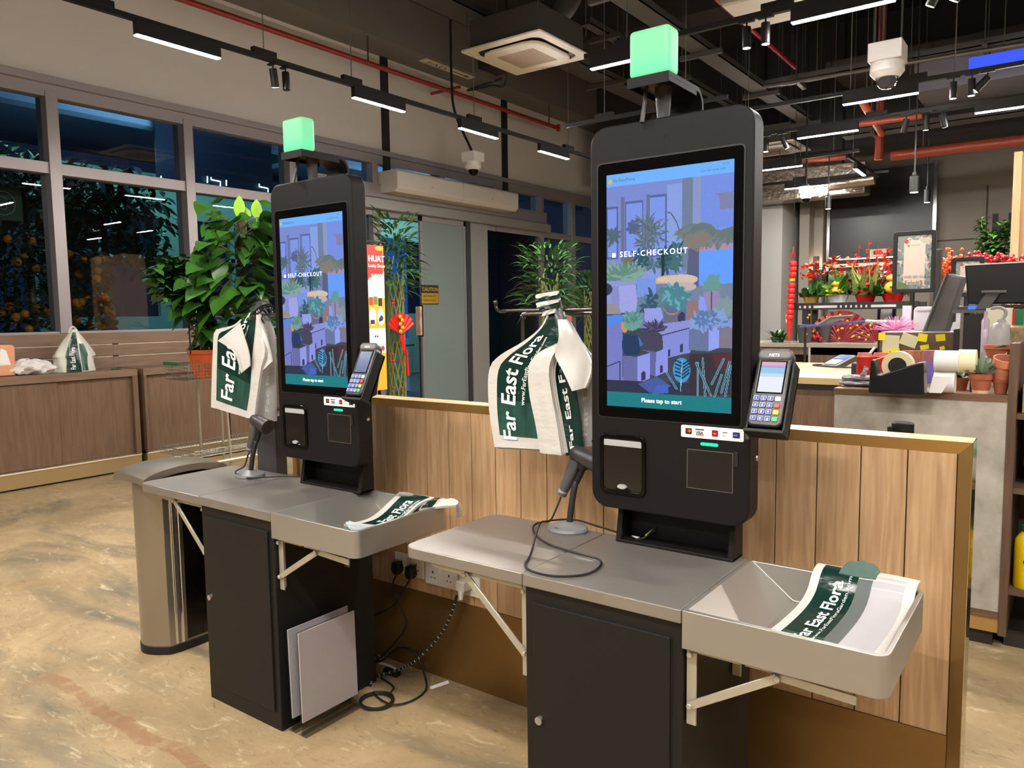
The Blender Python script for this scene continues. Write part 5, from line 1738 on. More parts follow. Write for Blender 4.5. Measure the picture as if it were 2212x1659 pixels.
lamp_at(1.6, YE, 'x', 'linear lamp on the third cross track beyond the right edge')
for px, py, yw, tl_, l_ in ((1655, 290, 0, .0, 'spotlight right beside the top corner of the right machine'), (1690, 290, -.8, .5, 'tilted spotlight next to the far ceiling cassette'),
                            (1958, 255, .9, .3, 'unlit spotlight on the third cross track, left of three'), (2001, 250, .2, .12, 'lit spotlight on the third cross track, middle of three'), (2036, 245, -.7, .3, 'lit spotlight on the third cross track, right of three')):
    a = P(px, py, 'y', YE); spot(a.x, YE, yw, tl_, l_, lit='unlit' not in l_)
YF = 10.1
track((-4.2, YF), (-2.2, YF), 'fourth black cross track, deeper behind the right machine', wires=(.6, 1.7))
lamp_at(-3.17, YF, 'x', 'small lit linear lamp below the far ceiling cassette, touching the machine edge')
YG = 11.87
track((-4.6, YG), (-2.2, YG), 'farthest black cross track before the white column', feeds=(1.2,), wires=(1.2,))
lamp_at(-3.32, YG, 'x', 'lowest and farthest lit linear lamp in front of the white column')
o = lamp_at(-2.41, 11.1, 'y', 'lit linear lamp seen end-on near the silver duct')
o.rotation_euler = (0, 0, math.radians(92))
track((-2.41, 10.4), (-2.41, 12.2), 'short far track running away above the plant rack', wires=(.3,))
for px, py, l_ in ((1740, 412, 'far small pendant spot in front of the white column'), (1789, 440, 'far pendant spot left of the black panel'), (1975, 400, 'large black pendant spotlight hanging before the black panel'), (2003, 425, 'smaller pendant spotlight at the right edge of the black panel')):
    yy = 9.0 if px == 1975 else 11.5
    a = P(px, py, 'y', yy)
    t = thing('pendant_spotlight', l_, 'pendant lamp', (a.x, yy, a.z), 'pendant spotlights at the back')
    rr_ = .045 if px == 1975 else .04
    MB().lathe([(0, .13), (.02, .13), (.022, .10), (rr_, .09), (rr_, -.07), (rr_ - .004, -.072)], (a.x, yy, a.z), 18).build('lamp_shade', black_metal, t)
    MB().lathe([(0, -.0745), (rr_ - .008, -.0745)], (a.x, yy, a.z), 16).build('lens', spot_face, t)
    MB().tube([(a.x, yy, a.z + .12), (a.x, yy, 5.895)], .008, 6).build('flex', rubber, t)
# track grid continued unseen over the shop, added for its light
for yb in (2.6, 0.1, -2.4):
    track((-3.9, yb), (6.0, yb), 'unseen black cross track added over the sales floor at y %.0f' % abs(yb) if False else 'unseen black cross track added over the sales floor in front of the machines', wires=(2, 6))['group'] = 'added tracks over the sales floor'
    for xb in (-3.0, -0.9, 0.9, 3.4):
        if yb == 2.6 and xb in (-3.0, -0.9): continue
        lamp_at(xb, yb, 'x', 'unseen linear lamp added above the sales floor in front of the machines', 'added lamps over the sales floor')
for y in (-1.2, 0.8):
    lamp_at(XA, y, 'y', 'linear lamp on the window-side track before the picture begins', 'window-side lamps before the picture')

# unseen spot track, added to brighten the fronts of the machines
track((-4.2, -.35), (1.6, -.35), 'unseen black spotlight track added near the camera position, aimed at the machines', wires=(1, 4))
for xb in (-3.2, -2.3, -1.4, -.6, .3):
    spot(xb, -.35, 0, .72, 'unseen spotlight added to brighten the checkout machines from in front', 'added spotlights aimed at the machines')

# ================================================================== AIR-CONDITIONING CASSETTES
grille = mat('cassette_grille', (176, 158, 138), 0.6, noise=(60, .3, (1, 1, 1), (150, 134, 116)))
def cassette(cx, cy, z, s, label, body=True, brand=True):
    t = thing('ceiling_cassette', label, 'air conditioner', (cx, cy, z))
    h = s / 2
    pn = MB()
    ring(pn, rrect(cx - h, cx + h, cy - h, cy + h, .02, 3), rrect(cx - h * .80, cx + h * .80, cy - h * .80, cy + h * .80, .10, 3), 'z', z, z + .02)
    pn.build('panel_frame', offwhite, t, bevel=.004)
    md = MB()
    q = []
    k0 = h * .74
    for k in range(4):
        a = math.pi / 2 * k
        for (u, v) in ((-.55, 1.0), (.55, 1.0), (.80, .93), (.93, .80)):
            x_, y_ = u * k0, v * k0
            q.append((cx + x_ * math.cos(a) + y_ * math.sin(a), cy - x_ * math.sin(a) + y_ * math.cos(a)))
    md.prism(q, 'z', z - .035, z + .0)
    md.build('centre_panel', offwhite, t, smooth=0, bevel=.012)
    for k in range(4):
        a = math.pi / 2 * k
        sl = MB().t(Matrix.Translation((cx, cy, 0)) @ Matrix.Rotation(a, 4, 'Z'))
        sl.box(-h * .6, h * .6, h * .775, h * .80, z + .002, z + .03).build('louvre', gal, t, smooth=0)
    MB().box(cx - h * .92, cx + h * .92, cy - h * .92, cy + h * .92, z + .021, z + .024).build('air_slot', dgrey, t, smooth=0)
    MB().box(cx - h * .46, cx + h * .46, cy - h * .46, cy + h * .46, z - .037, z - .033).build('grille', grille, t, smooth=0)
    if body: MB().box(cx - h * .86, cx + h * .86, cy - h * .86, cy + h * .86, z + .024, z + .30).build('unit_body', gal, t, smooth=0, bevel=.01)
    for sx_ in (-1, 1):
        for sy_ in (-1, 1):
            MB().tube([(cx + sx_ * h * .9, cy + sy_ * h * .9, z + .2), (cx + sx_ * h * .9, cy + sy_ * h * .9, 5.895)], .006, 6).build('hanger_rod', gal, t)
    if brand:
        text('FUJI-HI', .055, lambda a, b_: (cx - .12 + a, cy + h * .93 - .03 + b_, z - .002), grey, t)
    return t
c1 = cassette(-4.47, 6.40, 4.03, .93, 'large white ceiling cassette air conditioner at the top centre')
MB().tube(smooth_path([(-4.3, 6.6, 4.35), (-4.2, 6.8, 4.7), (-4.5, 7.0, 5.1), (-4.4, 7.1, 5.895)], 6), .12, 14).build('flex_duct', gal, c1)
a = P(1700, 322, 'z', 4.0)
cassette(a.x - .2, a.y - .1, 4.0, .93, 'far white ceiling cassette just right of the top of the right machine', brand=False)
# silver box cassette at the upper right, seen from its side
bx = thing('fan_coil_unit', 'pale rectangular fan coil unit hanging at the top, right of the green signal light', 'air conditioner', (-1.9, 6.9, 4.1))
a, b_ = P(1553, 84, 'y', 6.5), P(1985, 8, 'y', 6.5)
MB().box(a.x, a.x + 2.6, 6.5, 7.2, 4.08, 4.36).build('unit_casing', mat('casing_beige_grey', (128, 122, 112), .5, .2), bx, smooth=0, bevel=.008)
MB().box(a.x + .02, a.x + 2.58, 6.52, 7.18, 4.06, 4.08).build('unit_underside', mat('underside_pale', (190, 182, 168), .5), bx, smooth=0)
for x_ in (a.x + .1, a.x + 1.2, a.x + 2.4): MB().tube([(x_, 6.8, 4.36), (x_, 6.8, 5.895)], .006, 6).build('hanger_rod', gal, bx)

# ================================================================== SECURITY CAMERAS
def dome(px, py, y, label, big, s=1.0):
    c = P(px, py, 'y', y)
    t = thing('security_camera', label, 'security camera', c)
    x_, z_ = c.x, c.z
    MB().box(x_ - .085 * s, x_ + .085 * s, y - .085 * s, y + .085 * s, z_ + .07 * s, z_ + .17 * s).build('junction_box', white, t, smooth=0, bevel=.008)
    MB().lathe([(.02 * s, .07 * s), (.085 * s, .07 * s), (.088 * s, .02 * s), (.062 * s, -.01 * s), (.05 * s, -.012 * s)], (x_, y, z_), 28).build('camera_body', white, t)
    gl_ = gloss_black if not big else mat('dome_smoked', (60, 60, 62), .05)
    MB().lathe([(.055 * s, -.01 * s), (.052 * s, -.035 * s), (.035 * s, -.06 * s), (0, -.07 * s)], (x_, y, z_), 24).build('dome', gl_, t)
    return t, c
t, c = dome(1022, 365, 8.6, 'white dome security camera hanging above the air curtain', False, 1.35)
MB().tube(smooth_path([(c.x, 8.6, c.z + .22), P(1012, 310, 'y', 8.6), P(985, 250, 'y', 8.6), P(976, 190, 'y', 8.6), (P(976, 190, 'y', 8.6).x, 8.6, 5.895)], 6), .018, 8).build('cable', rubber, t)
t, c = dome(1916, 165, 6.4, 'white dome security camera hanging at the upper right', True, 1.35)
for dx_ in (-.09, -.03, .09): MB().tube([(c.x + dx_, 6.4, c.z + .22), (c.x + dx_, 6.4, 5.895)], .007, 6).build('hanger_rod', gal, t)
t, c = dome(1741, 428, 10.9, 'small far security camera in front of the white column', False, .9)
MB().tube([(c.x, 10.9, c.z + .15), (c.x, 10.9, 5.895)], .012, 6).build('hanger_rod', black_metal, t)

# ================================================================== PIPES, CABLE TRAYS, DUCTS
rp_ = thing('sprinkler_pipe', 'long red sprinkler pipe along the top of the window wall', 'pipe', (-7.55, 8, 4.8))
A_p, B_p = P(350, -28, 'x', -7.55), P(1206, 277, 'x', -7.55)
A_p.z = B_p.z
MB().tube([A_p, B_p], .032, 12).build('pipe_run', pipe_red, rp_)
c_ = P(965, 190, 'x', -7.55)
MB().tube([(c_.x - .3, c_.y, B_p.z), (c_.x + .25, c_.y, B_p.z)], .022, 10).build('branch', pipe_red, rp_)
for px, py in ((795, 130), (1186, 265)):
    c_ = P(px, py, 'x', -7.55)
    MB().tube([(c_.x, c_.y, B_p.z), (c_.x, c_.y, 5.1)], .012, 6).build('clamp', gal, rp_)
MB().tube([(B_p.x, B_p.y, B_p.z - .05), (B_p.x, B_p.y, B_p.z + .06)], .036, 10).build('end_cap', pipe_red, rp_)
def pipe(p, q, r, m_, name, label, cat='pipe', hang_=True):
    t = thing(name, label, cat, p)
    MB().tube([p, q], r, 12).build('pipe_run', m_, t)
    if hang_:
        for k in (.2, .8):
            c = Vector(p).lerp(Vector(q), k)
            MB().tube([c, (c.x, c.y, 5.895)], .006, 6).build('hanger_rod', gal, t)
    return t
brn = mat('brown_red_pipe', (150, 62, 42), .4)
a = P(1545, -5, 'z', 4.6); b_ = P(1718, 146, 'z', 4.6)
pipe(a, b_, .028, mat('pipe_magenta_red', (150, 30, 50), .4), 'sprinkler_pipe', 'thin dark red pipe crossing behind the two lit spotlights')
a = P(1925, 337, 'y', 10.6); b_ = P(2300, 293, 'y', 10.6)
pipe(a, b_, .06, brn, 'sprinkler_pipe', 'thick brown-red pipe at the right edge, near the beige end panel')
a = P(1855, 268, 'y', 9.6); b_ = P(1992, 250, 'y', 9.6)
pipe(a, b_, .035, brn, 'sprinkler_pipe', 'short brown-red pipe just above the third cross track')
a = P(1650, 352, 'y', 12.2); b_ = P(1830, 338, 'y', 12.2)
pipe(a, b_, .05, brn, 'sprinkler_pipe', 'far brown-red pipe behind the far cassette')
a = P(1905, 290, 'y', 10.9); b_ = P(1860, 215, 'y', 8.6)
pipe(a, b_, .04, mat('orange_red_pipe', (190, 84, 44), .45), 'sprinkler_pipe', 'orange-red pipe running away above the third cross track')
a = P(1898, 345, 'y', 10.9); b_ = P(1906, 270, 'y', 10.9)
pipe((a.x, 10.9, a.z), (a.x, 10.9, 5.9), .05, brn, 'sprinkler_pipe', 'upright brown-red pipe left of the thick pipe', hang_=False)
tray_m = mat('tray_grey_metal', (74, 70, 64), .5, .4)
def cable_tray(x, y0, y1, z, w_, label, axis='y'):
    t = thing('cable_tray', label, 'cable tray', (x, y0, z))
    m_ = MB()
    if axis == 'y':
        m_.box(x - w_ / 2, x + w_ / 2, y0, y1, z, z + .01).box(x - w_ / 2, x - w_ / 2 + .01, y0, y1, z, z + .07).box(x + w_ / 2 - .01, x + w_ / 2, y0, y1, z, z + .07)
    else:
        m_.box(y0, y1, x - w_ / 2, x + w_ / 2, z, z + .01).box(y0, y1, x - w_ / 2, x - w_ / 2 + .01, z, z + .07).box(y0, y1, x + w_ / 2 - .01, x + w_ / 2, z, z + .07)
    m_.build('tray', tray_m, t, smooth=0)
    k = y0 + .4
    while k < y1:
        s_ = MB()
        if axis == 'y':
            s_.box(x - w_ / 2 - .12, x + w_ / 2 + .12, k - .025, k + .025, z - .05, z - .002)
            s_.tube([(x - w_ / 2 - .1, k, z), (x - w_ / 2 - .1, k, 5.895)], .006, 6).tube([(x + w_ / 2 + .1, k, z), (x + w_ / 2 + .1, k, 5.895)], .006, 6)
        else:
            s_.box(k - .025, k + .025, x - w_ / 2 - .1, x + w_ / 2 + .1, z - .05, z - .002)
            s_.tube([(k, x - w_ / 2 - .08, z), (k, x - w_ / 2 - .08, 5.895)], .006, 6).tube([(k, x + w_ / 2 + .08, z), (k, x + w_ / 2 + .08, 5.895)], .006, 6)
        s_.build('support', tray_m, t, smooth=0)
        k += 1.9
    return t
cable_tray(-4.95, 4.6, 12.4, 4.40, .32, 'perforated grey cable tray passing behind the big cassette')
cable_tray(-3.30, 5.6, 12.4, 4.2, .22, 'grey cable tray running away right of the green signal light')
cable_tray(-4.28, 7.2, 12.4, 4.5, .12, 'narrow grey conduit tray left of the wider one')
cable_tray(9.7, -3.2, 6.0, 4.22, .18, 'long grey cable tray crossing behind the right security camera', 'x')
cable_tray(11.0, -2.6, 0.6, 3.75, .3, 'far perforated tray beside the silver duct', 'x')
a, b_ = P(1640, 190, 'y', 9.0), P(2212, 95, 'y', 9.0)
pipe(P(1650, 187, 'y', 9.0), P(2330, 75, 'y', 9.0), .022, gal, 'steel_conduit', 'long thin grey conduit behind the right security camera', 'conduit')
a, b_ = P(2095, 135, 'y', 9.66), P(2260, 100, 'y', 9.66)
bs_ = tag(MB().box(a.x, b_.x + .6, 9.58, 9.60, b_.z - .115, b_.z + .0).build('blue_light_strip', mat('blue_led_panel', (20, 40, 200), .4, emit=(60, 90, 255), es=.9), smooth=0),
          'glowing blue light strip on the tray at the upper right edge', 'light strip')
dk = thing('silver_duct', 'crinkled silver foil duct hanging over the white column', 'duct', (-3.2, 12.7, 3.7))
foil = mat('crinkled_foil', (170, 160, 146), .25, .9, bump=(14, 1.0, (1, 1, 1)))
a, b_ = P(1650, 437, 'y', 12.5), P(1870, 330, 'y', 12.5)
MB().box(-6, b_.x, 12.5, 12.9, a.z, b_.z - .1).build('duct_body', foil, dk, smooth=0, bevel=.02)
for x_ in (-4.2, -3.0): MB().tube([(x_, 12.7, a.z), (x_, 12.7, 5.895)], .02, 6).build('hanger_rod', black_metal, dk)
pb = thing('duct_branch', 'bright foil duct end with a slanted strut above the plant rack', 'duct', P(1840, 395, 'y', 12.0))
a, b_ = P(1790, 400, 'y', 12.0), P(1890, 385, 'y', 12.0)
MB().tube([a, b_], .09, 14).build('duct_body', foil, pb)
MB().tube([P(1770, 424, 'y', 12.0), P(1815, 398, 'y', 12.0)], .025, 8).build('strut', mat('strut_pale_green', (150, 160, 130), .5), pb)
MB().tube([(a.x, 12.0, a.z), (a.x, 12.0, 4.85)], .01, 6).build('hanger_rod', gal, pb)
# black flex from the soffit to the camera
tag(MB().tube(smooth_path([(-7.4, 9.9, 5.15), P(1010, 195, 'y', 9.4), P(1060, 185, 'y', 8.8), P(1095, 165, 'y', 8.4), (P(1095, 165, 'y', 8.4).x, 8.4, 5.895)], 6), .016, 8).build('black_flex', rubber),
    'sagging black cable between the soffit and the ceiling below the big cassette', 'cable')
# FAD arrow sticker under the soffit
c = P(958, 152, 'z', 5.1)
st = tag(MB().box(-7.70, -7.55, c.y - .55, c.y + .55, 5.094, 5.1).build('arrow_sticker', mat('sticker_cream', (214, 204, 176), .6), smooth=0), 'small cream sticker with letters FAD and an arrow under the ceiling soffit', 'sticker')
text('FAD', .16, lambda a_, b2: (-7.68 + b2 * .8, c.y - .45 + a_, 5.092), rubber, st, sx=1.4)
MB().box(-7.635, -7.615, c.y + .1, c.y + .42, 5.091, 5.093).prism([(-7.66, c.y + .38), (-7.59, c.y + .38), (-7.625, c.y + .5)], 'z', 5.091, 5.093).build('arrow', rubber, st, smooth=0)
# ================================================================== WALL COUNTERS UNDER THE WINDOWS
wal = wood('walnut_laminate', (104, 80, 60), (120, 94, 72), 0.5, 3.0, (10, 10, 0.9))
walh = wood('walnut_laminate_flat', (116, 92, 72), (132, 106, 86), 0.5, 3.0, (10, 0.9, 10))
goldk = mat('pale_gold_plinth', (176, 150, 104), 0.4, 0.5)
def wall_counter(y0, y1, seams, label):
    t = thing('wall_counter', label, 'counter', (-7.7, (y0 + y1) / 2, 0))
    fx = -7.5
    MB().box(-7.97, fx, y0, y1, .94, 1.01).build('countertop', walh, t, smooth=0, bevel=.002)
    MB().box(-7.97, fx, y0, y0 + .03, .155, .94).box(-7.97, fx, y1 - .05, y1, .155, .94).box(-7.97, fx - .03, y0, y1, .155, .175).build('carcass', wal, t, smooth=0, bevel=.001)
    e = [y0 + .03] + seams + [y1 - .05]
    for i in range(len(e) - 1):
        xo = fx - .02 - (.018 if i % 2 == 0 else 0)
        MB().box(xo - .02, xo, e[i] + .002, e[i + 1] + (.01 if i % 2 else -.002) * (i < len(e) - 2), .175, .935).build('sliding_door', wal, t, smooth=0, bevel=.002)
    MB().box(fx - .03, fx + .001, y0, y1, .150, .160).build('bottom_rail', mat('rail_cream', (226, 214, 190), .4), t, smooth=0)
    MB().box(-7.95, fx - .008, y0, y1, .018, .15).build('plinth', goldk, t, smooth=0)
    MB().box(-7.95, fx - .04, y0, y1, 0, .02).build('shadow_gap', rubber, t, smooth=0)
    for i in range(3):
        z0 = 1.01 + .123 * i
        MB().box(-7.99, -7.955, y0 - .06, y1, z0, z0 + .113).build('back_slat', walh, t, smooth=0, bevel=.002)
        if i < 2: MB().box(-7.99, -7.965, y0, y1, z0 + .113, z0 + .123).build('slat_groove', mat('rail_cream'), t, smooth=0)
wall_counter(1.70, 3.925, [2.44, 3.175], 'long brown wood counter with sliding doors under the leftmost windows')
wall_counter(3.985, 6.9, [4.95, 5.92], 'second brown wood counter under the windows, behind the trolley')
wall_counter(-2.0, 1.64, [-.8, .4], 'brown wood counter along the window wall before the picture begins')
# carrier bag standing on the counter
cbg = thing('filled_carrier_bag', 'upright white and green carrier bag on the window counter', 'carrier bag', (-7.72, 3.43, 1.01))
def bagv(u, v):
    """closed bag: u round, v up"""
    a = 2 * math.pi * u
    wy = .185 * (1 - v) ** .55 + .022 if v > .35 else .185 - .03 * v
    if v > .35: wy = .175 * (1 - ((v - .35) / .65) ** 1.15) + .02
    wx = .11 * (1 - v) ** .6 + .012
    k = 1 + .05 * math.sin(7 * a + 9 * v) * (1 - v * .5)
    return Vector((-7.72 + wx * math.cos(a) * k, 3.43 + wy * math.sin(a) * k + .02 * v, 1.012 + .40 * v))
MB().grid(lambda u, v: bagv(u, v), 40, 22).build('bag_film', mat('bag_milky_film_2', (214, 212, 200), .3, noise=(8, .8, (1, 1, 1), (196, 200, 180))), cbg)
MB().grid(lambda u, v: bagv(-.105 + .115 * u * (1 - .15 * v), .0 + v * .93) + Vector((.003, 0, 0)), 8, 18).build('green_print', bag_green, cbg)
MB().grid(lambda u, v: bagv(.015 + .06 * u, .02 + v * .64) + Vector((.003, 0, 0)), 6, 12).build('green_contents', mat('dark_green_print', (12, 70, 46), .3), cbg)
text('Far East Flora', 1.0, lambda a, b_: bagv(-.035 - b_ * .055, .06 + a / 6.6 * .62) + Vector((.006, 0, 0)), bag_text, cbg, name='print_lettering', bold=.02, cuts=1)
MB().tube(smooth_path([(-7.72, 3.40, 1.38), (-7.72, 3.42, 1.425), (-7.72, 3.45, 1.43), (-7.72, 3.49, 1.37)], 5), [.012] * 16, 8).build('tied_handles', bag_white, cbg)
# crumpled white bag
cw = thing('crumpled_bag', 'crumpled white plastic bag lying on the window counter', 'plastic bag', (-7.7, 3.0, 1.01))
def blob(u, v):
    a, b_ = 2 * math.pi * u, math.pi * v
    k = 1 + .10 * math.sin(5 * a + 4 * b_) + .07 * math.sin(9 * a - 6 * b_)
    y_ = 3.02 + .17 * math.cos(a) * math.sin(b_) * k + (.07 * max(0, math.cos(a)) ** 5)
    return Vector((-7.70 + .12 * math.sin(a) * math.sin(b_) * k, y_, 1.012 + max(0, .068 + .072 * math.cos(b_) * k - .02 * abs(y_ - 3.0) / .17)))
MB().grid(blob, 40, 20).build('bag_film', mat('bag_white_silky', (226, 222, 216), .35, bump=(18, .8, (1, 1, 1))), cw)
ob_ = thing('orange_bag', 'peach-orange paper bag at the left edge on the window counter', 'bag', (-7.72, 2.72, 1.01))
MB().prism([(2.62, 1.012), (2.90, 1.012), (2.90, 1.09), (2.905, 1.27), (2.885, 1.29), (2.62, 1.29)], 'x', -7.80, -7.64).build('bag_body', mat('peach_paper', (226, 164, 128), .6, noise=(6, 1, (1, 1, 1), (206, 140, 100))), ob_, bevel=.012)
MB().prism([(2.76, 1.11), (2.86, 1.11), (2.83, 1.24), (2.79, 1.26)], 'x', -7.641, -7.637).build('label_patch', paper, ob_, smooth=0)
tag(MB().ico((-7.62, 3.78, 1.016), .03, 1, (1, 2, .25)).build('fallen_leaf', leafB), 'small green leaf lying on the window counter near its end', 'leaf')

# ================================================================== TROLLEY AND ITS PLANTS
wire = mat('trolley_wire', (150, 150, 140), .35, .7)
XT = -6.0
tr_ = thing('plant_trolley', 'two-tier wire shopping trolley carrying potted plants between window counter and left machine', 'trolley', (XT, 3.8, 0))
def wgrid(z, y0, y1, x0, x1, h, name, dz=0):
    m_ = MB()
    nloop = max(2, int(h / .022))
    for k in range(nloop + 1):
        zz = z + h * k / nloop
        m_.tube([(x0, y0, zz), (x1, y0, zz), (x1, y1, zz), (x0, y1, zz)], .0022 if 0 < k < nloop else .004, 5, closed=True)
    y = y0
    while y <= y1 + .001:
        for xx in (x0, x1): m_.tube([(xx, y, z), (xx, y, z + h)], .002, 5)
        m_.tube([(x0, y, z), (x1, y, z)], .0022, 5)
        y += .028
    return m_.build(name, wire, tr_)
wgrid(.99, 3.50, 4.35, XT - .22, XT + .12, .13, 'upper_basket')
wgrid(.36, 3.46, 4.75, XT - .30, XT + .22, .05, 'lower_deck')
fr = MB()
for yy in (3.80, 4.02):
    fr.tube(smooth_path([(XT + .22, yy, .10), (XT + .22, yy - .02, .6), (XT + .22, yy - .04, 1.10), (XT + .21, yy - .02, 1.16), (XT + .10, yy, 1.17)], 5), .011, 10)
    fr.tube([(XT - .24, yy, .10), (XT - .24, yy, 1.0)], .011, 8)
fr.tube([(XT + .24, 3.35, .30), (XT + .24, 4.75, .30)], .014, 8).tube([(XT - .28, 3.35, .30), (XT - .28, 4.75, .30)], .014, 8)
fr.build('frame', mat('trolley_tube', (176, 168, 150), .35, .6), tr_)
for xx in (XT - .26, XT + .22):
    for yy in (3.45, 4.6):
        fork = MB().box(xx - .015, xx + .015, yy - .02, yy + .02, .09, .30).build('caster_fork', zinc, tr_, smooth=0)
        MB().lathe([(.02, -.014), (.055, -.014), (.055, .014), (.02, .014)], (xx, yy, .055), 18, 'x').build('wheel', rubber, fork)
MB().tube([(XT - .22, 3.49, 1.125), (XT + .0, 3.49, 1.125)], .014, 10).build('green_handle', green_pl, tr_)
def potted(name, label, cx, cy, z0, r, h, pm, ribs=True, cat='potted plant', group=None):
    t = thing(name, label, cat, (cx, cy, z0), group)
    prof = [(r * .72, 0), (r * .94, h * .82), (r * 1.0, h * .84), (r * 1.06, h * .87), (r * 1.06, h), (r * .98, h), (r * .96, h * .9), (0, h * .88)]
    p_ = MB().lathe(prof, (cx, cy, z0), 40)
    if ribs:
        for k in range(28):
            a = 2 * math.pi * k / 28
            p_.tube([(cx + r * .725 * math.cos(a), cy + r * .725 * math.sin(a), z0 + .01), (cx + r * .94 * math.cos(a), cy + r * .94 * math.sin(a), z0 + h * .8)], .005, 5)
    p_.build('pot', pm, t)
    MB().lathe([(0, 0), (r * .9, 0)], (cx, cy, z0 + h * .9), 20).build('soil', soil, t)
    return t
pc = P(448, 800, 'x', XT)
rr = random.Random(21)
pp = potted('potted_foliage_plant', 'leafy green plant in a ribbed orange pot in the trolley basket', XT, pc.y, .985, .145, .25, orange_pot)
st = MB()
fo = MB()
for k in range(9):
    a = rr.uniform(0, 6.28); r0 = rr.uniform(.02, .07)
    p0 = Vector((XT + r0 * math.cos(a), pc.y + r0 * math.sin(a), 1.2))
    top = P(rr.uniform(365, 450), rr.uniform(575, 640), 'x', XT + rr.uniform(-.12, .12))
    mid = p0.lerp(top, .5) + Vector((0, rr.uniform(-.03, .03), .06))
    pth = smooth_path([p0, mid, top], 8)
    st.tube(pth, .006, 6)
    for q in pth[2:9]:
        if rr.random() < .4: leaf_mesh(fo, q, rdir(rr, -.1, .6), rr.uniform(.07, .11), .028, .4, 'oval')
    for q in pth[9:]:
        for _ in range(4): leaf_mesh(fo, q + rdir(rr, -.4, .6) * .04, rdir(rr, -.15, .8), rr.uniform(.09, .15), rr.uniform(.026, .042), .35, 'oval')
# bushy head, left of the big plant
for _ in range(620):
    t_ = rr.random()
    pxl = 332 + 130 * t_
    pyc = 640 - 60 * math.sin(math.pi * (.2 + .75 * t_)) + rr.uniform(-26, 40 + 90 * t_)
    if pyc > 600 + 150 * t_ ** .5 + 10: continue
    q = P(pxl, pyc, 'x', XT + rr.uniform(-.16, .16))
    leaf_mesh(fo, q, rdir(rr, -.2, .7), rr.uniform(.09, .14), rr.uniform(.026, .042), .35, 'oval')
for _ in range(90):
    q = P(rr.uniform(425, 470), rr.uniform(640, 760), 'x', XT + rr.uniform(-.1, .1))
    leaf_mesh(fo, q, rdir(rr, -.5, .4), rr.uniform(.08, .12), .034, .4, 'oval')
st.build('stems', stem, pp)
fo.build('foliage', leafB, pp)
MB().tube([P(412, 765, 'x', XT + .1), P(404, 640, 'x', XT + .1)], .007, 6).build('stake', rubber, pp)
# big-leaved climber
X2 = XT + .12
pc2 = P(525, 800, 'x', X2)
pb2 = potted('potted_climber', 'tall climber with big glossy heart-shaped leaves on the trolley beside the left machine', X2, pc2.y, .985, .16, .24, orange_pot)
MB().tube([(X2, pc2.y, 1.19), P(520, 470, 'x', X2)], .035, 10).build('moss_pole', bark, pb2)
fo = MB()
big = [(470, 470, 190, .9), (512, 478, 150, .9), (560, 470, 30, 1), (590, 486, 20, 1), (540, 505, 80, 1), (586, 525, 10, 1), (452, 525, 180, .9), (565, 545, 300, 1), (455, 555, 200, 1.25), (500, 480, 150, 1.0), (560, 500, 40, 1.1), (440, 610, 190, 1.1), (500, 590, 200, 1.2), (560, 560, 20, 1.2), (430, 660, 175, 1.1), (490, 640, 210, 1.1), (550, 620, 250, 1.2),
       (580, 600, 330, 1.0), (470, 700, 230, 1.0), (520, 690, 260, 1.2), (570, 680, 300, 1.1), (540, 540, 120, .9), (480, 520, 170, .9), (590, 530, 10, .9), (600, 640, 340, 1.0), (455, 590, 170, .9), (520, 610, 280, 1.1), (500, 730, 240, .9), (560, 730, 290, .9), (530, 660, 200, 1.0), (585, 570, 60, 1.0), (475, 560, 130, 1.0)]
cst = MB()
ctr = lambda z: Vector((X2, P(522, 600, 'x', X2).y, z))
for _rep in range(6):
    for px_, py_, an, sc in big:
        q = P(px_ + rr.uniform(-26, 26) * min(_rep, 1.3), py_ + rr.uniform(-30, 30) * min(_rep, 1.3), 'x', X2 + rr.uniform(-.05, .25))
        a = math.radians(an + rr.uniform(-25, 25))
        d = Vector((rr.uniform(.1, .7), math.cos(a), .6 * math.sin(a) * -1 if False else -.25 + .5 * rr.random()))
        leaf_mesh(fo, q, d, (.25 if _rep < 2 else .19) * sc * rr.uniform(.8, 1.05), (.085 if _rep < 2 else .066) * sc, .55, 'heart', .12, rr.uniform(-.8, .8))
        if _rep == 0: cst.tube(smooth_path([ctr(q.z - .12), ctr(q.z).lerp(q, .5) + Vector((0, 0, -.02)), q], 4), .005, 6)
cst.build('leaf_stalks', stem, pb2)
fo.build('foliage', mat('leaf_glossy_climber', (56, 98, 30), .25, noise=(6, 1, (1, 1, 1), (30, 66, 22))), pb2)
nl = MB()
for px_, py_, h_ in ((517, 448, 52), (530, 462, 30), (554, 452, 44)):
    b0, b1 = P(px_, py_ + h_ / 2, 'x', X2), P(px_, py_ - h_ / 2, 'x', X2)
    leaf_mesh(nl, b0, b1 - b0, (b1 - b0).length, .05, 0, 'oval', .3, 1.0)
    nl.tube([b0, (X2, b0.y + .01, b0.z - .2)], .005, 6)
nl.build('new_leaves', mat('leaf_new', (140, 186, 40), .3), pb2)

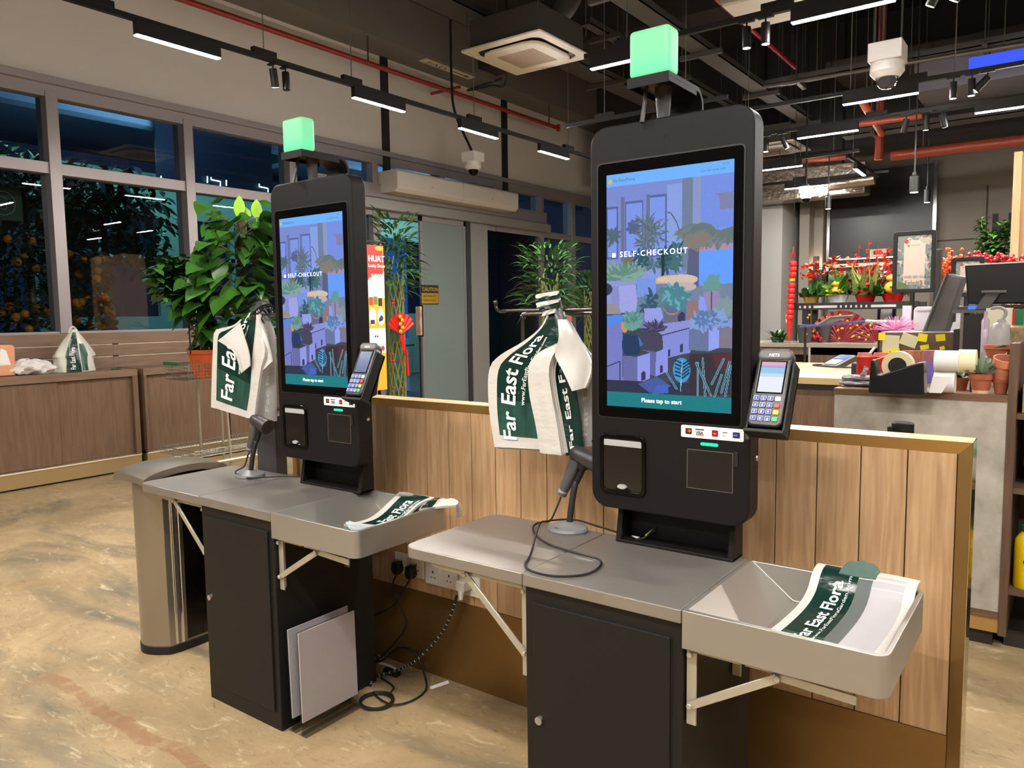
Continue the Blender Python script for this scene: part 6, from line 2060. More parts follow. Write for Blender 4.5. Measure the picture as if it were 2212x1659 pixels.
# ================================================================== ENTRANCE
ac = thing('air_curtain', 'long white air curtain unit mounted above the entrance door', 'air curtain', (-7.85, 9.2, 3.4))
a, b_ = P(858, 364, 'x', -7.62), P(1120, 418, 'x', -7.62)
z0, z1 = P(858, 412, 'x', -7.62).z, a.z
pr = [(-8.0, z0), (-7.68, z0), (-7.62, z0 + .05), (-7.62, z1 - .03), (-7.64, z1), (-8.0, z1)]
prp = [(x_, z_) for x_, z_ in pr]
ymid = (a.y + b_.y) / 2
for k, (y0, y1) in enumerate(((a.y, ymid - .004), (ymid + .004, b_.y))):
    MB().prism(prp, 'y', y0, y1).build('casing', offwhite, ac, smooth=0, bevel=.008)
    MB().lathe([(0, 0), (.012, 0), (.012, .006), (0, .006)], (-7.622, (y0 + y1) / 2, (z0 + z1) / 2 - .02), 12, 'x').build('screw_cap', lgrey, ac)
rc = thing('bamboo_plant', 'tall lucky bamboo with red ribbon beside the left machine, left of the entrance door', 'potted plant', (-6.6, 6.0, 0), 'bamboo plants at the entrance')
def bamboo(t, X, px0, px1, ytop, ymid_, label_seed, n=230):
    rr = random.Random(label_seed)
    c = P((px0 + px1) / 2, ymid_, 'x', X)
    t.location = (c.x, c.y, 0)
    bpy.context.view_layer.update()
    w_ = (P(px1, ymid_, 'x', X).y - P(px0, ymid_, 'x', X).y) / 2
    ztop = P((px0 + px1) / 2, ytop, 'x', X).z
    st = MB()
    for k in range(22):
        a = 2 * math.pi * k / 22
        h_ = c.z + rr.uniform(-.1, .2)
        pts = []
        for j in range(9):
            z_ = .25 + (h_ - .25) * j / 8
            aa = a + (1 if k % 2 else -1) * j * .5
            pts.append((c.x + .10 * math.cos(aa), c.y + .10 * math.sin(aa), z_))
        st.tube(smooth_path(pts, 2), .009, 6)
    st.build('canes', mat('bamboo_cane', (120, 128, 60), .5), t)
    fo = MB()
    for _ in range(n):
        a = rr.uniform(0, 6.28)
        z_ = rr.uniform(c.z - .25, ztop - .12)
        r_ = w_ * .55 * math.sqrt(rr.random())
        p_ = Vector((c.x + r_ * math.cos(a), c.y + r_ * math.sin(a), z_))
        up_ = (z_ - c.z + .25) / (ztop - c.z)
        d = Vector((math.cos(a), math.sin(a), rr.uniform(-.1, .5) + .9 * up_))
        leaf_mesh(fo, p_, d, rr.uniform(.18, .30), rr.uniform(.014, .022), rr.uniform(.3, .8), 'blade', .25, rr.uniform(-.6, .6))
    fo.build('foliage', leafC, t)
    MB().lathe([(.16, 0), (.22, .34), (.23, .36), (.2, .36), (0, .30)], (c.x, c.y, 0), 28).build('pot', red, t)
    return c, w_
c, w_ = bamboo(rc, -6.7, 800, 905, 450, 590, 71, 300)
def ribbon(t, X, px, py, s, par_y):
    q = P(px, py, 'x', X)
    fan = MB()
    vs = [(q.x + .0, q.y, q.z - .10 * s)]
    for k in range(17):
        a = math.radians(-5 + 190 * k / 16)
        vs.append((q.x + .015 * (k % 2), q.y + .17 * s * math.cos(a), q.z + .12 * s * math.sin(a) - .02))
    fan.add(vs, [(0, k, k + 1) for k in range(1, 17)])
    fan.build('red_fan', red, t, smooth=0)
    gl = MB()
    for k in range(5): gl.ico((q.x + .03, q.y + (-.03 + .03 * (k % 2)) * s, q.z + (.07 - .035 * k) * s), .028 * s, 1, (.3, 1, .8))
    gl.build('gold_character', gold, t)
    MB().prism([(q.y - .03 * s, q.z - .1 * s), (q.y + .03 * s, q.z - .1 * s), (q.y + .045 * s, q.z - .28 * s), (q.y, q.z - .24 * s)], 'x', q.x + .01, q.x + .014).build('ribbon_tail', red, t, smooth=0)
    MB().tube([(q.x + .02, q.y + .05 * s, q.z - .24 * s), (q.x + .02, q.y + .06 * s, q.z - .50 * s)], [.012, .022], 8).build('tassel', red, t)
ribbon(rc, -6.52, 866, 700, 1.25, 0)
bl_ = MB()
rr = random.Random(4)
for k in range(16): MB().ico(tuple(P(rr.uniform(842, 880), rr.choice((648, 655, 665, 740, 765, 780, 810, 838)), 'x', -6.57)), .018, 1).build('red_berry', red, rc)
r2 = thing('bamboo_plant', 'tall lucky bamboo behind the hanging bags of the right machine', 'potted plant', (-5, 6, 0), 'bamboo plants at the entrance')
bamboo(r2, -5.2, 1130, 1245, 510, 625, 72, 320)
ribbon(r2, -5.0, 1222, 690, .8, 0)
r3 = thing('bamboo_plant', 'lower lucky bamboo close to the left edge of the right machine', 'potted plant', (-5, 6, 0), 'bamboo plants at the entrance')
bamboo(r3, -5.6, 1225, 1330, 575, 650, 73, 260)
# promotion banner between the left machine and the bamboo
bn2 = thing('promotion_banner', 'red and orange lucky draw banner stand right of the left machine screen', 'banner', P(815, 800, 'x', -6.2))
cv = Canvas(70, 200, (238, 170, 52))
cv.rect(0, 0, 1, .26, (206, 46, 38))
cv.ell(.2, .27, .22, .05, (246, 226, 206)); cv.ell(.5, .25, .26, .05, (246, 226, 206)); cv.ell(.9, .23, .25, .06, (246, 226, 206)); cv.rect(0, .27, 1, .36, (246, 228, 210))
cv.poly([(0, .25), (.2, .22), (.5, .2), (.8, .22), (1, .17), (1, 0), (0, 0)], (206, 46, 38))
cv.ell(.75, .02, .25, .015, (240, 160, 50)); cv.line([(.96, 0), (.96, .18)], .03, (240, 170, 60))
for y_ in (.30, .315, .33): cv.line([(.25, y_), (.9, y_)], .012, (150, 110, 90))
for x_, y_, c_ in ((.2, .385, (190, 60, 40)), (.45, .38, (110, 120, 60)), (.72, .39, (40, 44, 40))): cv.rect(x_ - .1, y_ - .03, x_ + .12, y_ + .025, c_)
for x_, y_ in ((.28, .49), (.75, .49)): cv.ell(x_, y_, .2, .06, (248, 238, 224))
cv.rect(.15, .51, .38, .54, (50, 48, 46)); cv.ell(.78, .50, .1, .02, (50, 60, 90)); cv.ell(.68, .51, .06, .015, (40, 44, 60))
cv.rect(.05, .57, 1, .74, (246, 236, 222))
for x_, y_ in ((.4, .625), (.52, .625)): cv.ell(x_, y_, .04, .008, (30, 30, 34))
for x_, y_, c_ in ((.2, .71, (200, 50, 40)), (.5, .715, (214, 60, 50)), (.82, .71, (190, 50, 60))): cv.ell(x_, y_, .1, .018, c_)
for y_ in (.58, .595, .65, .66, .67): cv.line([(.2, y_), (.9, y_)], .01, (150, 130, 110))
for y_ in (.765, .78, .82, .835, .875, .89, .925, .94): cv.line([(.12, y_), (.8, y_)], .014, (96, 60, 34))
XB = -6.2
a, b_ = P(790, 528, 'x', XB), P(834, 744, 'x', XB)
b_.z = a.z - (b_.y - a.y) * 6.1
bm_ = cv.mesh('printed_banner', lambda u, v: (XB, a.y + (b_.y - a.y) * u, a.z - (a.z - b_.z) * v), attr_col('banner_print', .5), bn2)
W_ = b_.y - a.y
H2 = a.z - b_.z
on_b = lambda y_, z_: (lambda p, q: (XB + .004, a.y + W_ * y_ + p, a.z - H2 * z_ + q))
text('HUAT', .088 * W_ / .26, on_b(.10, .110), paper, bm_, bold=.003)
text('Lucky Draw', .05 * W_ / .26, on_b(.10, .150), paper, bm_, bold=.001)
text('$4500', .062 * W_ / .26, on_b(.24, .222), paper, bm_, bold=.001)
fr = MB().box(XB - .01, XB - .002, a.y, b_.y, b_.z, a.z).box(XB - .02, XB + .01, a.y - .03, b_.y + .03, a.z + .03, a.z + .045).box(XB - .02, XB - .005, b_.y - .06, b_.y - .045, a.z, a.z + .03)
fr.tube([(XB - .01, b_.y + .02, 0), (XB - .01, b_.y + .02, a.z + .04)], .008, 8).box(XB - .15, XB + .12, a.y, b_.y + .04, 0, .02)
fr.build('banner_stand', black_metal, bn2, smooth=0)
# caution sign on the frosted door, small leaning board
a, b_ = P(909, 615, 'x', -7.955), P(948, 657, 'x', -7.955)
cz_ = thing('caution_sign', 'black and amber CAUTION sticker on the frosted entrance door', 'sign', a)
MB().box(-7.962, -7.955, a.y, b_.y, b_.z, a.z).build('sign_plate', mat('sign_dark', (34, 32, 30), .5), cz_, smooth=0)
MB().box(-7.955, -7.952, a.y + .01, b_.y - .01, b_.z + .01, a.z - .42 * (a.z - b_.z)).build('amber_field', mat('sign_amber', (176, 140, 30), .5), cz_, smooth=0)
W_ = b_.y - a.y
text('CAUTION', W_ * .20, lambda p, q: (-7.951, a.y + W_ * .06 + p, a.z - .32 * (a.z - b_.z) + q), mat('sign_amber'), cz_, bold=.003)
text('AUTOMATIC', W_ * .13, lambda p, q: (-7.950, a.y + W_ * .1 + p, a.z - .64 * (a.z - b_.z) + q), mat('sign_dark'), cz_)
text('SLIDING DOOR', W_ * .105, lambda p, q: (-7.950, a.y + W_ * .1 + p, a.z - .84 * (a.z - b_.z) + q), mat('sign_dark'), cz_)
sb = thing('menu_stand', 'narrow notice board on a black post left of the frosted door', 'notice stand', P(908, 840, 'x', -7.3))
a, b_ = P(901, 662, 'x', -7.3), P(909, 724, 'x', -7.3)
MB().box(-7.33, -7.25, a.y, a.y + .04, b_.z, a.z).build('notice', mat('notice_print', (216, 196, 176), .5, noise=(9, .5, (1, 1, 1), (170, 120, 90))), sb, smooth=0)
MB().box(-7.34, -7.24, a.y + .04, a.y + .055, b_.z - .02, a.z + .02).build('frame', black_metal, sb, smooth=0)
MB().tube([(-7.3, a.y + .04, 0), (-7.3, a.y + .04, b_.z)], .014, 8).box(-7.4, -7.2, a.y - .06, a.y + .14, 0, .015).build('post', black_metal, sb, smooth=30)
# green shopping trolleys nested outside the door
tw_ = mat('trolley_mint_wire', (120, 190, 160), .35, .3)
def strol(X, y, label):
    t = thing('shopping_trolley', label, 'shopping trolley', (X, y, 0), 'nested green shopping trolleys outside the door')
    m_ = MB()
    for k in range(7):
        z_ = .62 + .36 * k / 6
        e = .02 * k
        m_.tube([(X - .25 - e, y - .2, z_), (X + .3 + e, y - .2, z_), (X + .3 + e, y + .2, z_), (X - .25 - e, y + .2, z_)], .004, 5, closed=True)
    for k in range(12):
        xx = X - .25 + .55 * k / 11
        for yy in (y - .2, y + .2): m_.tube([(xx, yy, .62), (xx, yy, .98)], .003, 5)
    m_.build('basket', tw_, t)
    f_ = MB()
    for yy in (y - .2, y + .2):
        f_.tube(smooth_path([(X + .3, yy, .98), (X + .33, yy, .6), (X + .1, yy, .45), (X - .1, yy, .2), (X + .35, yy, .12)], 5), .011, 8)
    f_.build('frame', tw_, t)
    MB().tube([(X + .36, y - .22, 1.03), (X + .36, y + .22, 1.03)], .018, 10).build('handle', green_pl, t)
    for yy in (y - .18, y + .18):
        for xx in (X - .1, X + .33): MB().lathe([(.02, -.015), (.06, -.015), (.06, .015), (.02, .015)], (xx, yy, .06), 16, 'y').build('wheel', rubber, t)
for k, l_ in enumerate(('front one of the green wire shopping trolleys seen between bamboo and frosted door', 'middle one of the nested green wire shopping trolleys outside the door', 'rear one of the nested green wire shopping trolleys outside the door')):
    strol(-8.9 - .55 * k, 8.75 + .16 * k, l_)
# tall blue-lit panels outside the door and a person reflected-looking guard figure outside the second window
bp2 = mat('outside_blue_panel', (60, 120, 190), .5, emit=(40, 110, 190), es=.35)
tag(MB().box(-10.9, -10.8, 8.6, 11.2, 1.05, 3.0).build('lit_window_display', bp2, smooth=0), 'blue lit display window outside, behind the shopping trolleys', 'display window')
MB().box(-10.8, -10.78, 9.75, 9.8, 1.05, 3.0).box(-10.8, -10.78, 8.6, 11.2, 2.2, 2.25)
tag(MB().box(-10.9, -10.8, 8.6, 11.2, 0, 1.05).build('low_blue_wall', mat('outside_pale_blue_glow', (110, 170, 220), .6, emit=(90, 150, 220), es=.25), smooth=0), 'pale blue low wall outside, with a painted glow, behind the shopping trolleys', 'wall')  # the wall glows by itself in place of blue light falling on it
# ================================================================== GREY SERVICE COUNTER ON THE RIGHT
lam = mat('grey_concrete_laminate', (150, 144, 132), .5, noise=(11, .5, (1, 1, .8), (190, 184, 172)))
brown = wood('brown_edge_laminate', (92, 66, 46), (122, 92, 66), .5, 3.0, (1, 10, 10))
post_w = wood('dark_walnut_post', (84, 62, 48), (108, 82, 64), .5, 3.0, (10, 10, 1))
SY, SZ = 3.894, 1.124
sx_l, sx_r = P(1803, 845, 'y', SY).x, P(2177, 866, 'y', SY).x
gc = thing('service_counter', 'grey concrete-look service counter with brown top and gold foot rail at the right', 'counter', ((sx_l + sx_r) / 2, 4.2, 0))
MB().box(sx_l, sx_r, SY, 4.85, .16, SZ - .03).build('counter_front', lam, gc, smooth=0, bevel=.001)
MB().box(sx_l - .003, sx_r, SY - .004, 4.85, SZ - .03, SZ).build('countertop', brown, gc, smooth=0, bevel=.001)
MB().box(sx_l, sx_r, SY - .002, SY + .01, .13, .165).build('bottom_edge', brown, gc, smooth=0)
MB().box(sx_l, sx_r, SY, SY + .02, .07, .13).build('gold_rail', brass, gc, smooth=0)
MB().box(sx_l, sx_r - .02, SY + .03, 4.5, 0, .08).build('plinth', mat('plinth_dark', (44, 38, 32), .6), gc, smooth=0)
# end shelf unit with the garden products
es = thing('end_shelf_unit', 'dark walnut shelf unit at the right edge, holding yellow bottles', 'shelf', (sx_r + .2, 4.1, 0))
pz = P(2187, 742, 'y', SY).z
MB().box(sx_r, sx_r + .032, SY - .005, 4.55, .06, pz).build('side_panel', post_w, es, smooth=0, bevel=.001)
for z_ in (.245, .695, 1.02): MB().box(sx_r + .032, sx_r + 1.0, SY + .02, 4.5, z_, z_ + .025).build('shelf_board', post_w, es, smooth=0, bevel=.001)
MB().box(sx_r + 1.0, sx_r + 1.03, SY, 4.55, .06, pz).build('side_panel', post_w, es, smooth=0)
MB().box(sx_r + .03, sx_r + 1.0, 4.5, 4.52, .25, 1.05).build('back_panel', mat('panel_mid_grey', (110, 106, 98), .6), es, smooth=0)
MB().box(sx_r + .02, sx_r + 1.0, SY + .06, 4.5, 0, .06).build('plinth', mat('plinth_dark'), es, smooth=0)
def bottle(x, y, z, r, h, label, cap=green_pl, bm=yellow, group='yellow bottles on the end shelf'):
    t = thing('product_bottle', label, 'bottle', (x, y, z), group)
    MB().lathe([(0, 0), (r * .94, 0), (r, .01), (r, h * .62), (r * .96, h * .70), (r * .62, h * .80), (r * .5, h * .82), (r * .5, h * .86)], (x, y, z), 28, 'z', 1, .75).build('bottle_body', bm, t)
    MB().lathe([(r * .62, h * .83), (r * .62, h * .90), (r * .5, h * .905), (r * .5, h), (0, h)], (x, y, z), 24).build('cap', cap, t)
    MB().box(x - r * .4, x + r * .6, y - r * .76, y - r * .74, z + h * .38, z + h * .42).build('printed_line', black_metal, t, smooth=0)
    return t
bottle(sx_r + .105, SY + .09, .27, .062, .31, 'yellow bottle with green cap on the end shelf, nearest the walnut side panel')
bottle(sx_r + .245, SY + .09, .27, .062, .31, 'yellow bottle with green cap on the end shelf beyond the right edge')
sk = thing('soil_sack', 'white and green sack of potting mix on the end shelf at the right edge', 'sack', (sx_r + .16, SY + .15, .72))
def sack(u, v):
    a_ = 2 * math.pi * u
    k = math.sin(math.pi * min(1, .12 + v * .86)) ** .35
    return Vector((sx_r + .19 + .13 * k * math.cos(a_) * (1 + .04 * math.sin(6 * a_ + 8 * v)), SY + .16 + .09 * k * math.sin(a_), .722 + .265 * v))
MB().grid(sack, 36, 16).build('sack_film', mat('sack_print', (206, 202, 186), .35, noise=(9, .25, (1, 1, 1), (70, 110, 76))), sk)
MB().box(sx_r + .05, sx_r + .3, SY + .04, SY + .2, 1.046, 1.17).build('carton', mat('carton_tan', (176, 140, 92), .7), None, smooth=0, bevel=.003)
tag(bpy.data.objects['carton'], 'tan cardboard carton on top of the end shelf at the right edge', 'carton')
def on_counter(px, py, zt=SZ): return P(px, py, 'z', zt)
def tall(px, py, y): return P(px, py, 'y', y).z
# card reader puck on the partition top
c = P(1950, 925, 'y', 2.40)
pk_ = thing('round_gadget', 'small black cylindrical gadget on top of the partition', 'gadget', (c.x, 2.42, 1.0))
zb = .90
cc = P(1950, 930, 'y', 3.3)
MB().lathe([(0, 0), (.038, 0), (.040, .004), (.040, .075), (.036, .079), (0, .079)], (cc.x, 3.3, P(1950, 912, 'y', 3.3).z - .079), 28).build('casing', black_metal, pk_)
MB().box(cc.x - .05, cc.x - .03, 3.27, 3.30, P(1950, 940, 'y', 3.3).z, P(1950, 922, 'y', 3.3).z).build('side_clip', black_metal, pk_, smooth=0)
MB().lathe([(.10, 0), (.10, .015), (.012, .02), (.012, P(1950, 912, 'y', 3.3).z - .079)], (cc.x, 3.3, 0), 24).build('stand_pole', black_metal, pk_)
pk_['label'] = 'small black cylindrical gadget on a pole just behind the partition, before the grey counter'

# ---- things standing on the grey counter
def terracotta_pot(name, label, px, pybase, w_px, pytop, plant=None, tilt=None):
    c = on_counter(px, pybase)
    d = (c - CAM).dot(D_)
    r = w_px / 2 / F_PX * d
    h = tall(px, pytop, c.y) - SZ
    t = thing(name, label, 'flower pot', c, 'terracotta pots on the grey counter')
    MB().lathe([(0, 0), (r * .68, 0), (r * .9, h * .72), (r * 1.0, h * .72), (r * 1.03, h), (r * .93, h), (r * .86, h * .8), (0, h * .78)], c, 30).build('pot', terra, t)
    return t, c, r, h
t, c, r, h = terracotta_pot('terracotta_pot', 'small terracotta pot with a tiny sprout, beside the paper rolls', 2074, 842, 33, 815)
fo = MB()
rr = random.Random(9)
for _ in range(14): leaf_mesh(fo, c + Vector((0, 0, h * .8)), rdir(rr, .3, 1), .045, .012, .2, 'oval')
fo.build('sprout', leafB, t)
t, c, r, h = terracotta_pot('terracotta_pot', 'larger terracotta pot with grey-green fleshy leaves, drips on its foot', 2118, 849, 46, 807)
fo = MB()
for _ in range(34):
    d = rdir(rr, .25, 1)
    leaf_mesh(fo, c + Vector((0, 0, h * .85)) + d * .02, d, rr.uniform(.05, .085), rr.uniform(.012, .017), -.05, 'oval', .35, rr.uniform(-1, 1))
fo.build('succulent', leafS, t)
MB().lathe([(r * .69, 0), (r * .73, h * .16)], (c.x, c.y, c.z), 30).build('lime_stain', mat('lime_stain', (224, 190, 150), .8), t)
t, c, r, h = terracotta_pot('terracotta_pot', 'empty terracotta pot holding a second tilted pot, rightmost on the counter', 2161, 850, 33, 817)
t2_ = thing('terracotta_pot', 'tilted pale terracotta pot stacked in the rightmost pot', 'flower pot', c + Vector((0, 0, h)), 'terracotta pots on the grey counter')
MB().t(Matrix.Translation(c + Vector((0, 0, h * .8))) @ Matrix.Rotation(.3, 4, 'X') @ Matrix.Rotation(.15, 4, 'Y')).lathe([(0, 0), (r * .8, 0), (r * 1.1, .075), (r * 1.35, .075), (r * 1.4, .11), (r * 1.25, .11), (r * .9, .02), (0, .02)], (0, 0, 0), 30).build('pot', mat('terracotta_pale', (214, 134, 98), .75), t2_)
# shallow pot on the white box behind
c = P(2156, 775, 'y', 4.42)
t = thing('terracotta_bowl', 'wide shallow terracotta pot with a round leaf, standing before the white bottle', 'flower pot', (c.x, 4.42, SZ), 'terracotta pots on the grey counter')
w2 = 26 / F_PX * (c - CAM).dot(D_)
z0_, z1_ = P(2156, 772, 'y', 4.42).z, P(2156, 745, 'y', 4.42).z
MB().box(c.x - w2, c.x + w2, 4.40, 4.5, SZ, z0_).build('plinth_box', mat('box_grey', (150, 140, 130), .6), t, smooth=0)
MB().lathe([(0, z0_), (w2 * .75, z0_), (w2, z1_ - .02), (w2 * 1.08, z1_ - .02), (w2 * 1.08, z1_), (w2 * .95, z1_), (0, z1_ - .02)], (c.x, 4.42, 0), 28).build('pot', terra, t)
fo = MB()
leaf_mesh(fo, (c.x + .0, 4.40, z1_ - .05), (.3, -.6, .6), .08, .035, 0, 'oval')
leaf_mesh(fo, (c.x + .02, 4.40, z1_ - .02), (.6, -.4, -.6), .09, .03, 0, 'oval')
fo.build('leaves', mat('leaf_sea_green', (90, 150, 100), .4), t)
# till rolls
def roll(px, pb, pt_, w_px, label, m_=None, tail=True, axis='x', zt=SZ, y=None):
    c = on_counter(px, pb, zt) if y is None else P(px, pb, 'y', y)
    d = (c - CAM).dot(D_)
    w_ = w_px / F_PX * d / 2
    h_ = (tall(px, pt_, c.y) - c.z)
    t = thing('paper_roll', label, 'paper roll', c, 'till rolls on the grey counter')
    r_ = h_ / 2
    MB().lathe([(.012, -w_), (r_, -w_), (r_, w_), (.012, w_)], (c.x, c.y, c.z + r_), 32, 'x').build('roll', m_ or paper, t)
    return t, c, w_, r_
t, c, w_, r_ = roll(2040, 848, 803, 40, 'lower white till roll with its paper tail hanging askew')
MB().add([(c.x - w_, c.y - r_ - .002, c.z + r_ * 1.6), (c.x + w_ * .8, c.y - r_ - .002, c.z + r_ * 1.6), (c.x - w_ * .1, c.y - r_ - .012, c.z + .002), (c.x - w_ * 1.3, c.y - r_ - .012, c.z + .002)], [(0, 1, 2, 3)]).build('paper_tail', paper, t, smooth=0)
yb_ = c.y
t, c, w_, r_ = roll(2045, 803, 757, 46, 'upper white till roll stacked on the lower one', y=yb_)
t, c, w_, r_ = roll(2089, 806, 755, 33, 'cream paper roll held up beside the white till rolls', mat('cream_paper', (240, 228, 186), .6), y=yb_ + .03)
MB().box(c.x + w_ * .2, c.x + w_ * .5, c.y + .05, c.y + .06, SZ, c.z + .04).build('holder', black_metal, t, smooth=0)
# tape dispenser
c0, c1_ = on_counter(1890, 846), on_counter(2003, 855)
yt = (c0.y + c1_.y) / 2
x0_, x1_ = P(1880, 840, 'y', yt).x, P(2000, 850, 'y', yt).x
L_ = x1_ - x0_
td = thing('tape_dispenser', 'black desktop tape dispenser with a cream tape roll on the grey counter', 'tape dispenser', ((x0_ + x1_) / 2, yt, SZ))
MB().prism([(x0_, SZ), (x0_ + .03 * L_, SZ + .15), (x0_ + .10 * L_, SZ + .15), (x0_ + .16 * L_, SZ + .085), (x0_ + .24 * L_, SZ + .085), (x1_ - .15 * L_, SZ + .14), (x1_ - .03 * L_, SZ + .145), (x1_, SZ)], 'y', yt - .045, yt + .045).build('dispenser_body', mat('dispenser_black', (22, 24, 27), .3), td, smooth=0, bevel=.006)
MB().lathe([(.038, -.025), (.064, -.025), (.064, .025), (.038, .025)], (x0_ + .50 * L_, yt, SZ + .125), 36, 'y').build('tape_roll', mat('tape_cream', (216, 200, 160), .4), td)
MB().lathe([(.012, -.028), (.037, -.028), (.037, .028), (.012, .028)], (x0_ + .50 * L_, yt, SZ + .125), 30, 'y').build('reel_core', black_metal, td)
MB().tube([(x0_ + .08 * L_, yt, SZ + .148), (x0_ + .5 * L_, yt, SZ + .19)], .002, 4).build('tape_strip', mat('tape_cream'), td)
# folded gloves
c = on_counter(1853, 835)
gv = thing('work_gloves', 'folded grey and white striped work gloves on the corner of the grey counter', 'gloves', c)
gm = mat('glove_knit', (196, 190, 196), .8, noise=(60, .2, (.4, .4, 3), (96, 90, 100)))
def glv(ox, oz, s):
    g_ = MB()
    def f(u, v):
        a_ = 2 * math.pi * u
        x_ = -.085 + .17 * v
        wy = .045 * math.sin(math.pi * min(1, .15 + v * .8)) ** .5
        return Vector((c.x + ox + x_ * s, c.y + .02 + wy * math.cos(a_), c.z + oz + .016 + .016 * math.sin(a_) * math.sin(math.pi * min(1, .1 + .85 * v)) ** .4))
    g_.grid(f, 20, 14)
    for k in range(4): g_.tube(smooth_path([(c.x + ox + .04, c.y - .01 + .018 * k, c.z + oz + .018), (c.x + ox + .085, c.y - .018 + .02 * k, c.z + oz + .015), (c.x + ox + .10 - .008 * k, c.y - .025 + .02 * k, c.z + oz + .008)], 3), [.010] * 3 + [.009] * 4, 8)
    g_.build('glove', gm, gv)
glv(0, 0, 1); glv(-.006, .026, .8)
MB().tube(smooth_path([c + Vector((.02, -.02, .05)), c + Vector((.035, -.02, .075)), c + Vector((.04, -.015, .10))], 4), .011, 8).build('glove_thumb', gm, gv)
# red tins
for px, py, pt_, l_ in ((1866, 845, 762, 'left one of two red printed drink cans behind the gloves'), (1901, 828, 762, 'right one of two red printed drink cans behind the tape dispenser')):
    yy = 4.12 if px == 1866 else 4.25
    c = P(px, py, 'y', yy); zt = P(px, pt_, 'y', yy).z
    r_ = 16 / F_PX * (c - CAM).dot(D_)
    t = thing('drink_can', l_, 'can', (c.x, yy, SZ), 'red cans on the grey counter')
    MB().lathe([(0, 0), (r_ * .85, 0), (r_, .01), (r_, zt - SZ - .02)], (c.x, yy, SZ), 26).build('can_body', mat('can_red', (206, 44, 24), .35, noise=(22, .35, (1, 1, 1.6), (150, 20, 16))), t)
    MB().lathe([(r_, zt - SZ - .02), (r_ * .88, zt - SZ - .003), (r_ * .9, zt - SZ), (r_ * .8, zt - SZ), (r_ * .75, zt - SZ - .012), (0, zt - SZ - .012)], (c.x, yy, SZ), 26).build('can_lid', mat('can_pink_lid', (226, 120, 110), .35), t)
    if px == 1866: MB().tube([(c.x + .01, yy, zt - .02), (c.x + .045, yy + .01, zt + .03)], .006, 8).build('straw', paper, t)
# magazines and purple box
yy = 4.4
a, b_ = P(1945, 840, 'y', yy), P(1990, 758, 'y', yy)
t = tag(MB().box(a.x, b_.x + .02, yy, yy + .03, SZ, b_.z).build('brochure_stack', mat('brochure_print', (120, 74, 64), .4, noise=(20, .3, (1, 1, .4), (206, 130, 96)))), 'dark brochures with orange print standing behind the tape dispenser', 'brochures')
a, b_ = P(1990, 845, 'y', yy), P(2022, 757, 'y', yy)
t = thing('leaflet_box', 'purple leaflet box with dark cover right of the tape dispenser', 'box', (a.x, yy, SZ))
MB().box(a.x, b_.x, yy - .03, yy + .04, SZ, SZ + (b_.z - SZ) * .62).build('purple_box', mat('purple_card', (112, 96, 176), .5), t, smooth=0)
MB().box(a.x, b_.x, yy - .02, yy + .03, SZ + (b_.z - SZ) * .62, b_.z).build('leaflets', mat('leaflet_print', (120, 96, 110), .4, noise=(16, .3, (1, 1, 1), (200, 110, 100))), t, smooth=0)
# torn white paper and tags behind pots
tag(MB().prism([(P(2108, 848, 'y', 4.36).x, SZ), (P(2165, 850, 'y', 4.36).x, SZ), (P(2176, 760, 'y', 4.36).x, P(2176, 760, 'y', 4.36).z), (P(2150, 782, 'y', 4.36).x, P(2150, 782, 'y', 4.36).z)], 'y', 4.34, 4.345)
    .build('torn_paper', paper, smooth=0), 'large torn white paper leaning behind the terracotta pots', 'paper')

# ================================================================== STAFF SIDE: RAISED SHELF, MONITORS, PRINTER
sy = 5.3
st_z = P(1990, 757, 'y', sy).z
bb = thing('staff_desk', 'brown staff desk with labelled upstand behind the grey counter', 'desk', (-.7, 5.6, 0))
a, b_ = P(1900, 757, 'y', sy), P(2085, 757, 'y', sy)
up_z = P(1990, 718, 'y', sy).z
MB().box(a.x, .3, sy, sy + .05, 0, up_z).build('upstand', mat('desk_brown', (104, 80, 62), .5), bb, smooth=0, bevel=.002)
MB().box(a.x, .3, sy + .05, sy + .75, up_z - .04, up_z).build('desk_top', lgrey, bb, smooth=0)
def flat(px0, py0, px1, py1, y, m_, name, label, cat, rot=0, th=.004, group=None):
    a_, b2 = P(px0, py0, 'y', y), P(px1, py1, 'y', y)
    cx_, cz2 = (a_.x + b2.x) / 2, (a_.z + b2.z) / 2
    w2, h2 = abs(b2.x - a_.x) / 2, abs(a_.z - b2.z) / 2
    T = Matrix.Translation((cx_, y, cz2)) @ Matrix.Rotation(rot, 4, 'Y')
    o = MB().t(T).box(-w2, w2, -th, 0, -h2, h2).build(name, m_, smooth=0)
    return tag(o, label, cat, group)
note = mat('note_cream', (216, 208, 168), .7)
ylw = mat('label_yellow', (240, 224, 20), .6)
flat(1907, 724, 1942, 758, sy - .003, note, 'handwritten_note', 'cream handwritten note taped to the desk upstand, left one', 'note', .05, group='notes on the staff desk')
flat(1946, 722, 1982, 748, sy - .003, note, 'handwritten_note', 'cream handwritten note tilted on the desk upstand, right one', 'note', .35, group='notes on the staff desk')
for k, (p0, q0, p1, q1, r_, l_) in enumerate(((1898, 719, 1912, 735, 0, 'yellow label at the left end of the desk upstand, beside the left note'), (1906, 757, 1922, 766, 0, 'yellow label under the left note, left one'), (1924, 752, 1943, 767, 0, 'yellow label under the left note, right one'),
                                 (1983, 721, 2003, 738, .15, 'yellow label just left of the tilted monitor foot'), (2022, 722, 2042, 737, -.1, 'yellow label just right of the tilted monitor foot'), (1988, 745, 2007, 755, -.2, 'yellow label low on the upstand, under the monitor'), (2030, 748, 2041, 756, -.3, 'small yellow label low on the upstand, right of the monitor'))):
    flat(p0, q0, p1, q1, sy - .005, ylw, 'yellow_label', l_, 'label', r_, group='yellow labels on the staff desk')
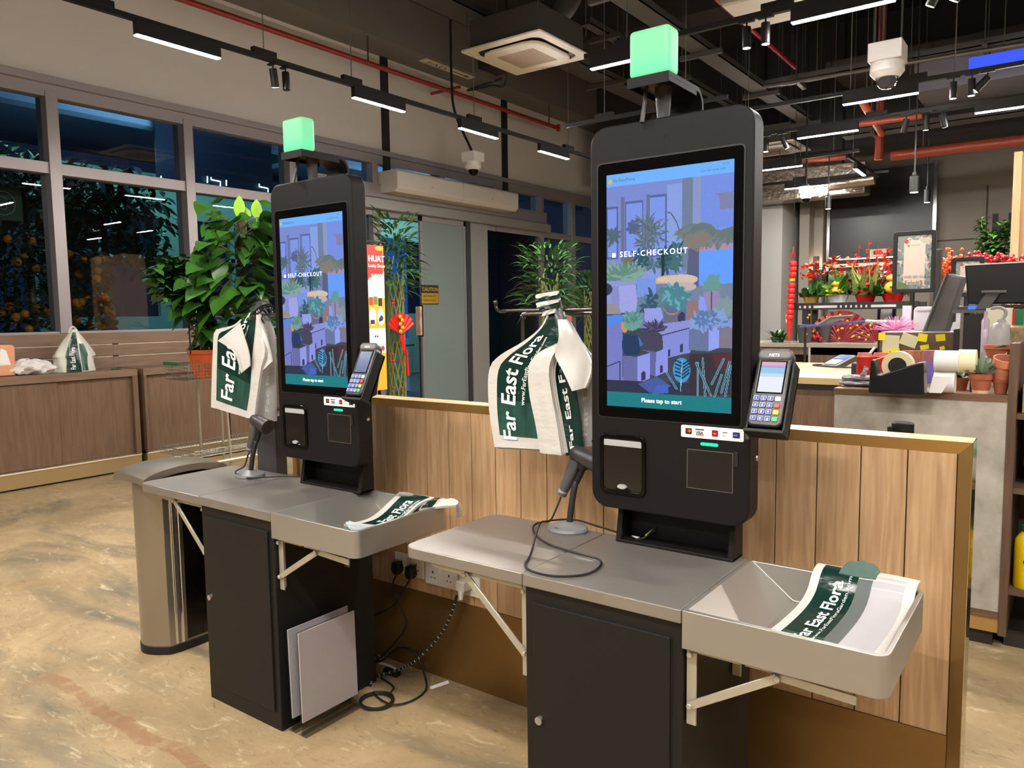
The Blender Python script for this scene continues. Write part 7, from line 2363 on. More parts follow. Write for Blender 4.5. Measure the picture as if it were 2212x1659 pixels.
# tilted grey monitor seen from behind
ym = 5.45
mo = thing('monitor', 'grey monitor seen from behind, steeply tilted, on the staff desk', 'monitor', P(2020, 730, 'y', ym))
tp0, tp1 = P(2045, 590, 'y', ym), P(2082, 598, 'y', ym)
bt0, bt1 = P(1988, 735, 'y', ym), P(2040, 727, 'y', ym)
mon_m = mat('monitor_grey', (92, 88, 84), .45)
vsf = [tuple(bt0), tuple(bt1), tuple(tp1), tuple(tp0)]
bk = [(v[0] + .02, v[1] + .06, v[2] - .0) for v in vsf]
MB().add(vsf + bk, [(0, 1, 2, 3), (7, 6, 5, 4), (0, 4, 5, 1), (1, 5, 6, 2), (2, 6, 7, 3), (3, 7, 4, 0)]).build('monitor_back', mon_m, mo, smooth=0, bevel=.012)
e0, e1 = P(1988, 737, 'y', ym - .01), P(2046, 590, 'y', ym - .01)
MB().tube([e0, e1], .010, 6).build('screen_edge', mat('monitor_edge', (70, 68, 64), .4), mo)
q = P(2050, 668, 'y', ym)
MB().box(q.x - .03, q.x + .03, ym + .03, ym + .09, q.z - .08, q.z + .06).tube([(q.x, ym + .08, q.z), (q.x + .12, ym + .12, q.z)], .018, 8).box(q.x + .10, q.x + .13, ym + .08, ym + .14, up_z, q.z).build('mount', dgrey, mo, smooth=0, bevel=.004)
# large black monitor on its raised shelf
yk = 5.0
rs = thing('raised_shelf', 'grey raised shelf on a black cabinet carrying the black monitor', 'shelf', P(2110, 800, 'y', yk))
a, b_ = P(2056, 672, 'y', yk), P(2137, 668, 'y', yk)
MB().box(a.x, b_.x + .05, yk, yk + .3, a.z - .012, a.z + .006).build('shelf_top', grey, rs, smooth=0)
a2, b2 = P(2081, 700, 'y', yk), P(2123, 700, 'y', yk)
MB().box(a2.x - .015, a2.x, yk - .002, yk + .3, 0, a.z - .012).box(b2.x, b2.x + .01, yk, yk + .3, 0, a.z - .012).build('leg_panel', mat('panel_mid_grey'), rs, smooth=0)
MB().box(a2.x, b2.x, yk + .01, yk + .3, 0.0, a.z - .02).build('black_cabinet', mat('cabinet_black', (30, 30, 33), .35), rs, smooth=0)
a3 = P(2060, 712, 'y', yk)
MB().box(a3.x, a2.x - .016, yk + .0, yk + .2, 0, a3.z).build('small_black_box', rubber, rs, smooth=0)
bkz = a.z
bm2 = thing('monitor', 'large black monitor seen from behind with a slanted stand at the right edge', 'monitor', P(2140, 665, 'y', yk + .1))
a, b_ = P(2084, 573, 'y', yk + .05), P(2330, 560, 'y', yk + .05)
c_ = P(2090, 657, 'y', yk + .05)
MB().prism([(a.x, a.z), (b_.x, b_.z), (b_.x, P(2330, 655, 'y', yk + .05).z), (c_.x, c_.z)], 'y', yk + .05, yk + .085).build('monitor_back', mat('monitor_black', (15, 14, 14), .3), bm2, smooth=0, bevel=.008)
MB().tube([a, b_], .005, 6).build('top_edge', mat('edge_light', (190, 184, 176), .4), bm2)
q0, q1 = P(2146, 632, 'y', yk + .03), P(2114, 668, 'y', yk + .02)
MB().add([tuple(q0 + Vector((-.035, 0, 0))), tuple(q0 + Vector((.03, 0, 0))), tuple(q1 + Vector((.05, -.03, 0))), tuple(q1 + Vector((-.015, -.03, 0))),
          tuple(q0 + Vector((-.035, .012, 0))), tuple(q0 + Vector((.03, .012, 0))), tuple(q1 + Vector((.05, -.018, 0))), tuple(q1 + Vector((-.015, -.018, 0)))],
         [(0, 1, 2, 3), (7, 6, 5, 4), (0, 4, 5, 1), (1, 5, 6, 2), (2, 6, 7, 3), (3, 7, 4, 0)]).build('stand_leg', dgrey, bm2, smooth=0)
MB().tube([P(2120, 631, 'y', yk + .03), P(2174, 630, 'y', yk + .03)], .008, 8).build('hinge_bar', grey, bm2)
MB().box(P(2088, 660, 'y', yk).x, P(2330, 660, 'y', yk).x, yk + .05, yk + .28, bkz + .006, bkz + .03).build('base', rubber, bm2, smooth=0)
MB().box(P(2090, 660, 'y', yk).x, P(2113, 660, 'y', yk).x, yk + .02, yk + .05, bkz + .008, bkz + .028).build('blue_indicator', mat('blue_glow', (20, 60, 220), .4, emit=(60, 130, 255), es=1.0), bm2, smooth=0)
# white machine, papers, box files
yw = 5.75
a, b_ = P(1972, 718, 'y', yw), P(2078, 661, 'y', yw)
wp = thing('label_printer', 'white printer with rounded top on the staff desk behind the sign post', 'printer', (a.x, yw, up_z))
MB().prism(rrect(a.x, b_.x, up_z, b_.z, .03, 4)[::-1], 'y', yw, yw + .3).build('printer_body', mat('printer_white', (206, 200, 204), .45), wp, smooth=30, bevel=.004)
MB().box(a.x + .02, b_.x - .02, yw - .003, yw, b_.z - .03, b_.z - .024).build('lid_seam', lgrey, wp, smooth=0)
a, b_ = P(1948, 712, 'y', yw + .05), P(1968, 660, 'y', yw + .05)
tag(MB().box(a.x, b_.x, yw + .05, yw + .09, up_z, b_.z).build('white_carton', mat('carton_pinkish', (226, 200, 214), .5)), 'tall white and pink carton left of the sign post on the staff desk', 'carton')
pf = thing('pink_pompom', 'pink spiky paper flower on the staff desk below the tray table', 'decoration', P(1935, 718, 'y', 5.65))
q = P(1935, 714, 'y', 5.65)
sp_ = MB()
rr = random.Random(12)
for _ in range(110):
    d = rdir(rr, .05, 1)
    sp_.tube([q, q + Vector((d.x * .16, d.y * .06, d.z * .10))], [.003, .001], 4)
sp_.build('petals', mat('pink_fringe', (236, 150, 200), .5), pf)
yf = 4.9
a, b_ = P(2128, 720, 'y', yf), P(2188, 665, 'y', yf)
bf = thing('document_folder', 'cream document folder with a red spine behind the squeeze bottle', 'folder', (a.x, yf, SZ))
MB().box(a.x, b_.x, yf, yf + .06, SZ - .1, b_.z).build('folder_body', mat('folder_cream', (222, 218, 190), .6), bf, smooth=0, bevel=.002)
MB().box(b_.x, b_.x + .012, yf - .002, yf + .06, SZ - .1, b_.z - .005).build('red_spine', red, bf, smooth=0)
MB().box(b_.x + .012, b_.x + .05, yf + .01, yf + .06, SZ - .1, b_.z - .01).build('green_spine', green_pl, bf, smooth=0)
MB().box(a.x, b_.x + .04, yf, yf + .06, 0, SZ - .1).build('support_box', mat('plinth_dark'), bf, smooth=0)
# squeeze bottle
yq = 4.5
a, b_ = P(2137, 748, 'y', yq), P(2187, 705, 'y', yq)
sq = thing('wash_bottle', 'translucent grey squeeze bottle with a bent spout behind the terracotta bowl', 'bottle', ((a.x + b_.x) / 2, yq, SZ))
cx_ = (a.x + b_.x) / 2
rq = (b_.x - a.x) / 2
bq = mat('milky_bottle', (150, 146, 142), .3)
zt = b_.z
zn = P(2162, 690, 'y', yq).z
MB().lathe([(0, SZ), (rq * .95, SZ), (rq, SZ + .01), (rq, zt - .01), (rq * .8, zt + .01), (rq * .42, zt + .02), (rq * .38, zn)], (cx_, yq, 0), 26).build('bottle_body', bq, sq)
MB().tube(smooth_path([(cx_, yq, zn), P(2172, 680, 'y', yq), P(2170, 668, 'y', yq), P(2155, 664, 'y', yq), P(2140, 667, 'y', yq)], 5), .008, 8).build('spout', bq, sq)
gj = thing('glass_jar', 'small glass jar of trinkets on top of the walnut side panel at the right edge', 'jar', (sx_r + .08, 4.2, 1.05))
a = P(2205, 705, 'y', 4.2)
MB().lathe([(0, 0), (.05, 0), (.052, .06), (.045, .07)], (a.x + .01, 4.2, pz - .0), 20).build('jar_body', mat('jar_amber', (170, 130, 100), .15, noise=(40, .4, (1, 1, 1), (90, 110, 80))), gj)
MB().box(sx_r + .03, sx_r + .25, 4.1, 4.3, 1.045, pz).build('riser', post_w, gj, smooth=0)
a, b_ = P(2120, 745, 'y', 4.75), P(2137, 672, 'y', 4.75)
tag(MB().lathe([(0, SZ), (.019, SZ), (.019, b_.z - .05), (.008, b_.z - .03), (.008, b_.z)], ((a.x + b_.x) / 2, 4.75, 0), 18).build('clear_spray_bottle', mat('pinkish_clear', (170, 150, 160), .2)), 'slim pinkish clear bottle between black cabinet and folder', 'bottle')

# ================================================================== SIGN STANDS
def sign(x0, y0, x1, y1, Y, zb, label, full=True, post_px=None):
    a, b_ = P(x0, y0, 'y', Y), P(x1, y1, 'y', Y)
    t = thing('poster_stand', label, 'sign stand', ((a.x + b_.x) / 2, Y, zb))
    f_ = MB()
    ring(f_, rrect(a.x, b_.x, b_.z, a.z, .02, 4), rrect(a.x + .028, b_.x - .028, b_.z + .028, a.z - .028, .008, 4), 'y', Y - .012, Y + .02)
    f_.build('frame', black_metal, t, bevel=.004)
    cv = Canvas(60, 92, (120, 126, 122))
    rr = random.Random(5)
    for _ in range(90): cv.leaf(rr.random(), rr.random(), rr.uniform(0, 6.28), rr.uniform(.1, .25), .03, rr.choice([(150, 158, 150), (96, 108, 104), (172, 160, 150), (84, 96, 86), (190, 176, 160)]))
    cv.rect(.2, .1, .82, .92, (196, 182, 166))
    cv.ell(.27, .12, .07, .04, (190, 70, 66)); cv.ell(.33, .2, .035, .02, (200, 80, 70)); cv.rect(.40, .19, .66, .205, (206, 150, 140))
    cv.poly([(.62, .08), (.95, .05), (.95, .2), (.75, .17)], (170, 166, 150)); cv.poly([(.05, .85), (.3, .9), (.4, 1), (.0, 1)], (90, 110, 80))
    cv.mesh('poster', lambda u, v: (a.x + .026 + (b_.x - a.x - .052) * u, Y - .004, a.z - .026 - (a.z - b_.z - .052) * v), attr_col('poster_print', .25), t)
    if full:
        W_, H2 = b_.x - a.x, a.z - b_.z
        text('WiFi ID: Guest', W_ * .10, front(a.x + W_ * .27, a.z - H2 * .765, Y - .006), mat('ink_grey', (84, 78, 74), .6), t)
        text('Fgle#$1a', W_ * .16, front(a.x + W_ * .29, a.z - H2 * .87, Y - .006), mat('ink_grey'), t)
    cxp = (a.x + b_.x) / 2 if post_px is None else P(post_px, y1, 'y', Y).x
    MB().tube([(cxp, Y, zb), (cxp, Y, b_.z)], .016, 10).lathe([(0, 0), (.14, 0), (.14, .012), (0, .016)], (cxp, Y, zb), 24).build('post', black_metal, t)
    return t
sign(1931, 502, 2019, 631, 6.15, 0, 'black framed floral poster on a black pole in front of the plant rack', True, 1971)
sign(2056, 557, 2124, 640, 6.3, 0, 'second framed floral poster half hidden behind the monitors', False)
tag(MB().box(P(2018, 550, 'y', 6.9).x, P(2033, 550, 'y', 6.9).x, 6.9, 7.0, 0, P(2020, 538, 'y', 6.9).z).build('speaker_column', mat('speaker_dark', (40, 38, 38), .5), smooth=0, bevel=.01), 'dark slim column right beside the floral poster', 'column')

# ================================================================== MIDDLE AND FAR COUNTERS
yc = 5.9
a, b_ = P(1725, 800, 'y', yc), P(1862, 815, 'y', yc)
mzt = 1.0
mc = thing('till_counter', 'walnut till counter with gold edge left of the grey counter', 'counter', (a.x, yc + .4, 0))
MB().box(a.x - .9, sx_l - .1, yc, yc + 1.7, mzt - .05, mzt).build('countertop', mat('gold_laminate', (176, 154, 112), .35, .2), mc, smooth=0, bevel=.002)
MB().box(a.x - .9, sx_l - .1, yc + .03, yc + 1.66, 0, mzt - .05).build('counter_front', post_w, mc, smooth=0)
MB().box(a.x - .9, sx_l - .1, yc + .02, yc + .03, mzt - .09, mzt - .052).build('shadow_gap', rubber, mc, smooth=0)
c = P(1812, 792, 'z', mzt)
dt = thing('desk_terminal', 'dark card terminal with a blue screen lying on the walnut till counter', 'card terminal', c)
T = Matrix.Translation(c + Vector((0, 0, .03))) @ Matrix.Rotation(-.5, 4, 'Z') @ Matrix.Rotation(.35, 4, 'X')
MB().t(T).prism(rrect(-.09, .09, -.13, .13, .02, 4)[::-1], 'z', -.02, .03).build('terminal_body', dgrey, dt, smooth=30, bevel=.008)
MB().t(T).box(-.06, .06, .02, .10, .031, .033).build('terminal_screen', mat('blue_lcd', (40, 60, 160), .2, emit=(70, 100, 220), es=.9), dt, smooth=0)
MB().t(T).box(-.06, .06, -.10, .0, .031, .036).build('keypad', lgrey, dt, smooth=0)
MB().tube(smooth_path([c + Vector((-.1, .1, .01)), c + Vector((-.22, .05, .01)), c + Vector((-.16, -.1, .01)), c + Vector((.1, -.2, .01)), c + Vector((.3, -.12, .01))], 6), .007, 6).build('cable', rubber, dt)
c = P(1845, 775, 'y', 6.0)
tag(MB().box(c.x - .02, c.x + .1, 6.0, 6.1, mzt, mzt + .11).build('black_puck', rubber, smooth=0, bevel=.01), 'small black box beside the red drink cans on the till counter', 'box')
yf = 8.5
a, b_ = P(1640, 741, 'y', yf), P(1915, 745, 'y', yf)
fz = a.z
fc = thing('display_counter', 'long far counter with a glossy grey top in front of the red decorations', 'counter', (a.x, yf + .4, 0))
MB().box(a.x - 1.2, b_.x + .5, yf, yf + .72, fz - .04, fz).build('countertop', mat('far_top', (150, 140, 126), .2), fc, smooth=0)
MB().box(a.x - 1.2, b_.x + .5, yf + .02, yf + .03, fz - .12, fz - .04).box(P(1747, 770, 'y', yf).x, b_.x + .5, yf + .02, yf + .1, 0, fz - .04).build('counter_front', post_w, fc, smooth=0)
MB().box(a.x - 1.2, P(1747, 770, 'y', yf).x, yf + .3, yf + .72, 0, fz - .04).build('open_bay', mat('bay_dark', (36, 28, 24), .7), fc, smooth=0)
MB().box(P(1746, 770, 'y', yf).x, P(1750, 770, 'y', yf).x, yf, yf + .3, 0, fz - .04).build('divider', lgrey, fc, smooth=0)
# long slim tray tables (blue reflection painted on one edge) over the far counter
yt_ = 7.6
tt = thing('tilted_display_trays', 'two slim metal trays with a painted blue reflection in front of the plant rack', 'display tray', P(1830, 700, 'y', yt_))
a, b_, c = P(1728, 706, 'y', yt_), P(1870, 694, 'y', yt_), P(1948, 696, 'y', yt_)
MB().tube([a, b_], .014, 6).build('blue_edge', mat('blue_reflection_metal', (84, 90, 150), .25, .4), tt)
MB().tube([b_, c], .018, 6).build('white_edge', lgrey, tt)
a2, b2 = P(1765, 703, 'y', yt_), P(1795, 685, 'y', yt_)
c2 = P(1843, 682, 'y', yt_)
MB().tube([a2, b2, c2], .014, 6).add([tuple(a2), tuple(b2), tuple(c2), tuple(P(1810, 694, 'y', yt_))], [(0, 1, 2, 3)]).build('raised_frame', mat('panel_mid_grey'), tt, smooth=0)
for px in (1740, 1900): MB().tube([P(px, 702 if px < 1800 else 697, 'y', yt_), (P(px, 700, 'y', yt_).x, yt_, 0)], .012, 6).build('leg', black_metal, tt)

# ================================================================== PLANT RACK WITH BOWLS
yr = 9.3
a, b_ = P(1716, 657, 'y', yr), P(1985, 662, 'y', yr)
rk = thing('plant_rack', 'black metal rack with a perforated shelf edge carrying planted bowls', 'rack', ((a.x + b_.x) / 2, yr, 0))
rz = a.z
MB().box(a.x, b_.x, yr, yr + .45, rz - .012, rz).box(a.x, b_.x, yr - .012, yr, rz - .07, rz + .01).build('shelf', black_metal, rk, smooth=0)
for px0, px1 in [(1727, 1731), (1737, 1742), (1748, 1752), (1758, 1809), (1815, 1819), (1826, 1830), (1837, 1841), (1848, 1852), (1859, 1863), (1870, 1874), (1882, 1936)]:
    q0, q1 = P(px0, 661, 'y', yr), P(px1, 661, 'y', yr)
    MB().box(q0.x, q1.x, yr - .014, yr - .0125, rz - .05, rz - .022).build('slot', lgrey, rk, smooth=0)
for px in (1740, 1990): MB().box(P(px, 700, 'y', yr).x - .04, P(px, 700, 'y', yr).x + .04, yr, yr + .05, 0, rz + (.45 if px == 1740 else 0) * 0).build('upright', black_metal, rk, smooth=0)
MB().box(P(1743, 600, 'y', yr).x - .03, P(1743, 600, 'y', yr).x + .03, yr + .35, yr + .4, 0, P(1744, 550, 'y', yr).z).build('upright', dgrey, rk, smooth=0)
def bowl(px0, px1, pt_, m_, label, parts_):
    q0, q1 = P(px0, 655, 'y', yr + .18), P(px1, 655, 'y', yr + .18)
    cx_, w2 = (q0.x + q1.x) / 2, (q1.x - q0.x) / 2
    h_ = P(px0, pt_, 'y', yr + .18).z - P(px0, 656, 'y', yr + .18).z
    t = thing('planted_bowl', label, 'planted bowl', (cx_, yr + .18, rz), 'planted bowls on the rack')
    MB().lathe([(0, 0), (w2 * .72, 0), (w2, h_), (w2 * .93, h_), (w2 * .9, h_ * .8), (0, h_ * .8)], (cx_, yr + .18, rz), 4 if False else 30, 'z', 1, .7).build('bowl', m_, t)
    rr = random.Random(px0)
    base = Vector((cx_, yr + .18, rz + h_ * .85))
    for kind, dx_, n_, hh, wd_, mm in parts_:
        b2 = base + Vector((dx_ * w2, 0, 0))
        g_ = MB()
        if kind == 'berry':
            for _ in range(4):
                tip = b2 + Vector((rr.uniform(-.1, .1), rr.uniform(-.05, .05), hh * rr.uniform(.6, 1)))
                g_.tube([b2, tip], .0022, 4)
                for _k in range(n_ // 7): g_.ico(tuple(b2.lerp(tip, rr.uniform(.5, 1.0)) + rdir(rr, -1, 1) * .03), .014, 1)
        elif kind == 'flower':
            for _ in range(n_):
                q = b2 + Vector((rr.uniform(-wd_, wd_), rr.uniform(-.05, .05), hh * rr.uniform(.55, 1)))
                for k in range(5): leaf_mesh(g_, q, rdir(rr, -.5, .9), .055, .022, .1, 'oval')
        elif kind == 'gold':
            g_.ico(tuple(b2 + Vector((0, -.05, hh * .35))), hh * .4, 2, (1.1, 1, .9)).ico(tuple(b2 + Vector((0, -.05, hh * .85))), hh * .28, 2, (1.3, 1, .7))
        else:
            for _ in range(n_):
                d = rdir(rr, .4 if kind == 'spike' else .2, 1)
                leaf_mesh(g_, b2 + Vector((rr.uniform(-wd_, wd_), rr.uniform(-.05, .05), 0)), d, hh * rr.uniform(.7, 1.05), .022 if kind == 'spike' else .035, .05 if kind == 'spike' else .22, 'blade' if kind == 'spike' else 'oval', .2, rr.uniform(-1, 1))
        g_.v = [(b2.x + max(-w2 * 1.25, min(w2 * 1.25, p[0] - b2.x + dx_ * w2)) - dx_ * w2, p[1], max(p[2], rz + h_ * .9)) for p in g_.v]
        g_.build({'berry': 'berry_twigs', 'flower': 'flowers', 'gold': 'ornament', 'spike': 'spiky_leaves', 'leaf': 'foliage'}[kind], mm, t, smooth=35)
orl = mat('orchid_orange', (232, 84, 30), .5)
wfl = mat('flower_white', (240, 236, 210), .5)
bowl(1734, 1770, 640, mat('bowl_mustard', (186, 150, 70), .4), 'mustard bowl with dark foliage and orange flowers, leftmost on the rack',
     [('leaf', -.3, 26, .20, .1, leafD), ('leaf', .5, 30, .30, .12, leafB), ('flower', -.4, 14, .42, .09, orl), ('flower', .6, 12, .40, .07, orl), ('leaf', -.2, 10, .12, .08, leafS)])
bowl(1783, 1834, 637, mat('bowl_white', (214, 212, 214), .35), 'white bowl with orange orchids and a gold ornament, second from the left',
     [('leaf', -.5, 30, .24, .12, leafN), ('leaf', .55, 30, .26, .12, leafB), ('flower', -.1, 22, .46, .12, orl), ('leaf', .15, 8, .55, .05, leafA), ('gold', .0, 0, .16, 0, gold)])
bowl(1846, 1893, 637, mat('bowl_red', (178, 22, 26), .35), 'red bowl with tall variegated spiky leaves and a red ornament, third from the left',
     [('spike', -.1, 26, .55, .10, leafV), ('leaf', .7, 26, .26, .08, leafB), ('berry', -.8, 40, .62, 0, red), ('berry', .5, 30, .70, 0, red), ('gold', .1, 0, .14, 0, red), ('leaf', -.7, 14, .12, .08, leafS)])
bowl(1903, 1954, 637, mat('bowl_red'), 'red bowl with white lilies and a golden gourd, rightmost on the rack',
     [('leaf', -.3, 26, .30, .12, leafB), ('flower', -.4, 8, .36, .10, wfl), ('flower', .2, 14, .52, .14, orl), ('gold', .1, 0, .22, 0, mat('gourd_gold', (232, 168, 60), .4)), ('berry', -.1, 30, .6, 0, red)])
# red fan standing behind the third bowl
def fan(px, py, Y, R0, label, m_, ang=(10, 170)):
    q = P(px, py, 'y', Y)
    t = thing('paper_fan', label, 'paper fan', q, 'red paper fans')
    f_ = MB()
    vs = [(q.x, Y, q.z)]
    N = 28
    for k in range(N + 1):
        a_ = math.radians(ang[0] + (ang[1] - ang[0]) * k / N)
        vs.append((q.x + R0 * math.cos(a_), Y + .02 * (k % 2), q.z + R0 * math.sin(a_)))
    f_.add(vs, [(0, k, k + 1) for k in range(1, N + 1)])
    f_.add([(v[0], v[1] + .006, v[2]) for v in vs], [(0, k + 1, k) for k in range(1, N + 1)])
    f_.build('pleated_leaf', m_, t, smooth=0)
    return t, q
dred = mat('fan_dark_red', (112, 12, 18), .5)
fan(1882, 640, yr + .38, .36, 'dark red paper fan standing behind the spiky bowl on the rack', dred, (0, 150))
t, q = fan(1815, 738, 8.9, .34, 'large dark red paper fan with gold blossoms on the far counter', dred, (-5, 185))
gb = MB()
rr = random.Random(33)
for _ in range(40): gb.ico((q.x + rr.uniform(-.36, .36), 8.86, q.z + rr.uniform(.02, .3)), .014, 1)
gb.build('gold_blossoms', gold, t)
fan(1893, 738, 8.9, .24, 'smaller dark red paper fan on the far counter near the notes', dred, (0, 180))
def berries(px0, px1, py0, py1, Y, zb, label, m_, n_, r_, seed, name='berry_branches'):
    rr = random.Random(seed)
    a_, b2 = P(px0, py1, 'y', Y), P(px1, py0, 'y', Y)
    t = thing(name, label, 'berry branches', ((a_.x + b2.x) / 2, Y, zb))
    g_, s_ = MB(), MB()
    cx_ = (a_.x + b2.x) / 2
    for _ in range(14):
        tip = Vector((rr.uniform(a_.x, b2.x), Y + rr.uniform(-.1, .1), rr.uniform((a_.z + b2.z) / 2, b2.z)))
        b0 = Vector((cx_, Y, zb))
        s_.tube([b0, tip], .004, 4)
        for _k in range(n_ // 14):
            g_.ico(tuple(b0.lerp(tip, rr.uniform(max(0, 1 - (b2.z - a_.z) / max(.01, tip.z - zb)), 1.0)) + rdir(rr, -1, 1) * .04), r_, 1)
    s_.build('twigs', bark, t)
    g_.build('berries', m_, t)
    MB().lathe([(0, zb), (.06, zb), (.09, zb + .2), (.08, zb + .2), (0, zb + .18)], (cx_, Y, 0), 20).build('vase', dgrey, t)
berries(2030, 2090, 540, 592, 7.4, .9, 'bushy orange berry branches behind the second poster', mat('berry_orange', (236, 96, 40), .4), 170, .016, 41)
berries(2105, 2150, 552, 575, 7.0, .9, 'red berry branches above the top left of the black monitor', mat('berry_red', (190, 24, 34), .35), 120, .017, 42)
berries(2155, 2230, 552, 570, 7.0, .9, 'red berry branches above the right end of the black monitor', mat('berry_red'), 120, .017, 43)
berries(1758, 1800, 715, 738, 8.85, fz, 'low pink and red blossom twigs on the far counter left of the big fan', mat('berry_red'), 80, .014, 44)
berries(1733, 1745, 700, 738, 8.7, fz, 'yellow-white blossom twig on the far counter near the lantern string', mat('berry_cream', (226, 180, 110), .5), 40, .016, 45)
tag(MB().box(P(2005, 720, 'y', 8.6).x - 5, P(2005, 720, 'y', 8.6).x - 4.9, 8.6, 8.7, 0, .9).build('support_table', dgrey, smooth=0), 'low dark stand by the white column', 'stand') if False else None
dtb = thing('display_table', 'table behind the monitors carrying the berry branches', 'table', (-.9, 7.2, 0))
MB().box(P(2030, 590, 'y', 7.2).x - .1, 1.0, 6.8, 7.7, .86, .90).build('table_top', post_w, dtb, smooth=0)
for x_ in (P(2030, 590, 'y', 7.2).x, .9):
    for y_ in (6.9, 7.6): MB().box(x_ - .03, x_ + .03, y_ - .03, y_ + .03, 0, .86).build('leg', post_w, dtb, smooth=0)
# lantern string on the pillar corner
ls = thing('lantern_string', 'string of small round red lanterns hanging beside the white column', 'lantern string', P(1712, 550, 'y', 9.2))
for k in range(11):
    px, py = 1713.5 - .75 * k, 570 + 11.6 * k
    q = P(px, py, 'y', 9.2)
    if k == 3: MB().lathe([(0, -.02), (.035, -.015), (.035, .015), (0, .02)], q, 16).build('gold_ring', gold, ls); continue
    MB().lathe([(0, -.032), (.028, -.03), (.042, -.012), (.042, .012), (.028, .03), (0, .032)], q, 18).build('lantern', mat('lantern_red', (222, 30, 26), .45), ls)
q0, q1 = P(1714, 552, 'y', 9.2), P(1704, 735, 'y', 9.2)
MB().tube([q0 + Vector((0, 0, .1)), q1], .006, 6).build('cord', red, ls)
MB().tube([P(1706, 690, 'y', 9.2), q1], [.03, .022], 8).build('tassel', red, ls)
MB().box(q0.x - .03, q0.x + .03, 9.17, 9.20, q0.z - .02, q0.z + .03).build('top_card', mat('card_dark_red', (110, 20, 20), .5), ls, smooth=0)
MB().tube([q0 + Vector((0, 0, .1)), (q0.x, 9.2, 5.19)], .003, 5).build('hanging_thread', rubber, ls)
a, b_ = P(1697, 677, 'y', 9.2), P(1706, 698, 'y', 9.2)
MB().box(a.x, b_.x, 9.2, 9.204, b_.z, a.z).build('grid_card', mat('card_red_grid', (170, 40, 40), .5, noise=(30, .2, (1, 1, 1), (220, 200, 190))), ls, smooth=0)
pg = thing('bushy_pot_plant', 'low spiky green plant at the foot of the white column on the far counter', 'potted plant', P(1680, 738, 'y', 8.8))
q = P(1680, 738, 'y', 8.8)
fo = MB()
for _ in range(60): leaf_mesh(fo, (q.x + rr.uniform(-.06, .06), 8.8, fz + .03), rdir(rr, .1, .9), rr.uniform(.14, .22), .02, .3, 'blade')
fo.build('foliage', leafB, pg)
MB().lathe([(0, fz), (.06, fz), (.08, fz + .06), (0, fz + .06)], (q.x, 8.8, 0), 20).build('pot', dgrey, pg)
# wall uplight glow lamp and its cone behind the first bowl
q = P(1753, 582, 'y', 13.7)
wl = thing('wall_lamp', 'lit wall lamp glowing on the grey back wall above the leftmost bowl', 'wall lamp', q)
MB().box(q.x - .16, q.x + .16, 13.74, 13.88, q.z - .2, q.z).build('lamp_box', dgrey, wl, smooth=0)
MB().box(q.x - .12, q.x + .12, 13.77, 13.87, q.z + .001, q.z + .01).build('lamp_glass', mat('wall_lamp_glow', (255, 255, 255), .5, emit=(255, 226, 190), es=60), wl, smooth=0)
# strip washing the lower part of the black panel
q0, q1 = P(1803, 560, 'y', 14.0), P(2008, 560, 'y', 14.0)
tag(MB().box(q0.x, q1.x, 13.98, 14.03, q0.z - .02, q0.z).build('led_strip', mat('led_warm_green', (255, 255, 255), .5, emit=(236, 246, 206), es=1.0), smooth=0), 'thin led strip along the ledge under the large black panel', 'light strip')
# red figure display
a, b_ = P(1880, 539, 'y', 14.05), P(1916, 553, 'y', 14.05)
rd = thing('number_display', 'cream box with glowing red digits below the centre of the black panel', 'display', a)
MB().box(a.x, b_.x, 14.02, 14.09, b_.z, a.z).build('housing', mat('cream_housing', (198, 190, 160), .5), rd, smooth=0)
MB().box(a.x + .06, b_.x - .08, 14.015, 14.02, b_.z + .03, a.z - .03).build('display_window', rubber, rd, smooth=0)
text('02', .10, front(a.x + .09, b_.z + .035, 14.01), mat('digit_red', (255, 0, 0), .5, emit=(255, 30, 50), es=1.5), rd, bold=.006)
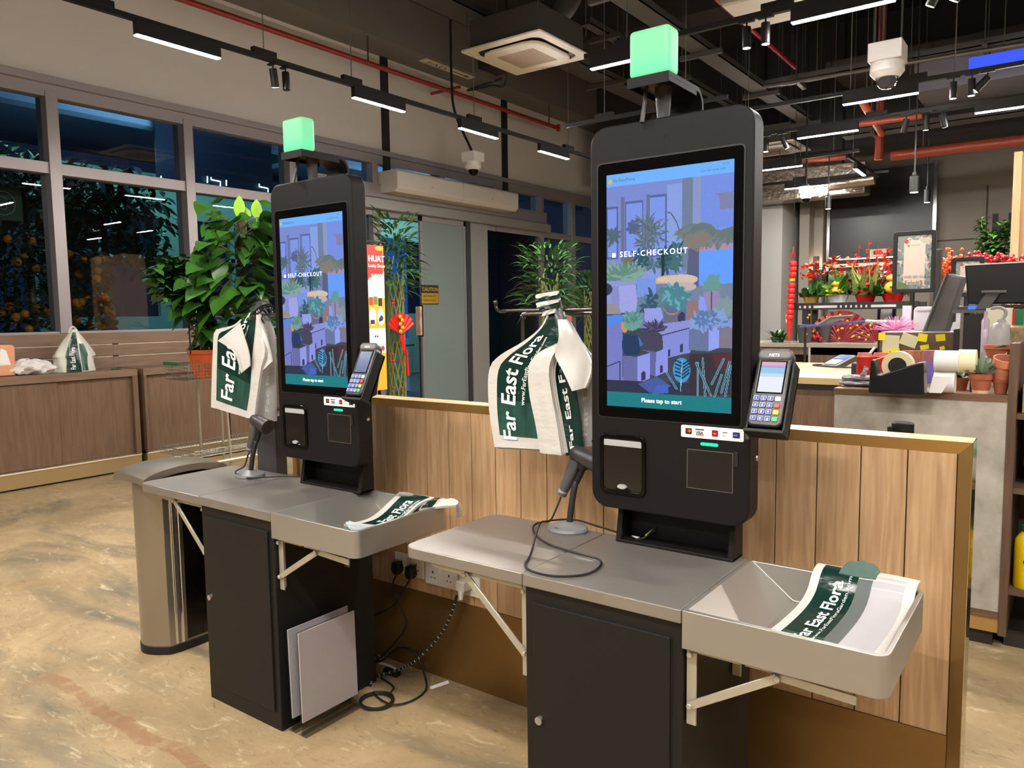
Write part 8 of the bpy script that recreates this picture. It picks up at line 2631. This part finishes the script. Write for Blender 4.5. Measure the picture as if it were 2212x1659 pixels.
# chair-like white frame behind the counters
fr_ = thing('folding_frame', 'white panel with black side bars behind the far counter', 'panel', P(1915, 740, 'y', 10.2))
a, b_ = P(1898, 720, 'y', 10.2), P(1932, 668, 'y', 10.2)
MB().box(a.x, b_.x, 10.2, 10.22, .02, b_.z).build('white_panel', lgrey, fr_, smooth=0)
for x_ in (a.x, b_.x): MB().box(x_ - .015, x_ + .015, 10.17, 10.24, 0, b_.z + .02).build('side_bar', black_metal, fr_, smooth=0)
# tall leafy plant and end panel at the right edge
tp_ = thing('tall_climbing_plant', 'dark green leafy columns against the grey wall beside the beige panel', 'plant', P(2150, 560, 'y', 9.0))
fo = MB(); sm_ = MB()
rr = random.Random(17)
for (px, top, sp, n_) in ((2122, 470, 9, 150), (2150, 500, 12, 170), (2172, 478, 9, 170), (2140, 530, 22, 120)):
    for _ in range(n_):
        q = P(px + rr.gauss(0, sp * .6), rr.uniform(top, 562), 'y', 9.0 + rr.uniform(-.1, .1))
        leaf_mesh(fo, q, rdir(rr, -.3, .8), rr.uniform(.06, .10), .02, .3, 'oval')
    sm_.tube([(P(px, 560, 'y', 9.0).x, 9.0, .3), P(px, top, 'y', 9.0)], .008, 6)
fo.build('foliage', leafB, tp_)
sm_.build('stems', stem, tp_)
q = P(2150, 560, 'y', 9.0)
MB().box(q.x - .35, q.x + .3, 8.85, 9.2, 0, .35).build('planter', dgrey, tp_, smooth=0)
text('L1', .34, front(P(2142, 498, 'y', BY - .02).x, P(2142, 498, 'y', BY - .02).z, BY - .02), black_metal, bpy.data.objects['wall_back'], name='wall_letters', bold=.02)
q0 = P(2191, 330, 'y', 8.0)
bp_2 = thing('beige_end_panel', 'tall beige wood end panel at the right edge of the picture', 'panel', (q0.x + .4, 8.0, 0))
MB().box(q0.x, q0.x + .06, 8.0, 8.5, 0, P(2195, 328, 'y', 8.0).z).box(q0.x + .06, q0.x + 1.4, 8.06, 8.5, 0, P(2195, 328, 'y', 8.0).z).build('panel_body', wood('beige_ply', (196, 158, 114), (214, 178, 134), .5, 3.0, (8, 8, .8)), bp_2, smooth=0)
